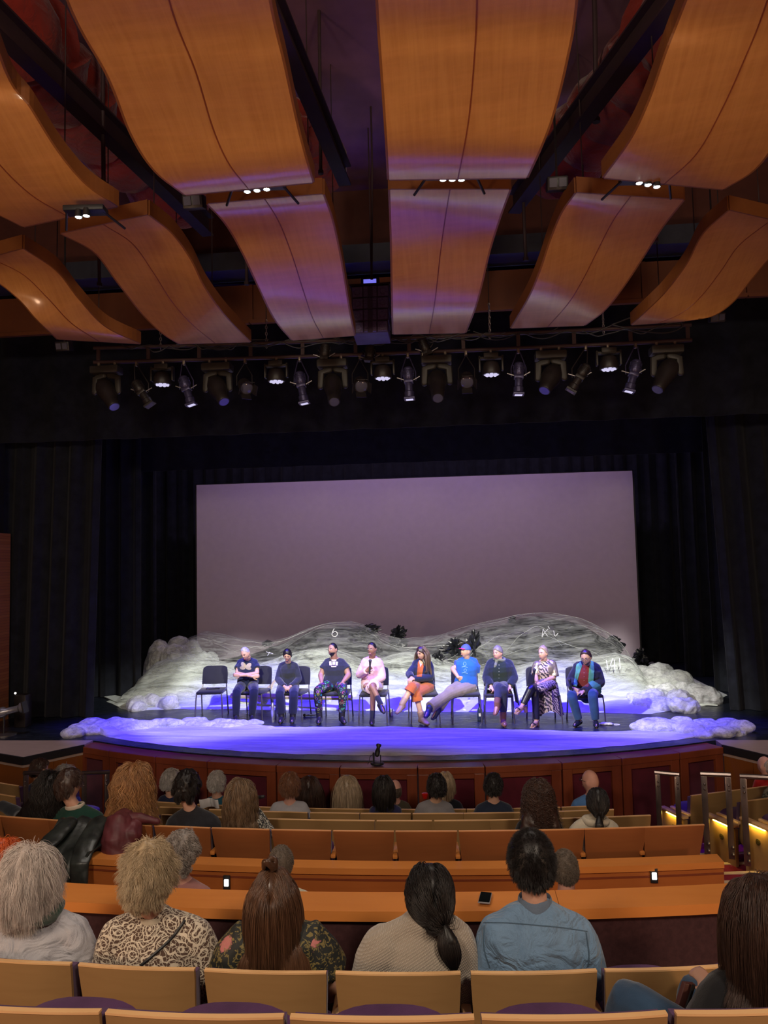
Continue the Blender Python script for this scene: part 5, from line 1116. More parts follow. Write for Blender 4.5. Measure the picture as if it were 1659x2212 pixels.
def torso_pts(pe, nb, lat, W, g=0.0, inf=0.0, top=1.0, bot=-0.04, female=False, bend=0.02):
    """rings up the spine: (points, radii)"""
    pe = Vector(pe); nb = Vector(nb); up = nb-pe; back = Vector(lat).cross(up).normalized(); T = [bot, 0.08, 0.22, 0.42, 0.60, 0.76, 0.88, 0.95, 1.0]
    rx = [0.150, 0.172, 0.165, 0.142, 0.158, 0.172, 0.150, 0.100, 0.062]; ry = [0.105, 0.125, 0.118, 0.100, 0.112, 0.112, 0.092, 0.072, 0.060]
    if female: rx = [0.155, 0.178, 0.162, 0.125, 0.140, 0.155, 0.135, 0.085, 0.052]; ry = [0.105, 0.122, 0.110, 0.092, 0.115, 0.108, 0.085, 0.065, 0.052]
    k = W/0.36; pts = []; rd = []
    for i, t in enumerate(T):
        if t > top: break
        kk = k if i >= 4 else (1+k)/2; gg = g*math.sin(PI*min(1, max(0, (t+0.05)/0.95)))
        pts.append(pe+up*t+back*bend*math.sin(PI*t)); rd.append((rx[i]*kk+inf+gg, ry[i]+inf+gg*1.2))
    return pts, rd
def limb(q, pts, rad, inf=0.0, cap='round', n=12):
    P_ = [Vector(p) for p in pts]; m = []; r = []                   # round the joint a little
    for i, p in enumerate(P_):
        if 0 < i < len(P_)-1:
            a = p+(P_[i-1]-p)*0.16; b_ = p+(P_[i+1]-p)*0.16; m += [a, (a+b_)/2*0.35+p*0.65, b_]; r += [rad[i]*0.985]*3
        else: m.append(p); r.append(rad[i])
    mm, rr = [], []
    for i in range(len(m)-1): mm += [m[i], (m[i]+m[i+1])/2]; bulge = 1.04 if (m[i]-m[i+1]).length > 0.1 else 1.0; rr += [r[i], (r[i]+r[i+1])/2*bulge]
    mm.append(m[-1]); rr.append(r[-1]); q.tube(mm, [x+inf for x in rr], n, cap=cap)
def arm_root(nb, sh):
    n_ = Vector((nb.x, nb.y, sh.z)); u = (sh-n_); return [n_+u*0.50-Vector((0, 0, 0.045)), sh-u*0.16-Vector((0, 0, 0.022)), sh-u*0.03-Vector((0, 0, 0.065))]
class Fig:
    """one person. J holds world joints: nb, pe, sL sR eL eR wL wR, hL hR kL kR aL aR tL tR (L = picture-left)"""
    def __init__(s, label, H, J, skin='fair', vox=0.009, female=False, W=None, girth=0.0, hands=None, build=1.0, feet=True, name='person', group=None, legs=True, stagefeet=False):
        s.J = J = {k: Vector(v) for k, v in J.items()}; s.H = H
        s.skin = SK[skin]; s.vox = vox; s.female = female; s.g = girth; s.b = build
        if stagefeet:
            for k in 'LR':
                a, t_ = J['a'+k], J['t'+k]; d = t_-a
                if a.z < 1.21: a.z = 1.085; d.z = 0; J['t'+k] = Vector((a.x, a.y, 1.030))+d.normalized()*0.165
                else: J['t'+k] = a+d.normalized()*0.165
        base_ = (J['aL']+J['aR'])/2 if 'aL' in J else J['pe']; z = min(J['aL'].z, J['aR'].z)-0.08 if 'aL' in J else J['pe'].z-0.45
        s.root = wroot('person', (J['pe'].x, J['pe'].y, z), label, 'person', group); s.lat = (J['sR']-J['sL']).normalized(); s.W = W or (J['sR']-J['sL']).length
        q = MB(); pts = headfn(head_grid()); add_closed(q, H.wn(pts))
        for sx in (-1, 1):
            c = H.w((sx*0.078, -0.008, -0.005)); q.ell(c, (0.010, 0.019, 0.030), H.R@Matrix.Rotation(sx*0.35, 3, 'Z'), 10)
        nb = J['nb']; nr = 0.050 if female else 0.058
        q.tube([nb-Vector((0, 0, 0.06)), nb, H.w((0, -0.022, -0.085)), H.w((0, -0.015, -0.03))], [nr*1.35, nr*1.02, nr*0.95, nr*0.95], 14)
        p, r = torso_pts(J['pe'], nb, s.lat, s.W*0.92, s.g, -0.004, female=female); q.tube(p, r, 18, cap='round', ref=s.lat)
        for k in 'LR': q.tube([nb+Vector((0, 0, 0.015)), J['s'+k]*0.8+nb*0.2-Vector((0, 0, 0.012))], [0.045, 0.046], 12, cap='round')
        for k in 'LR':
            sh = J['s'+k]; el = J['e'+k]; wr = J['w'+k]; limb(q, arm_root(nb, sh)+[el, wr], [0.050*s.b, 0.052*s.b, 0.050*s.b, 0.040*s.b, 0.026])
            hd = (hands or {}).get(k, {}); d = hd.get('d', (wr-el)); hand(q, wr, d, hd.get('pn', (0, 0, -1)), hd.get('side', 1 if k == 'R' else -1), hd.get('curl', 0.45), hd.get('s', 0.95))
            if legs and 'k'+k in J:
                hp = J['h'+k]; kn = J['k'+k]; an = J['a'+k]; limb(q, [hp, kn, an], [0.082*s.b, 0.052, 0.036])
                to = J['t'+k]; q.tube([an-Vector((0, 0, 0.01)), an*0.6+to*0.4-Vector((0, 0, 0.02)), to], [(0.034, 0.040), (0.040, 0.030), (0.036, 0.018)], 10, cap='round', ref=(0, 0, 1) if False else None)
        s.body = robj(q, 'body', s.skin, s.root, vox, 3)
    def mk(s, q, name, mat, vox=None, wr=0.006, wf=8, seed=1, sm=3): return robj(q, name, mat, s.root, vox or s.vox, sm, wr, wf, seed)
    def top(s, mat, sleeve='long', name='shirt', inf=0.014, low=-0.02, wr=0.010, seed=1, collar=0.0, sl_r=1.0, neck=0.985, wf=8, hem=None):
        q = MB(); J = s.J; p, r = torso_pts(J['pe'], J['nb'], s.lat, s.W, s.g, inf, female=s.female); p[0] = J['pe']+(J['nb']-J['pe'])*low
        p[-1] = J['pe']+(J['nb']-J['pe'])*neck; r[-1] = (r[-1][0]+0.004, r[-1][1]+0.004); q.tube(p, r, 20, ref=s.lat)
        if collar: c0 = p[-1]; up = (s.H.w((0, -0.02, -0.1))-c0).normalized(); q.tube([c0-up*0.02, c0+up*collar], [(r[-1][0]+0.006, r[-1][1]+0.010), (r[-1][0]-0.002, r[-1][1]+0.002)], 16, ref=s.lat)
        for k in 'LR':
            sh, el, wr_ = J['s'+k], J['e'+k], J['w'+k]; a = arm_root(J['nb'], sh); b_ = s.b*sl_r; q.tube([J['nb']+Vector((0, 0, 0.0)), sh*0.82+J['nb']*0.18-Vector((0, 0, 0.012))], [0.040+inf, 0.046+inf], 12, cap='round')
            if sleeve == 'long': limb(q, a+[el, wr_*0.97+el*0.03], [0.050*b_, 0.054*b_, 0.052*b_, 0.045*b_, 0.033*b_], inf*0.8, cap='flat')
            elif sleeve == 'half': limb(q, a+[el*1.0, el*0.72+wr_*0.28], [0.050*b_, 0.054*b_, 0.052*b_, 0.047*b_, 0.042*b_], inf*0.8, cap='flat')
            elif sleeve == 'short': e2 = sh*0.42+el*0.58; q.tube(a+[e2], [0.048*b_+inf*.6, 0.053*b_+inf*.7, 0.054*b_+inf*.8, 0.054*b_+inf], 14)
        o = s.mk(q, name, mat, wr=wr, seed=seed, wf=wf); s.garment = o; return o
    def trousers(s, mat, to=1.0, name='trousers', inf=0.012, wr=0.008, seed=2, flare=1.0):
        q = MB(); J = s.J; up = (J['nb']-J['pe']); p, r = torso_pts(J['pe'], J['nb'], s.lat, s.W, s.g, inf-0.004, female=s.female); q.tube([J['pe']+up*t for t in (-0.10, -0.02, 0.08, 0.2)], [(0.13, 0.10), (0.165+inf, 0.118+inf), r[1], (r[2][0]-.004, r[2][1]-.004)], 18, cap='round', ref=s.lat)
        for k in 'LR':
            an = J['k'+k]+(J['a'+k]-J['k'+k])*min(1, to) if to <= 1 else J['a'+k]
            if to < 0.15: e = J['h'+k]+(J['k'+k]-J['h'+k])*(0.72); q.tube([J['h'+k], e], [0.088*s.b+inf, 0.078*s.b+inf], 14)
            else: limb(q, [J['h'+k], J['k'+k], an], [0.088*s.b, 0.062, (0.046 if to > 0.7 else 0.055)*flare], inf, cap='flat', n=14)
        return s.mk(q, name, mat, wr=wr, seed=seed)
    def shoes(s, mat, kind='boot', name='shoe'):
        for k in 'LR':
            J = s.J; an = J['a'+k]; to = J['t'+k]; q = MB(); d = (to-an); d.z = 0 if d.length > 0 else 0; dh = d.normalized() if d.length > 1e-4 else Vector((0, -1, 0)); fd = (to-an); L = 0.25; fd2 = (to-(an-dh*0.05)).normalized()
            heel = an-dh*0.045-Vector((0, 0, 0.045)); toe = to+Vector((0, 0, 0.0))
            q.tube([heel+Vector((0, 0, 0.014)), heel*0.55+toe*0.45+Vector((0, 0, 0.022)), toe-(toe-heel).normalized()*0.05+Vector((0, 0, 0.008)), toe+Vector((0, 0, 0.004))], [(0.044, 0.042), (0.048, 0.047), (0.036, 0.050), (0.026, 0.040)], 14, cap='round', ref=(0, 0, 1))
            if kind == 'boot': q.tube([an-Vector((0, 0, 0.05)), an, an+(J['k'+k]-an).normalized()*0.12], [0.050, 0.052, 0.055], 14)
            else: q.tube([an-Vector((0, 0, 0.05)), an-Vector((0, 0, 0.005))], [0.042, 0.040], 14)
            s.mk(q, name, mat, wr=0.003, seed=3, sm=2)
    def eyes(s, closed=False, glasses=False, brow=(0.03, 0.02, 0.015)):
        H = s.H; M_eye = plain('eye_dark', (0.02, 0.015, 0.012), 0.15, var=0); M_w = plain('eye_white', (0.6, 0.58, 0.56), 0.3, var=0)
        for sx in (-1, 1):
            if not closed: q = MB(); q.ell(H.w((sx*0.029, 0.0835, 0.008)), (0.0125*H.s, 0.006, 0.006), H.R, 10); q.obj('eye', M_w, s.root)
            q = MB(); q.ell(H.w((sx*0.029, 0.0885 if not closed else 0.086, 0.008 if not closed else 0.004)), (0.006 if not closed else 0.013, 0.003, 0.0055 if not closed else 0.002), H.R, 8); q.obj('pupil' if not closed else 'eyelid', M_eye, s.root)
            q = MB(); q.tube([H.w((sx*0.014, 0.094, 0.026)), H.w((sx*0.030, 0.092, 0.031)), H.w((sx*0.046, 0.080, 0.026))], [0.003, 0.0035, 0.002], 6, cap='round'); q.obj('eyebrow', plain('brow_%d' % int(brow[0]*1000), brow, 0.8), s.root)
        q = MB(); q.ell(H.w((0, 0.0935, -0.062)), (0.022, 0.007, 0.006), H.R, 10); q.obj('lips', plain('lips', (0.38, 0.13, 0.10), 0.5), s.root)
        if glasses:
            q = MB()
            for sx in (-1, 1):
                c = H.w((sx*0.031, 0.104, 0.006)); q.tube([c+H.R@Vector((0.023*math.cos(a), 0, 0.017*math.sin(a))) for a in np.linspace(0, 2*PI, 13)], 0.0022, 5); q.tube([H.w((sx*0.053, 0.100, 0.010)), H.w((sx*0.080, 0.0, 0.012))], 0.0022, 5)
            q.tube([H.w((-0.008, 0.106, 0.010)), H.w((0.008, 0.106, 0.010))], 0.0022, 5); q.obj('glasses', M_black, s.root)
    def cap_hair(s, col, style='short', th=0.014, noise=0.25, seed=1, top=1.0, fine=0):
        d = head_grid(64, 44); m = hairline(d, style); rs = seed
        nz = np.array([[fbm(a[0]*4+rs, a[1]*4+a[2]*3, rs, 3) for a in r_] for r_ in d]); vol = th*(1+noise*nz)*(1+(top-1)*sstep(0.2, 0.9, d[..., 2]))
        pts = headfn(d, np.where(m > 0.02, m*(vol+0.004)-0.004, -0.008)); q = MB(); add_closed(q, s.H.wn(pts)); o = q.obj('hair', HM[col], s.root); s.hair = o; return o
    def mass(s, col, path, rad, name='hair', wr=0.012, wf=14, vox=None, flat=None):
        """hair hanging as a body: path in world, radii (rx, ry)"""
        q = MB(); q.tube(path, rad, 18, cap='round', ref=s.lat); return s.mk(q, name, HM[col], vox, wr=wr, wf=wf, seed=7, sm=2)
    def fibres(s, col, N, K, L, rad=0.0009, seed=1, **kw):
        P_ = strands(s.H, N, K, L, seed, **kw); hair = getattr(s, 'hair', None)
        hc = hair_curves('hair_strands', s.root, P_, rad, HM[col]); return hc
    def bodycols(s):
        """torso and shoulders as ellipsoids in head coordinates for the hair to lie on"""
        Ri = s.H.R.transposed(); J = s.J; out = []
        def loc(p): return tuple(Ri@(Vector(p)-s.H.C)/s.H.s)
        ch = J['nb']-Vector((0, 0, 0.17)); out.append((loc(ch), (s.W*0.5+0.02, 0.15, 0.19))); out.append((loc(J['nb']-Vector((0, 0, 0.40))), (s.W*0.48, 0.145, 0.3)))
        out.append((loc(J['nb']+Vector((0, 0, 0.02))), (0.07, 0.07, 0.08))); return out
def decal(obj, poly, mat, parent, name, step=0.5, off=0.004, cam_ray=True):
    """patch of cloth or print laid on a garment: picture polygon projected onto the surface"""
    dg = bpy.context.evaluated_depsgraph_get(); me = obj.data; bv = BVHTree.FromPolygons([v.co.copy() for v in me.vertices], [tuple(p.vertices) for p in me.polygons])
    xs_ = [p[0] for p in poly]; ys_ = [p[1] for p in poly]; x0, y0 = min(xs_), min(ys_); nx = int((max(xs_)-x0)/step)+2; ny = int((max(ys_)-y0)/step)+2
    def inside(x, y):
        c = False; j = len(poly)-1
        for i in range(len(poly)):
            if (poly[i][1] > y) != (poly[j][1] > y) and x < (poly[j][0]-poly[i][0])*(y-poly[i][1])/(poly[j][1]-poly[i][1])+poly[i][0]: c = not c
            j = i
        return c
    cache = {}
    def pt(i, j):
        if (i, j) not in cache:
            d = ray(x0+i*step, y0+j*step).normalized(); h = bv.ray_cast(CAM, d); cache[(i, j)] = (h[0]+(h[1] if h[1].dot(d) < 0 else -h[1])*off) if h[0] is not None else None
        return cache[(i, j)]
    vi = {}; q = MB(); vs = []; fs = []
    for i in range(nx):
        for j in range(ny):
            if inside(x0+(i+.5)*step, y0+(j+.5)*step):
                c = [(i, j), (i+1, j), (i+1, j+1), (i, j+1)]; P_ = [pt(*k) for k in c]
                if any(p is None for p in P_) or max((P_[a]-P_[a-1]).length for a in range(4)) > 0.09: continue
                f = []
                for k in c:
                    if k not in vi: vi[k] = len(vs); vs.append(pt(*k))
                    f.append(vi[k])
                fs.append(tuple(f))
    if not fs: return None
    q.add(vs, fs); return q.obj(name, mat, parent, fix=False)
def stroke(obj, pts, mat, parent, name, r=0.002, n=24, off=0.002):
    me = obj.data; bv = BVHTree.FromPolygons([v.co.copy() for v in me.vertices], [tuple(p.vertices) for p in me.polygons]); P_ = []
    for p in curve_pts(pts, n):
        h = bv.ray_cast(CAM, ray(p[0], p[1]).normalized())
        if h[0] is not None: P_.append(h[0]-ray(p[0], p[1]).normalized()*off)
    if len(P_) < 2: return None
    q = MB(); q.tube(P_, r, 6, cap='round'); return q.obj(name, mat, parent)
# ---------------------------------------------------------------- the audience
_y3 = onZ(835, 1757, 0.94).y; _y4 = onZ(835, 1748, 0.76).y
ROWS = {3.60: (3.385, 15, 0.22), 3.62: (3.385, 15, 0.22), 5.15: (5.0, 17, 0.22), 7.12: (6.865, 19, 0.25), 7.15: (6.865, 19, 0.25), 7.2: (6.865, 19, 0.25), 8.28: (_y3, 17, 0.25), 9.05: (_y4, 17, 0.25), 9.2: (_y4, 17, 0.25)}
def aud(label, hp, D, sh, yaw=0, pitch=0, roll=0, hs=1.0, skin='fair', female=False, nbpy=None, girth=0.01, vox=0.013, dh=0.03, arms='lap', group=None, build=1.0, legs=True, lean=0.05, floor=None, hd=None):
    """hp head centre, sh = (left px, right px, py) shoulder joints, all at depth about D"""
    row_ = ROWS.get(round(D, 2))
    if row_:                                        # sit in the seat row: same place in the picture, true depth
        D0 = D; mx = (sh[0]+sh[1])/2
        for _ in range(6): q_ = atd(mx, sh[2], D); D += (arc(q_.x, row_[0], row_[1])+row_[2]-q_.y)
        hs *= D/D0; dh = dh*0.5
    C = atd(hp[0], hp[1], D+dh); sL = atd(sh[0], sh[2], D); sR = atd(sh[1], sh[3] if len(sh) > 3 else sh[2], D); mid = (sL+sR)/2
    nb = mid*0.6+Vector((C.x, mid.y, mid.z))*0.4; nb.z = mid.z+0.055; 
    if nbpy: nb.z = atd(hp[0], nbpy, D).z
    u = (sR-sL).normalized(); f = Vector((-u.y, u.x, 0)).normalized(); pe = mid+f*lean; pe.z = mid.z-0.50; pe.x = mid.x
    J = dict(nb=nb, pe=pe, sL=sL, sR=sR); 
    for k, sg in (('L', -1), ('R', 1)):
        shp = J['s'+k]; J['e'+k] = shp+u*sg*0.05+f*0.03-Vector((0, 0, 0.27)); J['w'+k] = pe+u*sg*0.10+f*0.30+Vector((0, 0, 0.14))
        J['h'+k] = pe+u*sg*0.09-Vector((0, 0, 0.03)); J['k'+k] = pe+u*sg*0.11+f*0.36+Vector((0, 0, 0.02)); J['a'+k] = J['k'+k]+f*0.02-Vector((0, 0, 0.40)); J['t'+k] = J['a'+k]+f*0.14-Vector((0, 0, 0.05))
    if arms and isinstance(arms, dict):
        for k, v in arms.items(): J[k] = v
    if not legs:
        pass
    H = Head(C, yaw, pitch, roll, f, hs)
    return Fig(label, H, J, skin, vox, female, girth=girth, build=build, group=group, hands=hd or {'L': dict(pn=(0, 0.3, -1)), 'R': dict(pn=(0, 0.3, -1))})
def T(name, col, col2=None, **k): return fabric('cloth_'+name, col, col2, **k)
M_jeans = T('jeans', (0.035, 0.075, 0.14), (0.020, 0.045, 0.09), weave=300); M_dk = T('dark_trousers', (0.02, 0.02, 0.025)); M_shoe = plain('dark_shoe', (0.02, 0.018, 0.018), 0.4)
def lower(F, m=None): F.trousers(m or M_dk, 0.98)
# --- nearest row but one
F = aud('woman with a white bob, grey-white shirt and green scarf at the far left', (62, 1898), 3.62, (-30, 172, 2004), yaw=-6, hs=0.98, female=True, vox=0.011, girth=0.02, nbpy=1975, build=1.15, dh=-0.02)
F.top(T('pale_grey_shirt', (0.50, 0.49, 0.52), (0.40, 0.39, 0.43), weave=340, wr=2.5, bump=0.6), 'long', inf=0.018, wr=0.036, seed=3, sl_r=1.12, wf=5); lower(F)
F.cap_hair('white', 'long', 0.030, 0.12, 2, top=1.2); F.fibres('white', 12000, 14, 0.150, 0.0009, 4, th=0.030, grav=0.24, lift=0.30, clump=0.40, nclump=150, cols=F.bodycols(), stray=0.07, wave=0.004)
q = MB(); nb = F.J['nb']; q.tube([nb+Vector((0.115*math.cos(a), 0.100*math.sin(a)-0.01, 0.020+0.010*math.sin(3*a))) for a in np.linspace(0, 2*PI, 25)], (0.030, 0.040), 10); q.tube([nb+Vector((0.10*math.cos(a), 0.09*math.sin(a)-0.01, 0.055+0.008*math.sin(2*a))) for a in np.linspace(0, 2*PI, 25)], (0.020, 0.022), 10); F.mk(q, 'scarf', T('green_scarf', (0.045, 0.10, 0.075), (0.10, 0.10, 0.09), scale=14), wr=0.02, wf=16)
def lace():
    m, t = base('cream_lace', (0.6, 0.5, 0.4), 0.85, sheen=0.2); v = t.coord(); w = t.n('ShaderNodeMix'); 
    d1 = t.n('ShaderNodeTexNoise'); t.link(v, d1.inputs['Vector']); d1.inputs['Scale'].default_value = 9; va = t.n('ShaderNodeVectorMath', operation='MULTIPLY_ADD'); t.link(d1.outputs['Color'], va.inputs[0]); va.inputs[1].default_value = (0.09, 0.09, 0.09); t.link(v, va.inputs[2])
    v1 = t.n('ShaderNodeTexVoronoi', feature='DISTANCE_TO_EDGE'); v1.inputs['Scale'].default_value = 60; t.link(va.outputs[0], v1.inputs['Vector'])
    v2 = t.n('ShaderNodeTexVoronoi', feature='F1'); v2.inputs['Scale'].default_value = 13; t.link(va.outputs[0], v2.inputs['Vector'])
    wv = t.n('ShaderNodeMath', operation='SINE'); mu = t.n('ShaderNodeMath', operation='MULTIPLY'); t.link(v2.outputs['Distance'], mu.inputs[0]); mu.inputs[1].default_value = 28; t.link(mu.outputs[0], wv.inputs[0])
    ed = t.ramp(v1.outputs['Distance'], [(0.045, 1.0), (0.085, 0.0)]); so = t.ramp(wv.outputs[0], [(0.45, 0.0), (0.60, 1.0)])
    mx = t.n('ShaderNodeMath', operation='MAXIMUM'); t.link(ed, mx.inputs[0]); t.link(so, mx.inputs[1]); t.link(t.mix(mx.outputs[0], (0.085, 0.045, 0.03), (0.62, 0.53, 0.41)), t.b.inputs['Base Color']); t.bump(mx.outputs[0], 0.8, 0.006); return m
F = aud('woman with tousled short blonde hair in a cream lace top', (320, 1888), 3.60, (243, 434, 2008), yaw=-12, hs=0.95, female=True, vox=0.011, girth=0.015, nbpy=1982, build=1.1, dh=-0.02)
ML = lace(); F.top(ML, 'half', name='lace_top', inf=0.018, wr=0.010, seed=5, sl_r=1.2, collar=0.02); lower(F)
q = MB(); q.tube([F.J['nb']+Vector((0.066*math.cos(a), 0.066*math.sin(a), -0.002)) for a in np.linspace(0, 2*PI, 25)], (0.018, 0.008), 8, ref=(0, 0, 1)); q.obj('neck_band', T('cream_band', (0.52, 0.44, 0.33)), F.root)
stroke(F.garment, [(398, 1990), (372, 2025), (340, 2055), (305, 2085)], M_black, F.root, 'bag_strap', 0.007, 30, 0.004)
F.cap_hair('blonde', 'long', 0.028, 0.2, 5, top=1.5); F.fibres('blonde', 11000, 12, 0.095, 0.0009, 6, th=0.028, grav=0.20, lift=0.35, clump=0.5, nclump=150, cols=F.bodycols(), stray=0.13, wave=0.006)
def floral():
    m, t = base('black_floral_print', (0.02, 0.02, 0.02), 0.7); v = t.coord(); n = t.noise(v, 7, 3); vo = t.n('ShaderNodeTexVoronoi'); vo.inputs['Scale'].default_value = 7.0; t.link(v, vo.inputs['Vector'])
    n2 = t.noise(v, 34, 4, 0.6, 1.5); c = t.mix(t.ramp(n2, [(0.53, 0.0), (0.56, 1.0)]), (0.012, 0.014, 0.013), (0.19, 0.145, 0.045))
    f2 = t.mix(n2, (0.60, 0.16, 0.15), (0.45, 0.20, 0.19)); ad = t.n('ShaderNodeMath', operation='MULTIPLY_ADD'); t.link(n2, ad.inputs[0]); ad.inputs[1].default_value = 0.35; t.link(vo.outputs['Distance'], ad.inputs[2])
    mk = t.n('ShaderNodeMath', operation='MULTIPLY'); t.link(t.ramp(ad.outputs[0], [(0.56, 1.0), (0.60, 0.0)]), mk.inputs[0]); sp = t.n('ShaderNodeSeparateColor'); t.link(vo.outputs['Color'], sp.inputs[0]); t.link(t.ramp(sp.outputs[0], [(0.52, 0.0), (0.56, 1.0)]), mk.inputs[1])
    t.link(t.mix(mk.outputs[0], c, f2), t.b.inputs['Base Color']); return m
F = aud('woman with very long brown hair, a top bun and a dark floral blouse', (590, 1932), 3.60, (508, 690, 2026), hs=0.97, female=True, vox=0.011, nbpy=2003, girth=0.01, build=1.05)
F.top(floral(), 'short', name='floral_blouse', inf=0.020, wr=0.018, seed=7, sl_r=1.5, wf=6); lower(F)
F.cap_hair('brown', 'long', 0.006, 0.08, 3); H = F.H
F.mass('brown', [H.w((0, -0.03, 0.02)), H.w((0, -0.055, -0.08)), F.J['nb']+Vector((0, -0.095, -0.02)), F.J['nb']+Vector((-0.005, -0.125, -0.16)), F.J['nb']+Vector((-0.005, -0.13, -0.34))], [(0.066, 0.05), (0.066, 0.04), (0.070, 0.032), (0.070, 0.026), (0.056, 0.018)], wr=0.010, wf=9)
F.fibres('brown', 9000, 30, 0.56, 0.0009, 8, th=0.010, grav=0.34, lift=0.12, clump=0.35, nclump=90, cols=F.bodycols(), stray=0.010, lvar=0.12, mask=lambda d: d[:, 1] < 0.45)
q = MB(); bc = H.w((-0.01, -0.03, 0.155)); 
for k in range(9): a = k*1.1; q.tube([bc+Vector((0.028*math.cos(a+b_), 0.024*math.sin(a+b_), 0.020*math.sin(a*2+b_*1.3))) for b_ in np.linspace(0, 2.4, 8)], 0.011, 8, cap='round')
F.mk(q, 'hair_bun', HM['brown'], 0.006, wr=0.003, wf=30)
def knit():
    m, t = base('oatmeal_knit', (0.42, 0.36, 0.30), 0.95, sheen=0.4, spec=0.1); v = t.coord((1, 1, 1), (0, 0.5, 0)); w = t.n('ShaderNodeTexWave', wave_type='BANDS', bands_direction='X'); w.inputs['Scale'].default_value = 42; w.inputs['Distortion'].default_value = 1.0; t.link(v, w.inputs['Vector'])
    w2 = t.n('ShaderNodeTexWave', wave_type='BANDS', bands_direction='Z'); w2.inputs['Scale'].default_value = 30; t.link(v, w2.inputs['Vector']); mm = t.n('ShaderNodeMath', operation='MULTIPLY'); t.link(w.outputs['Fac'], mm.inputs[0]); t.link(w2.outputs['Fac'], mm.inputs[1])
    t.link(t.mix(mm.outputs[0], (0.30, 0.255, 0.205), (0.50, 0.44, 0.37)), t.b.inputs['Base Color']); t.bump(mm.outputs[0], 0.7, 0.006); return m
F = aud('woman with a sleek low black ponytail in an oatmeal knit sweater', (928, 1934), 3.60, (815, 985, 2040, 2022), hs=0.98, female=True, vox=0.011, nbpy=1998, girth=0.02, build=1.2, roll=3)
F.top(knit(), 'long', name='sweater', inf=0.030, wr=0.018, seed=8, collar=0.055, sl_r=1.35, wf=5); lower(F)
F.cap_hair('black', 'long', 0.020, 0.05, 4, top=1.25); H = F.H; tie = H.w((0.055, -0.115, -0.075))
F.fibres('black', 6500, 18, 0.24, 0.0010, 9, th=0.026, grav=0.30, lift=0.2, clump=0.30, nclump=80, target=(0.052, -0.112, -0.075), stray=0.006, lvar=0.04)
q = MB(); q.tube([tie+Vector((0.013*math.cos(a), 0.006*math.sin(a), 0.018*math.sin(a))) for a in np.linspace(0, 2*PI, 12)], 0.008, 8); q.obj('hair_tie', M_black, F.root)
e0 = tie+Vector((0.012, -0.01, -0.01)); F.mass('black', [e0, e0+Vector((0.020, -0.02, -0.05)), e0+Vector((0.032, -0.015, -0.12)), e0+Vector((0.030, -0.01, -0.17))], [(0.016, 0.014), (0.036, 0.024), (0.042, 0.026), (0.020, 0.012)], name='ponytail', wr=0.006, wf=20)
rs = np.random.RandomState(3); Pp = []
for k in range(1600):
    o = rs.normal(size=3)*np.array([1, .6, .3]); o /= np.linalg.norm(o)+.3; Pp.append([np.array(e0)+np.array([0.020*t*1.8+o[0]*0.055*math.sin(PI*min(1, t*0.85+0.1)), -0.02*math.sin(PI*t)+o[1]*0.040*math.sin(PI*min(1, t*.85+.1)), -(0.19+0.02*o[2])*t]) for t in np.linspace(0, 1, 10)])
hair_curves('ponytail_strands', F.root, np.array(Pp), 0.0010, HM['black'])
# man in the light blue shirt
def denim():
    m, t = base('washed_blue_shirt', (0.15, 0.26, 0.38), 0.85, sheen=0.2, spec=0.15); v = t.coord(); n = t.noise(v, 5, 4, 0.6, 0.8); g = t.noise(v, 300, 2)
    t.link(t.mix(t.mix(0.25, n, g), (0.090, 0.165, 0.28), (0.20, 0.32, 0.47)), t.b.inputs['Base Color']); w = t.noise(v, 8.0, 3, 0.5, 1.5); mm = t.n('ShaderNodeMath', operation='MULTIPLY_ADD'); t.link(w, mm.inputs[0]); mm.inputs[1].default_value = 22; t.link(g, mm.inputs[2]); t.bump(mm.outputs[0], 0.6, 0.006); return m
F = aud('man with thick black hair and a washed light blue shirt', (1148, 1866), 3.62, (1066, 1256, 2004), hs=1.03, vox=0.011, nbpy=1962, girth=0.02, build=1.2, skin='fair', yaw=3, )
MD = denim(); F.top(MD, 'long', inf=0.020, wr=0.038, seed=11, sl_r=1.15, wf=5); lower(F)
q = MB(); nb = F.J['nb']; q.tube([nb+Vector((0.072*math.cos(a), 0.070*math.sin(a)+0.004, 0.020)) for a in np.linspace(0, 2*PI, 29)], (0.030, 0.006), 8, ref=(0, 0, 1)); q.obj('collar', T('collar_grey_blue', (0.13, 0.18, 0.26)), F.root)
q = MB(); q.tube([nb+Vector((0.076*math.cos(a), 0.074*math.sin(a)+0.002, -0.010)) for a in np.linspace(PI, 2*PI, 20)], 0.004, 6); q.obj('lanyard', M_black, F.root)
M_seam = T('shirt_seam', (0.06, 0.11, 0.17)); G_ = F.garment
for s_ in ([(1045, 1993), (1100, 1994), (1160, 1999), (1215, 2004), (1268, 2012)], [(1046, 2000), (1046, 2050), (1058, 2090)], [(1266, 2015), (1272, 2060), (1270, 2088)]): stroke(G_, s_, M_seam, F.root, 'stitched_seam', 0.0028, 24, 0.001)
F.cap_hair('black', 'short', 0.026, 0.08, 6, top=1.35); F.fibres('black', 12000, 8, 0.040, 0.0009, 12, style='short', th=0.032, grav=0.16, lift=0.05, comb=(0.30, 0.15, -0.45), clump=0.25, nclump=220, stray=0.02)
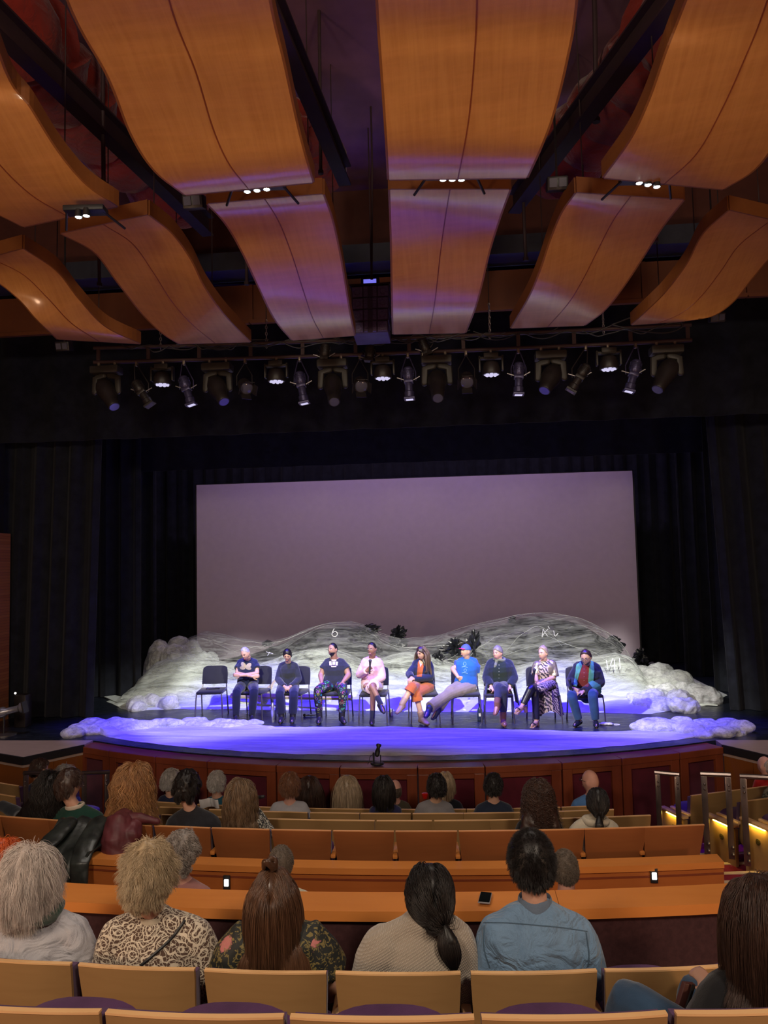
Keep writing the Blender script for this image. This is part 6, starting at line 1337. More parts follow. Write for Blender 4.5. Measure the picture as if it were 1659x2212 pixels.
# --- woman at the right edge in the nearest row
D = 2.52; C = atd(1655, 1992, D)
J = dict(nb=atd(1640, 2100, D+.02), pe=atd(1640, 2360, D+0.05), sL=atd(1540, 2146, D+0.02), sR=atd(1790, 2160, D-0.05), eL=atd(1500, 2260, D+0.12), wL=atd(1545, 2140, D+0.38), eR=atd(1850, 2330, D), wR=atd(1640, 2170, D+0.42),
 hL=atd(1610, 2340, D+0.1), kL=atd(1352, 2148, D+0.42), aL=atd(1330, 2420, D+0.5), tL=atd(1290, 2450, D+0.6), hR=atd(1700, 2330, D+0.12), kR=atd(1500, 2135, D+0.62), aR=atd(1500, 2340, D+0.66), tR=atd(1460, 2360, D+0.75))
F = Fig('woman with a dark bob in black top and jeans at the lower right', Head(C, 35, -6, 0, (0, 1, 0), 1.02), J, 'fair', 0.008, True, W=0.36, girth=0.01, hands={'L': dict(d=(-0.4, 0.5, 0.35), pn=(0.3, 0.4, -0.8), curl=0.4, side=1, s=0.8), 'R': dict(d=(-0.8, 0.5, 0.1), pn=(0, 0.3, -1), curl=0.4)})
F.top(T('black_jersey', (0.010, 0.010, 0.012), (0.006, 0.006, 0.008), weave=340), 'long', inf=0.020, wr=0.014, seed=14, sl_r=1.2, wf=6); F.trousers(M_jeans, 0.98, name='jeans', wr=0.008)
F.cap_hair('dkbrown', 'long', 0.026, 0.08, 8); F.fibres('dkbrown', 12000, 18, 0.26, 0.0006, 15, th=0.032, grav=0.36, lift=0.15, clump=0.4, nclump=100, cols=F.bodycols(), stray=0.015, lvar=0.06)
p = atd(1475, 2165, D+0.33); r = wroot('folio_case', p, 'brown leather folio case held on the lap of the woman at the lower right', 'case'); q = MB(); q.box(p, (0.055, 0.02, 0.15), Matrix.Rotation(0.35, 3, 'Y')@Matrix.Rotation(0.5, 3, 'Z'), bev=0.004); q.obj('cover', plain('brown_leather', (0.10, 0.035, 0.03), 0.5, bump=0.2), r); q = MB(); q.box(p+Vector((0.012, -0.014, 0)), (0.008, 0.006, 0.15), Matrix.Rotation(0.35, 3, 'Y')@Matrix.Rotation(0.5, 3, 'Z')); q.obj('zip', M_black, r)
# --- pit row
F = aud('person with bright orange hair at the left edge behind the orange ledge', (2, 1868), 5.15, (-50, 60, 1948), hs=1.12, female=True); F.top(T('dull_green', (0.10, 0.12, 0.08))); lower(F); F.cap_hair('orange', 'long', 0.035, 0.2, 2); F.fibres('orange', 3000, 12, 0.16, 0.0016, 3, th=0.045, stray=0.15, lift=0.8, clump=0.5)
F = aud('man with wavy grey hair seated behind the orange ledge', (392, 1845), 5.15, (335, 452, 1936), hs=1.0, yaw=-14, nbpy=1905, skin='pink'); F.top(T('grey_rose_top', (0.35, 0.16, 0.15)), inf=0.012); lower(F); F.cap_hair('grey', 'short', 0.026, 0.4, 9, top=1.2); F.fibres('grey', 3500, 10, 0.075, 0.0016, 5, style='short', th=0.030, grav=0.25, lift=0.8, stray=0.2, clump=0.6, nclump=60, curl=0.006)
F = aud('man with a short greying crop and cream shirt behind the orange ledge', (607, 1868), 5.15, (556, 668, 1945), hs=0.98, yaw=-10, nbpy=1925, skin='brown'); F.top(T('cream_shirt', (0.55, 0.50, 0.36), wr=0.8)); lower(F); F.cap_hair('crop', 'short', 0.008, 0.3, 9); F.fibres('crop', 4000, 4, 0.014, 0.0012, 6, style='short', th=0.01, lift=1.2, stray=0.3, clump=0.0)
F = aud('man with cropped brown hair seated behind the orange ledge at the right', (1221, 1878), 5.15, (1165, 1280, 1958), hs=0.98, nbpy=1940, skin='pink'); F.top(T('grey_blue_top', (0.10, 0.12, 0.15))); lower(F); F.cap_hair('crop', 'short', 0.010, 0.3, 4); F.fibres('crop', 4500, 5, 0.022, 0.0013, 7, style='short', th=0.012, lift=1.2, stray=0.35, clump=0.2)
# --- cherry row
kv = dict(vox=0.013)
F = aud('woman with long wavy black hair leaning towards the man in green', (108, 1703), 7.12, (40, 128, 1768, 1765), hs=1.04, female=True, roll=12, arms=dict(eL=atd(45, 1760, 7.85), wL=atd(0, 1738, 8.0)), **kv)
F.top(T('charcoal_leather_top', (0.018, 0.022, 0.03)), sl_r=1.2); lower(F); F.cap_hair('black', 'long', 0.028, 0.15, 4); F.mass('black', [F.H.w((0, -0.03, 0.0)), F.H.w((-0.04, -0.08, -0.12)), F.J['nb']+Vector((-0.10, -0.10, -0.10)), F.J['nb']+Vector((-0.13, -0.13, -0.22)), F.J['nb']+Vector((-0.10, -0.13, -0.32))], [(0.09, 0.08), (0.12, 0.06), (0.17, 0.05), (0.20, 0.045), (0.18, 0.03)], wr=0.015, wf=8)
F.fibres('black', 3500, 24, 0.50, 0.0018, 5, th=0.05, lift=0.6, wave=0.012, clump=0.5, nclump=60, cols=F.bodycols(), stray=0.03)
F = aud('man with short dark brown hair in a dark green sweater with a cream collar', (150, 1696), 7.12, (124, 214, 1765), hs=1.06, yaw=-38, nbpy=1745, build=1.1, **kv); F.top(T('dark_green_knit', (0.010, 0.045, 0.032)), 'long', inf=0.02, sl_r=1.2); lower(F)
q = MB(); nb = F.J['nb']; q.tube([nb+Vector((0.082*math.cos(a), 0.078*math.sin(a), 0.012+0.012*math.cos(a))) for a in np.linspace(0, 2*PI, 25)], (0.020, 0.010), 8, ref=(0, 0, 1)); q.obj('collar', T('cream_collar', (0.62, 0.52, 0.42)), F.root)
F.cap_hair('dkbrown', 'short', 0.024, 0.3, 4, top=1.2); F.fibres('dkbrown', 3000, 8, 0.06, 0.0016, 5, style='short', th=0.03, lift=0.6, stray=0.12, clump=0.5, comb=(0, 0.5, 0))
F = aud('woman with very long wavy strawberry-blonde hair', (287, 1690), 7.12, (238, 326, 1765), hs=1.10, female=True, nbpy=1742, **kv); F.top(T('dark_grey_top', (0.03, 0.03, 0.035))); lower(F); F.cap_hair('strawberry', 'long', 0.032, 0.2, 4, top=1.2)
F.mass('strawberry', [F.H.w((0, -0.03, 0.0)), F.H.w((0, -0.07, -0.10)), F.J['nb']+Vector((-0.04, -0.11, -0.04)), F.J['nb']+Vector((-0.04, -0.14, -0.16)), F.J['nb']+Vector((-0.05, -0.14, -0.26))], [(0.09, 0.08), (0.125, 0.07), (0.17, 0.055), (0.21, 0.05), (0.21, 0.03)], wr=0.022, wf=9)
F.fibres('strawberry', 4500, 26, 0.50, 0.0019, 5, th=0.06, lift=0.9, wave=0.016, clump=0.6, nclump=90, cols=[((0, 0.0, -0.45), (0.23, 0.18, 0.26))], stray=0.05)
F = aud('man with thick black hair in a black shirt, cherry row', (404, 1702), 7.12, (375, 462, 1772), hs=1.08, nbpy=1752, build=1.15, yaw=-12, **kv); F.top(T('black_shirt', (0.020, 0.020, 0.026)), inf=0.02, sl_r=1.15); lower(F); F.cap_hair('black', 'short', 0.034, 0.35, 5, top=1.2); F.fibres('black', 3500, 9, 0.07, 0.0017, 5, style='short', th=0.04, lift=0.8, stray=0.2, clump=0.6, nclump=70)
def leafy(name, a, b_, sc, lo, hi):
    m, t = base(name, a, 0.85); v = t.coord(); n = t.noise(v, sc, 4, 0.6, 1.6); t.link(t.mix(t.ramp(n, [(lo, 0.0), (hi, 1.0)]), a, b_), t.b.inputs['Base Color']); return m
M_bwf = leafy('black_white_floral', (0.02, 0.02, 0.02), (0.45, 0.42, 0.35), 34, 0.49, 0.53)
F = aud('woman with ash-blonde hair and black-and-white floral sleeve, hand raised to her face', (519, 1717), 7.12, (490, 562, 1778), hs=1.04, female=True, yaw=-25, nbpy=1762, arms=dict(eR=atd(582, 1800, 7.2), wR=atd(551, 1750, 7.45)), hd={'R': dict(d=(-0.1, 0.1, 1), pn=(-1, 0, 0), curl=0.5), 'L': dict(pn=(0, 0, -1))}, **kv)
F.top(M_bwf, 'long', inf=0.016, sl_r=1.1); lower(F); F.cap_hair('ash', 'long', 0.026, 0.15, 4); F.mass('ash', [F.H.w((0, -0.03, 0.0)), F.H.w((0, -0.07, -0.12)), F.J['nb']+Vector((-0.02, -0.12, -0.08)), F.J['nb']+Vector((-0.03, -0.13, -0.2))], [(0.085, 0.07), (0.10, 0.05), (0.13, 0.04), (0.13, 0.03)], wr=0.012, wf=9); F.fibres('ash', 3200, 22, 0.40, 0.0018, 5, th=0.035, lift=0.35, wave=0.006, clump=0.45, cols=F.bodycols(), stray=0.02)
F = aud('woman with curly dark brown hair in a black top, cherry row', (1163, 1722), 7.15, (1122, 1208, 1788), hs=1.06, female=True, nbpy=1770, **kv); F.top(T('black_top', (0.012, 0.012, 0.014)), inf=0.016); lower(F); F.cap_hair('dkbrown', 'long', 0.034, 0.4, 4); F.mass('dkbrown', [F.H.w((0, -0.03, 0.0)), F.H.w((0, -0.07, -0.10)), F.J['nb']+Vector((0.0, -0.11, -0.04)), F.J['nb']+Vector((0.0, -0.12, -0.17))], [(0.10, 0.08), (0.14, 0.07), (0.185, 0.06), (0.17, 0.04)], wr=0.03, wf=12); F.fibres('dkbrown', 3800, 30, 0.34, 0.0018, 5, th=0.045, lift=1.0, curl=0.012, clump=0.6, nclump=110, cols=[((0, 0.02, -0.40), (0.2, 0.16, 0.24))], stray=0.06)
F = aud('woman with a low dark ponytail in a cream hooded sweater', (1291, 1732), 7.20, (1243, 1322, 1792, 1788), hs=0.95, female=True, yaw=-10, nbpy=1772, **kv); F.top(T('cream_fleece', (0.50, 0.44, 0.34)), 'long', inf=0.026, sl_r=1.3, wr=0.02); lower(F)
q = MB(); nb = F.J['nb']; q.tube([nb+Vector((0.10*math.cos(a), 0.085*math.sin(a)-0.01, 0.00)) for a in np.linspace(0, 2*PI, 21)], (0.032, 0.026), 8); F.mk(q, 'hood', T('cream_fleece', (0.50, 0.44, 0.34)), wr=0.02); F.cap_hair('black', 'long', 0.018, 0.1, 4); F.fibres('black', 2500, 14, 0.22, 0.0017, 5, th=0.022, lift=0.2, target=(0.0, -0.13, -0.09), stray=0.01)
e0 = F.H.w((0.0, -0.135, -0.09)); F.mass('black', [e0, e0+Vector((-0.01, -0.05, -0.06)), e0+Vector((-0.015, -0.06, -0.16)), e0+Vector((-0.01, -0.05, -0.25))], [(0.016, 0.014), (0.04, 0.025), (0.05, 0.028), (0.035, 0.018)], name='ponytail', wr=0.008)
# --- front stalls
def fs(lb, hp, D, sh, col, hair, skin='fair', female=False, nbpy=None, top='long', hs=1.0, yaw=0, th=0.02, L=0.05, mat=None, curl=0, grow=None, roll=0, N=1800, wave=0, tgt=None, style=None, pitch=0):
    F = aud(lb, hp, D, sh, yaw=yaw, hs=hs, skin=skin, female=female, nbpy=nbpy, vox=0.015, roll=roll, pitch=pitch); F.top(mat or T(lb[:24].replace(' ', '_'), col), top); lower(F)
    if hair:
        st = style or ('long' if female else 'short'); F.cap_hair(hair, st, th, 0.25, 4); F.fibres(hair, N, 14 if L > 0.1 else 7, L, 0.0021, 5, style=st, th=th*1.3, lift=0.5, clump=0.4, nclump=50, cols=F.bodycols() if L > 0.15 else (), stray=0.04 if L > 0.1 else 0.15, curl=curl, wave=wave, target=tgt)
        if grow: F.mass(hair, [F.H.w((0, -0.03, 0.0)), F.H.w((0, -0.06, -0.10)), F.J['nb']+Vector((0, -0.10, -0.03)), F.J['nb']+Vector((0, -0.11, -grow))], [(0.085, 0.07), (0.095, 0.05), (0.11, 0.04), (0.085, 0.025)], wr=0.012, wf=10)
    return F
F = fs('woman with short auburn hair in a wide-necked pale grey top', (626, 1697), 8.28, (592, 660, 1742), (0.36, 0.35, 0.38), 'auburn', female=False, nbpy=1738, hs=1.0, th=0.026, skin='pink', L=0.07); F.J
F = fs('woman with a sleek black bob and a white-trimmed sleeveless navy top', (829, 1705), 8.28, (804, 862, 1752), (0.02, 0.02, 0.07), 'black', female=True, nbpy=1740, top='none', hs=0.98, th=0.026, L=0.17, skin='pink')
q = MB(); nb = F.J['nb']; q.tube([nb+Vector((0.075*math.cos(a), 0.07*math.sin(a), 0.0)) for a in np.linspace(0, 2*PI, 21)], 0.012, 6); q.tube([nb+Vector((0, -0.08, -0.02)), nb+Vector((-0.02, -0.12, -0.10)), nb+Vector((-0.01, -0.13, -0.15))], [0.012, 0.02, 0.012], 6, cap='round'); q.obj('bow_collar', T('white_trim', (0.6, 0.57, 0.55)), F.root)
fs('man with short black hair in a mid-grey sweater', (943, 1700), 8.28, (905, 972, 1745), (0.19, 0.18, 0.19), 'black', nbpy=1734, hs=1.04, th=0.022, skin='tan')
F = fs('man with dark hair and a navy hooded top turned slightly right', (1066, 1698), 8.28, (1032, 1102, 1748), (0.015, 0.022, 0.045), 'black', nbpy=1735, yaw=-18, th=0.022)
fs('woman with straight dark brown hair past her shoulders, front stalls', (668, 1702), 9.05, (642, 696, 1750), (0.05, 0.035, 0.04), 'dkbrown', female=True, nbpy=1740, th=0.022, L=0.36, grow=0.24)
F = fs('woman with straight light blonde hair to her shoulder blades', (750, 1702), 9.05, (722, 782, 1748), (0.018, 0.018, 0.022), 'ltblonde', female=True, nbpy=1740, th=0.024, L=0.36, grow=0.22, hs=1.02)
F = fs('balding man half hidden by the black bob, olive top', (853, 1707), 9.05, (838, 880, 1742), (0.09, 0.075, 0.05), 'crop', nbpy=1736, yaw=-30, style='bald', th=0.008, L=0.012, skin='pink')
F = fs('woman with tied-back blonde hair half hidden behind the grey sweater', (962, 1694), 9.05, (945, 992, 1740), (0.012, 0.014, 0.022), 'ltblonde', female=True, nbpy=1732, th=0.02, L=0.12, yaw=-20)
F = fs('bald man with glasses in a sky blue shirt', (1275, 1688), 9.05, (1240, 1305, 1738), (0.08, 0.20, 0.46), None, nbpy=1722, yaw=38, hs=1.12, skin='pink'); F.eyes(glasses=True)
fs('person with curly light grey hair in a navy fleece, front stalls', (369, 1686), 9.2, (348, 392, 1728), (0.012, 0.018, 0.05), 'ltgrey', nbpy=1722, yaw=-35, th=0.026, L=0.06, curl=0.004)
fs('reader with tidy light grey hair in a teal top', (468, 1690), 9.2, (445, 494, 1735), (0.012, 0.075, 0.12), 'ltgrey', nbpy=1724, th=0.022, L=0.06)
fs('man with short brown hair seen in profile beyond the strawberry-blonde hair', (303, 1678), 9.2, (285, 330, 1728), (0.02, 0.02, 0.03), 'ash', nbpy=1718, yaw=-55, th=0.018)
fs('man with dark hair looking right in a navy jersey by the left apron', (86, 1661), 9.55, (66, 106, 1702), (0.012, 0.014, 0.05), 'dkbrown', nbpy=1692, yaw=-70, th=0.016)
fs('person with smooth grey-blonde hair half hidden behind the man in green', (140, 1677), 9.2, (118, 166, 1722), (0.05, 0.08, 0.14), 'ltgrey', female=True, nbpy=1714, yaw=-25, th=0.022, L=0.1)
F = fs('bald person in a red jacket by the right apron', (1652, 1655), 9.5, (1636, 1690, 1690), (0.55, 0.02, 0.015), None, nbpy=1682, yaw=20, hs=1.0, skin='pink'); 
F = fs('person in a camouflage jacket holding a pale mask in the right block', (1676, 1665), 8.75, (1656, 1712, 1715), (0.1, 0.1, 0.1), 'white', mat=leafy('camouflage_cloth', (0.03, 0.032, 0.022), (0.16, 0.14, 0.11), 16, 0.45, 0.52), nbpy=1700, th=0.02, yaw=60, L=0.07)
# reader's programme, phone and red cup held up
p = atd(454, 1735, 9.0); r = wroot('open_programme', p, 'white open programme held by the reader in teal', 'booklet'); q = MB()
for sg in (-1, 1): q.slab([[p+Vector((sg*(0.002+0.016*k), -0.01*k+0.012*math.sin(k), 0.055)), p+Vector((sg*(0.002+0.016*k), 0.05-0.01*k+0.012*math.sin(k), -0.055))] for k in range(8)], (0, 0, 0.003))
q.obj('pages', plain('programme_paper', (0.70, 0.68, 0.68), 0.7), r)
p = atd(561, 1722, 7.25); r = wroot('dark_phone', p, 'dark phone held up by the woman with ash-blonde hair', 'phone'); q = MB(); q.box(p, (0.10, 0.03, 0.03), Matrix.Rotation(-0.15, 3, 'Y'), bev=0.01); q.obj('case', M_black, r)
p = atd(918, 1719, 8.9); r = wroot('red_lid_cup', p, 'bright red round lid held up beside the man in grey', 'cup'); q = MB(); q.lathe(p-Vector((0, 0, 0.03)), [(0.022, 0), (0.034, 0.03), (0.038, 0.055), (0.028, 0.06)], 16); q.obj('lid', plain('bright_red_plastic', (0.75, 0.02, 0.01), 0.3), r)
# ---------------------------------------------------------------- the seated row on the stage
def sp(i, label, head, hyp, sh, el, wr, kn, an, to, **kw):
    """all points (px, py, dy) with dy = distance towards (-) or away from (+) the audience, relative to the chair"""
    Y = CP[i].y; w = lambda p: onY(p[0], p[1], Y+p[2]); H = Head(w(head), hyp[0], hyp[1], hyp[2], (0, -1, 0), kw.pop('hs', 0.93)); sL, sR = w(sh[0]), w(sh[1]); nb = (sL+sR)/2; nb = Vector((nb.x*0.8+H.C.x*0.2, nb.y-0.01, nb.z+0.04)); px_ = kw.pop('pe', None)
    pe = w(px_) if px_ else Vector(((sL.x+sR.x)/2, Y+0.10, 1.0+0.55)); J = dict(nb=nb, pe=pe, sL=sL, sR=sR, eL=w(el[0]), eR=w(el[1]), wL=w(wr[0]), wR=w(wr[1]), hL=pe+Vector((-0.09, -0.02, -0.01)), hR=pe+Vector((0.09, -0.02, -0.01)), kL=w(kn[0]), kR=w(kn[1]), aL=w(an[0]), aR=w(an[1]), tL=w(to[0]), tR=w(to[1]))
    if kw.pop('swap', False): J['hL'], J['hR'] = J['hL'], J['hR']
    return Fig(label, H, J, vox=0.0075, stagefeet=True, **kw)
# 1 man with folded arms
F = sp(1, 'man in a navy T-shirt with folded arms and bowed head', (530, 1411, -0.10), (-18, -28, -6), ((516, 1431, 0.08), (553, 1430, 0.08)), ((512, 1455, 0.0), (556, 1455, 0.0)), ((545, 1461, -0.16), (519, 1459, -0.20)), ((511, 1494, -0.36), (549, 1492, -0.36)), ((510, 1541, -0.36), (544, 1542, -0.36)), ((509, 1551, -0.48), (545, 1552, -0.48)), skin='tan', hands={'L': dict(d=(1, 0.3, 0), pn=(0, 1, 0)), 'R': dict(d=(-1, 0, 0.1), pn=(0, 1, 0), curl=0.3)}, W=0.36)
F.top(T('navy_tee', (0.012, 0.016, 0.055)), 'short', inf=0.018, wr=0.012); F.trousers(T('dark_jeans', (0.014, 0.016, 0.035)), 0.95); F.shoes(M_shoe); F.cap_hair('ltgrey', 'receding', 0.004, 0.2, 3); F.eyes(closed=True)
M_tan = plain('tan_print_ink', (0.30, 0.24, 0.18), 0.8)
for c, rx, ry, a in (((526.5, 1437), 7.5, 4.6, 0.9), ((537, 1438), 7, 4.6, -0.7), ((524, 1443), 6, 3.6, 0.2), ((537, 1443.5), 6, 3.4, 0.2)):
    decal(F.garment, [(c[0]+rx*math.cos(t)*math.cos(a)-ry*math.sin(t)*math.sin(a), c[1]+rx*math.cos(t)*math.sin(a)+ry*math.sin(t)*math.cos(a)) for t in np.linspace(0, 2*PI, 20)], M_tan, F.root, 'shirt_print', 0.5)
# 2 woman with clasped hands
F = sp(2, 'woman in dark knit and trousers with clasped hands looking down', (621, 1415, -0.06), (2, -24, 0), ((606, 1438, 0.08), (640, 1438, 0.08)), ((600, 1467, 0.02), (646, 1467, 0.02)), ((614, 1483, -0.22), (628, 1483, -0.22)), ((604, 1497, -0.36), (635, 1497, -0.36)), ((608, 1537, -0.34), (632, 1537, -0.34)), ((606, 1554, -0.46), (631, 1554, -0.46)), skin='tan', female=True, W=0.33, hands={'L': dict(d=(1, -0.3, -0.5), pn=(0, 1, -0.3), curl=0.7, s=.85), 'R': dict(d=(-1, -0.3, -0.5), pn=(0, 1, -0.3), curl=0.7, s=.85)}, hs=0.88)
F.top(T('charcoal_knit', (0.020, 0.022, 0.034)), 'long', inf=0.014, wr=0.008); F.trousers(T('navy_slacks', (0.016, 0.018, 0.045)), 0.85, flare=1.3); F.shoes(M_shoe); F.cap_hair('black', 'long', 0.012, 0.08, 3, top=1.3); F.eyes(closed=True)
# 3 muscular man, print trousers
def prints():
    m, t = base('neon_print_trousers', (0.02, 0.02, 0.02), 0.7); v = t.coord(); vo = t.n('ShaderNodeTexVoronoi'); vo.inputs['Scale'].default_value = 19; t.link(v, vo.inputs['Vector']); hs_ = t.n('ShaderNodeHueSaturation'); t.link(vo.outputs['Color'], hs_.inputs['Color']); hs_.inputs['Saturation'].default_value = 1.2; hs_.inputs['Value'].default_value = 0.38
    t.link(t.mix(t.ramp(vo.outputs['Distance'], [(0.26, 0.0), (0.30, 1.0), (0.42, 1.0), (0.46, 0.0)]), (0.012, 0.012, 0.018), hs_.outputs[0]), t.b.inputs['Base Color']); return m
F = sp(3, 'muscular bearded man in a black T-shirt and colourful print trousers', (719, 1403, 0.02), (-32, 2, 0), ((703, 1429, 0.10), (743, 1429, 0.10)), ((693, 1458, 0.05), (753, 1458, 0.05)), ((695, 1475, -0.14), (740, 1474, -0.14)), ((686, 1490, -0.36), (741, 1490, -0.36)), ((690, 1540, -0.32), (738, 1540, -0.32)), ((688, 1558, -0.48), (744, 1557, -0.48)), skin='brown', build=1.25, W=0.42, girth=0.012, hands={'L': dict(d=(0.2, -1, -0.25), pn=(0, 0, -1), curl=0.2), 'R': dict(d=(-0.3, -1, -0.25), pn=(0, 0, -1), curl=0.2)})
F.top(T('black_tee', (0.022, 0.024, 0.034)), 'short', inf=0.008, wr=0.006, low=0.02); F.trousers(prints(), 0.8); F.shoes(M_shoe, 'boot'); F.cap_hair('black', 'receding', 0.003, 0.1, 3); F.eyes()
q = MB(); d = head_grid(64, 44); dz = d[..., 2]; az = np.arctan2(np.abs(d[..., 0]), d[..., 1]); m_ = sstep(-0.35, -0.5, dz)*sstep(1.5, 1.2, az)*(1-np.exp(-((dz+0.5)/0.06)**2-(d[..., 0]/0.25)**2)); add_closed(q, F.H.wn(headfn(d, np.where(m_ > 0.05, m_*0.011-0.003, -0.01)))); q.obj('beard', HM['black'], F.root)
M_pw = plain('pale_pink_ink', (0.55, 0.42, 0.42), 0.8)
for poly_ in ([(716, 1425), (727, 1425), (726, 1428), (717, 1428)], [(711, 1429), (716, 1428), (717, 1437), (712, 1438)], [(718, 1429), (724, 1429), (724, 1436), (718, 1436)], [(725, 1429), (730, 1430), (729, 1438), (725, 1437)], [(715, 1438.5), (727, 1438.5), (726, 1441), (716, 1441)]): decal(F.garment, poly_, M_pw, F.root, 'shirt_print', 0.5)
# 4 man in pink with the microphone
F = sp(4, 'man in a pink hooded top and shorts speaking into a microphone', (803.5, 1402, -0.02), (-22, -4, 0), ((786, 1428, 0.09), (820, 1428, 0.09)), ((776, 1458, 0.02), (827, 1463, 0.02)), ((792, 1449, -0.20), (800, 1476, -0.20)), ((806, 1489, -0.36), (803, 1481, -0.42)), ((804, 1544, -0.34), (822, 1520, -0.50)), ((803, 1560, -0.48), (828, 1537, -0.60)), skin='dark', W=0.37, hands={'L': dict(d=(0.7, -0.3, 0.6), pn=(0.3, 1, 0), curl=1.0, side=-1), 'R': dict(d=(-1, -0.4, -0.2), pn=(0, 0.3, -1), curl=0.4)})
F.top(T('pale_pink_fleece', (0.70, 0.42, 0.42), (0.62, 0.36, 0.37)), 'long', inf=0.018, wr=0.014, sl_r=1.12); F.trousers(T('pale_pink_shorts', (0.66, 0.45, 0.42)), 0.05, name='shorts', inf=0.02)
q = MB(); nb = F.J['nb']; q.tube([nb+Vector((0.085*math.cos(a), 0.075*math.sin(a)+0.01, 0.015*math.sin(a))) for a in np.linspace(0, 2*PI, 21)], (0.028, 0.024), 8); F.mk(q, 'hood', T('pale_pink_fleece', (0.70, 0.42, 0.42)), wr=0.01)
F.shoes(M_shoe, 'low'); F.cap_hair('black', 'receding', 0.005, 0.15, 3); F.eyes()
for k in 'LR': q = MB(); a = F.J['a'+k]; u = (F.J['k'+k]-a).normalized(); q.tube([a-u*0.02, a+u*0.14], [0.042, 0.045], 12); q.obj('sock', T('navy_sock', (0.02, 0.02, 0.05)), F.root)
put_mic(onY(798.5, 1456, CP[4].y-0.27), (0.05, 0.12, 1), 'black microphone held to the mouth of the man in pink')
# 5 woman in blazer
F = sp(5, 'woman with long dark hair in a navy blazer and rust outfit, legs crossed', (911, 1411, 0.0), (-40, -12, -4), ((897, 1432, 0.08), (928, 1433, 0.08)), ((884, 1456, 0.0), (929, 1463, 0.02)), ((889, 1464, -0.18), (893, 1467, -0.20)), ((890, 1484, -0.40), (899, 1499, -0.32)), ((868, 1522, -0.50), (911, 1542, -0.32)), ((857, 1541, -0.62), (922, 1557, -0.44)), skin='tan', female=True, W=0.34, hs=0.9, hands={'L': dict(d=(-0.2, -1, -0.4), pn=(0, 0, -1), s=.85), 'R': dict(d=(-1, -0.3, -0.3), pn=(0, 0, -1), s=.85)})
M_rust = T('rust_cloth', (0.40, 0.10, 0.022), (0.32, 0.075, 0.018)); M_navyb = T('navy_blazer', (0.012, 0.016, 0.050)); F.trousers(M_rust, 0.28, name='culottes', inf=0.022, flare=1.3); F.top(M_navyb, 'long', name='blazer', inf=0.022, wr=0.008, sl_r=1.1, low=-0.12); decal(F.garment, [(903, 1430), (913, 1424), (915, 1440), (911, 1462), (900, 1462), (902, 1445)], M_rust, F.root, 'blouse_front', 0.5); decal(F.garment, [(905, 1427), (914, 1423), (914, 1432), (908, 1441)], SK['tan'], F.root, 'neckline', 0.5, 0.006)
F.shoes(plain('tan_shoe', (0.30, 0.19, 0.13), 0.5), 'boot'); F.eyes(closed=True); F.cap_hair('dkbrown', 'long', 0.014, 0.1, 3, top=1.2); F.mass('dkbrown', [F.H.w((0.02, -0.04, 0.02)), F.H.w((0.035, -0.03, -0.09)), F.J['nb']+Vector((0.045, -0.075, -0.03)), F.J['nb']+Vector((0.05, -0.12, -0.17))], [(0.06, 0.06), (0.05, 0.05), (0.045, 0.035), (0.028, 0.02)], wr=0.006); F.fibres('ash', 700, 16, 0.36, 0.0022, 5, th=0.02, lift=0.2, cols=F.bodycols(), stray=0.01, mask=lambda d: d[:, 1] < 0.3)
# 6 man with the cap
F = sp(6, 'man in a blue T-shirt, khaki trousers and a pink-brimmed cap leaning back', (1006, 1407, 0.06), (-48, 6, 2), ((993, 1429, 0.10), (1027, 1430, 0.12)), ((977, 1444, 0.06), (1023, 1466, 0.14)), ((990, 1463, -0.06), (1026, 1487, 0.12)), ((974, 1491, -0.30), (966, 1502, -0.42)), ((944, 1532, -0.52), (926, 1530, -0.74)), ((934, 1556, -0.62), (919, 1552, -0.88)), skin='tan', W=0.36, pe=(1006, 1482, 0.08), hands={'L': dict(d=(0.9, 0.2, -0.3), pn=(0, 1, 0), curl=0.3), 'R': dict(d=(0.1, -0.2, -1), pn=(-1, 0, 0), curl=0.3)})
F.top(T('bright_blue_tee', (0.02, 0.12, 0.42), (0.015, 0.09, 0.33)), 'short', inf=0.024, wr=0.014, sl_r=1.25); F.trousers(T('khaki_cloth', (0.24, 0.19, 0.15), (0.19, 0.15, 0.115)), 0.92, inf=0.024, wr=0.012, flare=1.5); F.shoes(plain('navy_shoe', (0.02, 0.025, 0.07), 0.5), 'boot'); F.eyes()
M_pb = plain('pale_blue_ink', (0.20, 0.38, 0.70), 0.8); 
for c, r_ in (((1004, 1434), 3.2), ((1005, 1448), 2.6)): stroke(F.garment, [(c[0]+r_*math.cos(a), c[1]+r_*1.2*math.sin(a)) for a in np.linspace(0, 6.0, 9)], M_pb, F.root, 'shirt_print', 0.004)
for yy_ in (1441, 1454): stroke(F.garment, [(998, yy_), (1003, yy_-1), (1010, yy_+1)], M_pb, F.root, 'shirt_print', 0.005)
H = F.H; d = head_grid(40, 30); m_ = sstep(0.18, 0.30, d[..., 2]); q = MB(); add_closed(q, H.wn(headfn(d, np.where(m_ > 0.02, m_*0.016-0.003, -0.01)))); cp = q.obj('cap', plain('blue_cap_cloth', (0.06, 0.10, 0.30), 0.8), F.root)
q = MB(); rows = [[H.w((0.062*u*(1-0.25*t*abs(u)), 0.085*math.sqrt(1-0.5*u*u)+0.075*t*(1-0.3*u*u), 0.052-0.012*u*u-0.010*t)) for u in np.linspace(-1, 1, 11)] for t in np.linspace(0, 1, 6)]; q.slab(rows, tuple(H.R@Vector((0, 0, 0.005)))); q.obj('brim', plain('hot_pink_brim', (0.85, 0.03, 0.13), 0.6), cp)
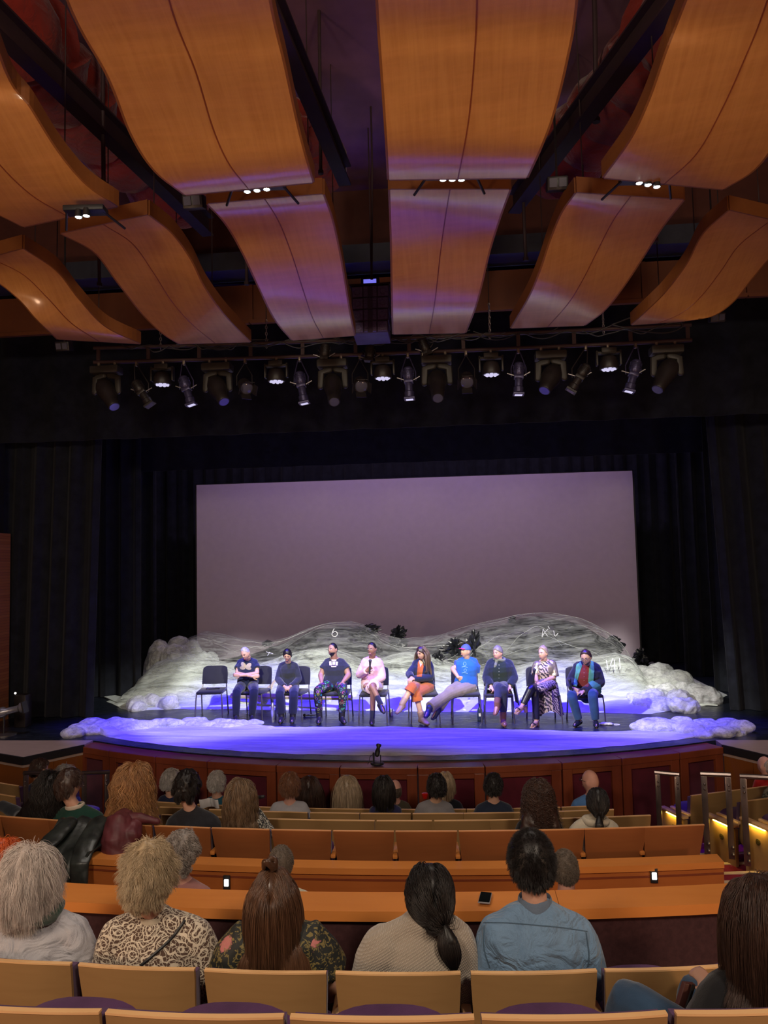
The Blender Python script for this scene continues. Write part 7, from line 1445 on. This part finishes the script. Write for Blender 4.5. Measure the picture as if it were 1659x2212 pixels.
# 7 man in the long coat
F = sp(7, 'man in a dark coat with a grey-green scarf, legs crossed', (1075, 1410, 0.0), (-34, -4, 0), ((1058, 1432, 0.08), (1101, 1432, 0.08)), ((1051, 1464, 0.04), (1110, 1464, 0.04)), ((1060, 1482, -0.10), (1101, 1482, -0.10)), ((1088, 1488, -0.42), (1078, 1484, -0.36)), ((1086, 1540, -0.34), (1074, 1519, -0.52)), ((1089, 1563, -0.46), (1069, 1545, -0.58)), skin='pink', W=0.42, girth=0.012, hands={'L': dict(d=(0.5, -0.6, -0.6), pn=(0, 0, -1), curl=.8), 'R': dict(d=(-0.5, -0.6, -0.6), pn=(0, 0, -1), curl=.8)})
M_coat = T('blue_black_coat', (0.012, 0.018, 0.040), (0.010, 0.013, 0.024)); F.trousers(T('faded_black_jeans', (0.035, 0.040, 0.075), (0.018, 0.020, 0.035)), 0.72, wr=0.010); F.top(M_coat, 'long', name='coat', inf=0.028, wr=0.012, sl_r=1.2, low=-0.05); decal(F.garment, [(1068, 1430), (1092, 1430), (1096, 1468), (1090, 1471), (1066, 1470), (1064, 1450)], T('dark_green_shirt', (0.012, 0.020, 0.018)), F.root, 'shirt_front', 0.5)
for y_ in (1436, 1443, 1450, 1457, 1464): decal(F.garment, [(1077.4, y_), (1078.6, y_), (1078.6, y_+1.2), (1077.4, y_+1.2)], plain('pale_button', (0.35, 0.36, 0.33), 0.4), F.root, 'button', 0.4, 0.007)
q = MB(); nb = F.J['nb']; q.tube([nb+Vector((0.082*math.cos(a), 0.075*math.sin(a)-0.005, 0.02+0.01*math.sin(2*a))) for a in np.linspace(0, 2*PI, 21)], (0.026, 0.030), 8); q.tube([nb+Vector((-0.05, -0.09, 0.0)), nb+Vector((-0.07, -0.13, -0.06)), nb+Vector((-0.09, -0.13, -0.10))], [0.026, 0.024, 0.012], 8, cap='round'); F.mk(q, 'scarf', T('grey_green_scarf', (0.16, 0.17, 0.14)), wr=0.014, wf=20)
for k, sg in (('L', -1), ('R', 1)):
    e = F.J['e'+k]; pe = F.J['pe']; q = MB(); rows = [[Vector((pe.x+sg*(0.21+0.05*t+0.02*math.sin(u*5)), CP[7].y-0.16+0.34*u, 1.62-0.34*t)) for u in np.linspace(0, 1, 8)] for t in np.linspace(0, 1, 8)]; q.slab(rows, (sg*0.012, 0, 0)); q.obj('coat_tail', M_coat, F.root)
F.shoes(plain('brown_suede', (0.20, 0.085, 0.055), 0.8), 'boot'); F.eyes(); F.cap_hair('grey', 'short', 0.012, 0.2, 3)
for k in 'LR': q = MB(); a = F.J['a'+k]; u = (F.J['k'+k]-a).normalized(); q.tube([a, a+u*0.17], [0.050, 0.052], 12); F.mk(q, 'boot_shaft', plain('brown_suede', (0.20, 0.085, 0.055), 0.8), wr=0.004)
# 8 woman in gold
def zebra():
    m, t = base('swirl_print_dress', (0.4, 0.3, 0.3), 0.75); v = t.coord(); w = t.n('ShaderNodeTexWave', wave_type='BANDS', bands_direction='DIAGONAL'); w.inputs['Scale'].default_value = 9; w.inputs['Distortion'].default_value = 9; w.inputs['Detail'].default_value = 2; w.inputs['Detail Scale'].default_value = 1.4; t.link(v, w.inputs['Vector'])
    t.link(t.mix(t.ramp(w.outputs['Fac'], [(0.42, 0.0), (0.52, 1.0)]), (0.035, 0.028, 0.045), (0.46, 0.35, 0.33)), t.b.inputs['Base Color']); return m
M_zeb = zebra(); M_gold = plain('silver_gold_lame', (0.80, 0.68, 0.50), 0.26, 0.85, var=0.15, bump=0.7, bs=26)
F = sp(8, 'woman in a metallic gold jacket and swirl print dress with platform sandals', (1173, 1411, 0.0), (-42, -2, 0), ((1161, 1434, 0.08), (1192, 1432, 0.08)), ((1156, 1458, 0.0), (1198, 1462, 0.02)), ((1160, 1472, -0.20), (1172, 1474, -0.20)), ((1148, 1486, -0.42), (1155, 1494, -0.34)), ((1129, 1523, -0.52), (1159, 1540, -0.34)), ((1113, 1538, -0.66), (1151, 1558, -0.46)), skin='fair', female=True, W=0.35, hs=0.9, hands={'L': dict(d=(0.1, -0.3, -0.9), pn=(0, 1, 0), s=.85, curl=.8), 'R': dict(d=(-1, -0.3, -0.1), pn=(0, 0, -1), s=.85)})
F.trousers(plain('black_leggings', (0.012, 0.012, 0.016), 0.35), 0.95, name='leggings', inf=0.003, wr=0.002)
q = MB(); J = F.J; p, r_ = torso_pts(J['pe'], J['nb'], F.lat, F.W, 0, 0.010, female=True); q.tube(p, r_, 18, ref=F.lat); F.garment = F.mk(q, 'dress_bodice', M_zeb)
pe = J['pe']; q = MB(); cx = pe.x; yb_ = CP[8].y
rows = []
for t in np.linspace(0, 1, 14):
    rr = []
    for a in np.linspace(-0.55*PI, 0.75*PI, 26):
        fx = cx+0.035*t+math.sin(a)*(0.17+0.05*t); fy = yb_+0.02-math.cos(a)*(0.30-0.06*t)-0.05*t; fz = 1.62-0.10*max(0, math.cos(a))*(1-t)-0.46*t*(1-0.12*math.cos(a*3))+0.0
        rr.append(Vector((fx+0.015*math.sin(a*9+3*t), fy+0.015*math.cos(a*11), max(fz, 1.12))))
    rows.append(rr)
q.slab(rows, (0, 0.006, 0)); q.tube([pe+Vector((0.02, 0.02, 0.05)), pe+Vector((0.0, -0.15, 0.05)), pe+Vector((-0.10, -0.38, 0.03))], [(0.17, 0.10), (0.16, 0.10), (0.10, 0.07)], 16, cap='round', ref=(1, 0, 0)); q.obj('skirt', M_zeb, F.root)
q = MB(); p, r_ = torso_pts(J['pe'], J['nb'], F.lat, F.W, 0, 0.024, female=True); q.tube(p[2:], r_[2:], 20, ref=F.lat)
for k in 'LR': sh_, el_ = J['s'+k], J['e'+k]; limb(q, [J['nb']*0.45+sh_*0.55-Vector((0, 0, 0.045)), sh_-Vector((0, 0, 0.015)), el_], [0.062, 0.066, 0.060], 0.012, cap='flat')
jk = F.mk(q, 'jacket', M_gold, wr=0.016, wf=12); decal(jk, [(1164, 1432), (1172, 1424), (1183, 1428), (1184, 1450), (1188, 1470), (1172, 1472), (1166, 1455)], M_zeb, F.root, 'dress_front', 0.5)
F.eyes(); F.cap_hair('ltblonde', 'receding', 0.012, 0.3, 3, top=1.6); q = MB(); q.ell(F.H.w((0, -0.02, 0.125)), (0.030, 0.045, 0.02), F.H.R); F.mk(q, 'top_knot', HM['ltblonde'], wr=0.005)
M_strap = plain('black_strap', (0.02, 0.015, 0.015), 0.4); M_plat = wood('wood_platform', (0.40, 0.24, 0.13), (0.52, 0.33, 0.18), 0.4)
for k in 'LR':
    an, to = J['a'+k], J['t'+k]; d_ = (to-an).normalized(); u = Vector((0, 0, 1)) if k == 'R' else (Vector((0, 0, 1))-d_*d_.z).normalized(); R = frame(d_, u); q = MB(); q.box(to-u*0.035-d_*0.01, (0.075, 0.10, 0.035), R, bev=0.01); q.box(an-d_*0.03-u*0.095, (0.05, 0.05, 0.10), R, bev=0.01); q.box((to+an)/2-u*0.045-d_*0.01, (0.06, 0.12, 0.02), R, bev=0.006); sh_ = q.obj('platform_sandal', M_plat, F.root)
    q = MB(); q.tube([an+R@Vector((0.042*math.cos(a), 0.042*math.sin(a), 0)) for a in np.linspace(0, 2*PI, 13)], 0.006, 6); q.tube([to+R@Vector((0.040*math.cos(a), -0.03, 0.030*math.sin(a))) for a in np.linspace(0, PI, 9)], (0.012, 0.006), 6); q.obj('strap', M_strap, sh_)
put_mic(onY(1152, 1475, CP[8].y-0.28), (0.1, -0.2, 1), 'black microphone resting in the hands of the woman in gold')
# 9 man with glasses and green scarf
F = sp(9, 'man with glasses, dark jacket, red shirt and green striped scarf leaning forward', (1266, 1420, -0.22), (-26, -18, -4), ((1247, 1438, -0.02), (1288, 1440, 0.02)), ((1234, 1470, -0.06), (1297, 1474, -0.02)), ((1238, 1487, -0.28), (1260, 1494, -0.32)), ((1234, 1500, -0.36), (1280, 1498, -0.36)), ((1250, 1548, -0.30), (1286, 1549, -0.34)), ((1243, 1565, -0.42), (1288, 1566, -0.48)), skin='tan', W=0.42, girth=0.03, build=1.1, hs=1.0, pe=(1268, 1496, 0.08), hands={'L': dict(d=(0.4, -0.5, -0.2), pn=(0.6, 0.6, 0), curl=0.9), 'R': dict(d=(-1, -0.3, -0.1), pn=(0, 0.5, -1), curl=.5)})
F.trousers(T('blue_jeans', (0.030, 0.075, 0.17), (0.018, 0.05, 0.12)), 0.95, inf=0.016, name='jeans'); F.top(T('charcoal_jacket', (0.015, 0.016, 0.026)), 'long', name='jacket', inf=0.028, wr=0.012, sl_r=1.2, low=-0.06); G_ = F.garment
decal(G_, [(1256, 1436), (1272, 1436), (1276, 1470), (1270, 1484), (1250, 1482), (1248, 1462)], T('brick_red_shirt', (0.20, 0.028, 0.030)), F.root, 'shirt_front', 0.5)
for y_ in (1445, 1453, 1461, 1469): decal(G_, [(1261, y_), (1262.2, y_), (1262.2, y_+1.2), (1261, y_+1.2)], plain('pale_button', (0.35, 0.36, 0.33), 0.4), F.root, 'button', 0.4, 0.008)
def stripes():
    m, t = base('green_striped_scarf', (0.1, 0.4, 0.2), 0.85); v = t.coord(); w = t.n('ShaderNodeTexWave', wave_type='BANDS', bands_direction='X'); w.inputs['Scale'].default_value = 14; w.inputs['Distortion'].default_value = 0.4; t.link(v, w.inputs['Vector']); t.link(t.ramp(w.outputs['Fac'], [(0.2, (0.06, 0.28, 0.16)), (0.5, (0.16, 0.42, 0.20)), (0.8, (0.05, 0.20, 0.25))]), t.b.inputs['Base Color']); return m
M_sc = stripes(); decal(G_, [(1246, 1436), (1254, 1430), (1257, 1440), (1250, 1462), (1245, 1482), (1238, 1481), (1242, 1458)], M_sc, F.root, 'scarf', 0.5, 0.014); decal(G_, [(1273, 1428), (1281, 1430), (1283, 1450), (1281, 1472), (1296, 1480), (1298, 1500), (1288, 1500), (1270, 1474), (1272, 1450)], M_sc, F.root, 'scarf', 0.5, 0.014)
q = MB(); nb = F.J['nb']; q.tube([nb+Vector((0.088*math.cos(a), 0.08*math.sin(a), 0.015)) for a in np.linspace(-0.3, PI+0.3, 17)], (0.03, 0.02), 8, ref=(0, 0, 1)); q.obj('scarf_loop', M_sc, F.root)
F.shoes(plain('black_leather_shoe', (0.012, 0.012, 0.014), 0.25), 'low'); F.eyes(glasses=True); F.cap_hair('dkbrown', 'receding', 0.014, 0.3, 3)
q = MB(); d = head_grid(64, 44); dz = d[..., 2]; az = np.arctan2(np.abs(d[..., 0]), d[..., 1]); m_ = sstep(-0.38, -0.5, dz)*sstep(1.4, 1.1, az)*(1-np.exp(-((dz+0.5)/0.06)**2-(d[..., 0]/0.25)**2)); add_closed(q, F.H.wn(headfn(d, np.where(m_ > 0.05, m_*0.008-0.003, -0.01)))); q.obj('beard', HM['crop'], F.root)
put_mic(onY(1238, 1497, CP[9].y-0.34), (-0.25, -0.1, 1), 'black microphone held upright by the man with the green scarf')
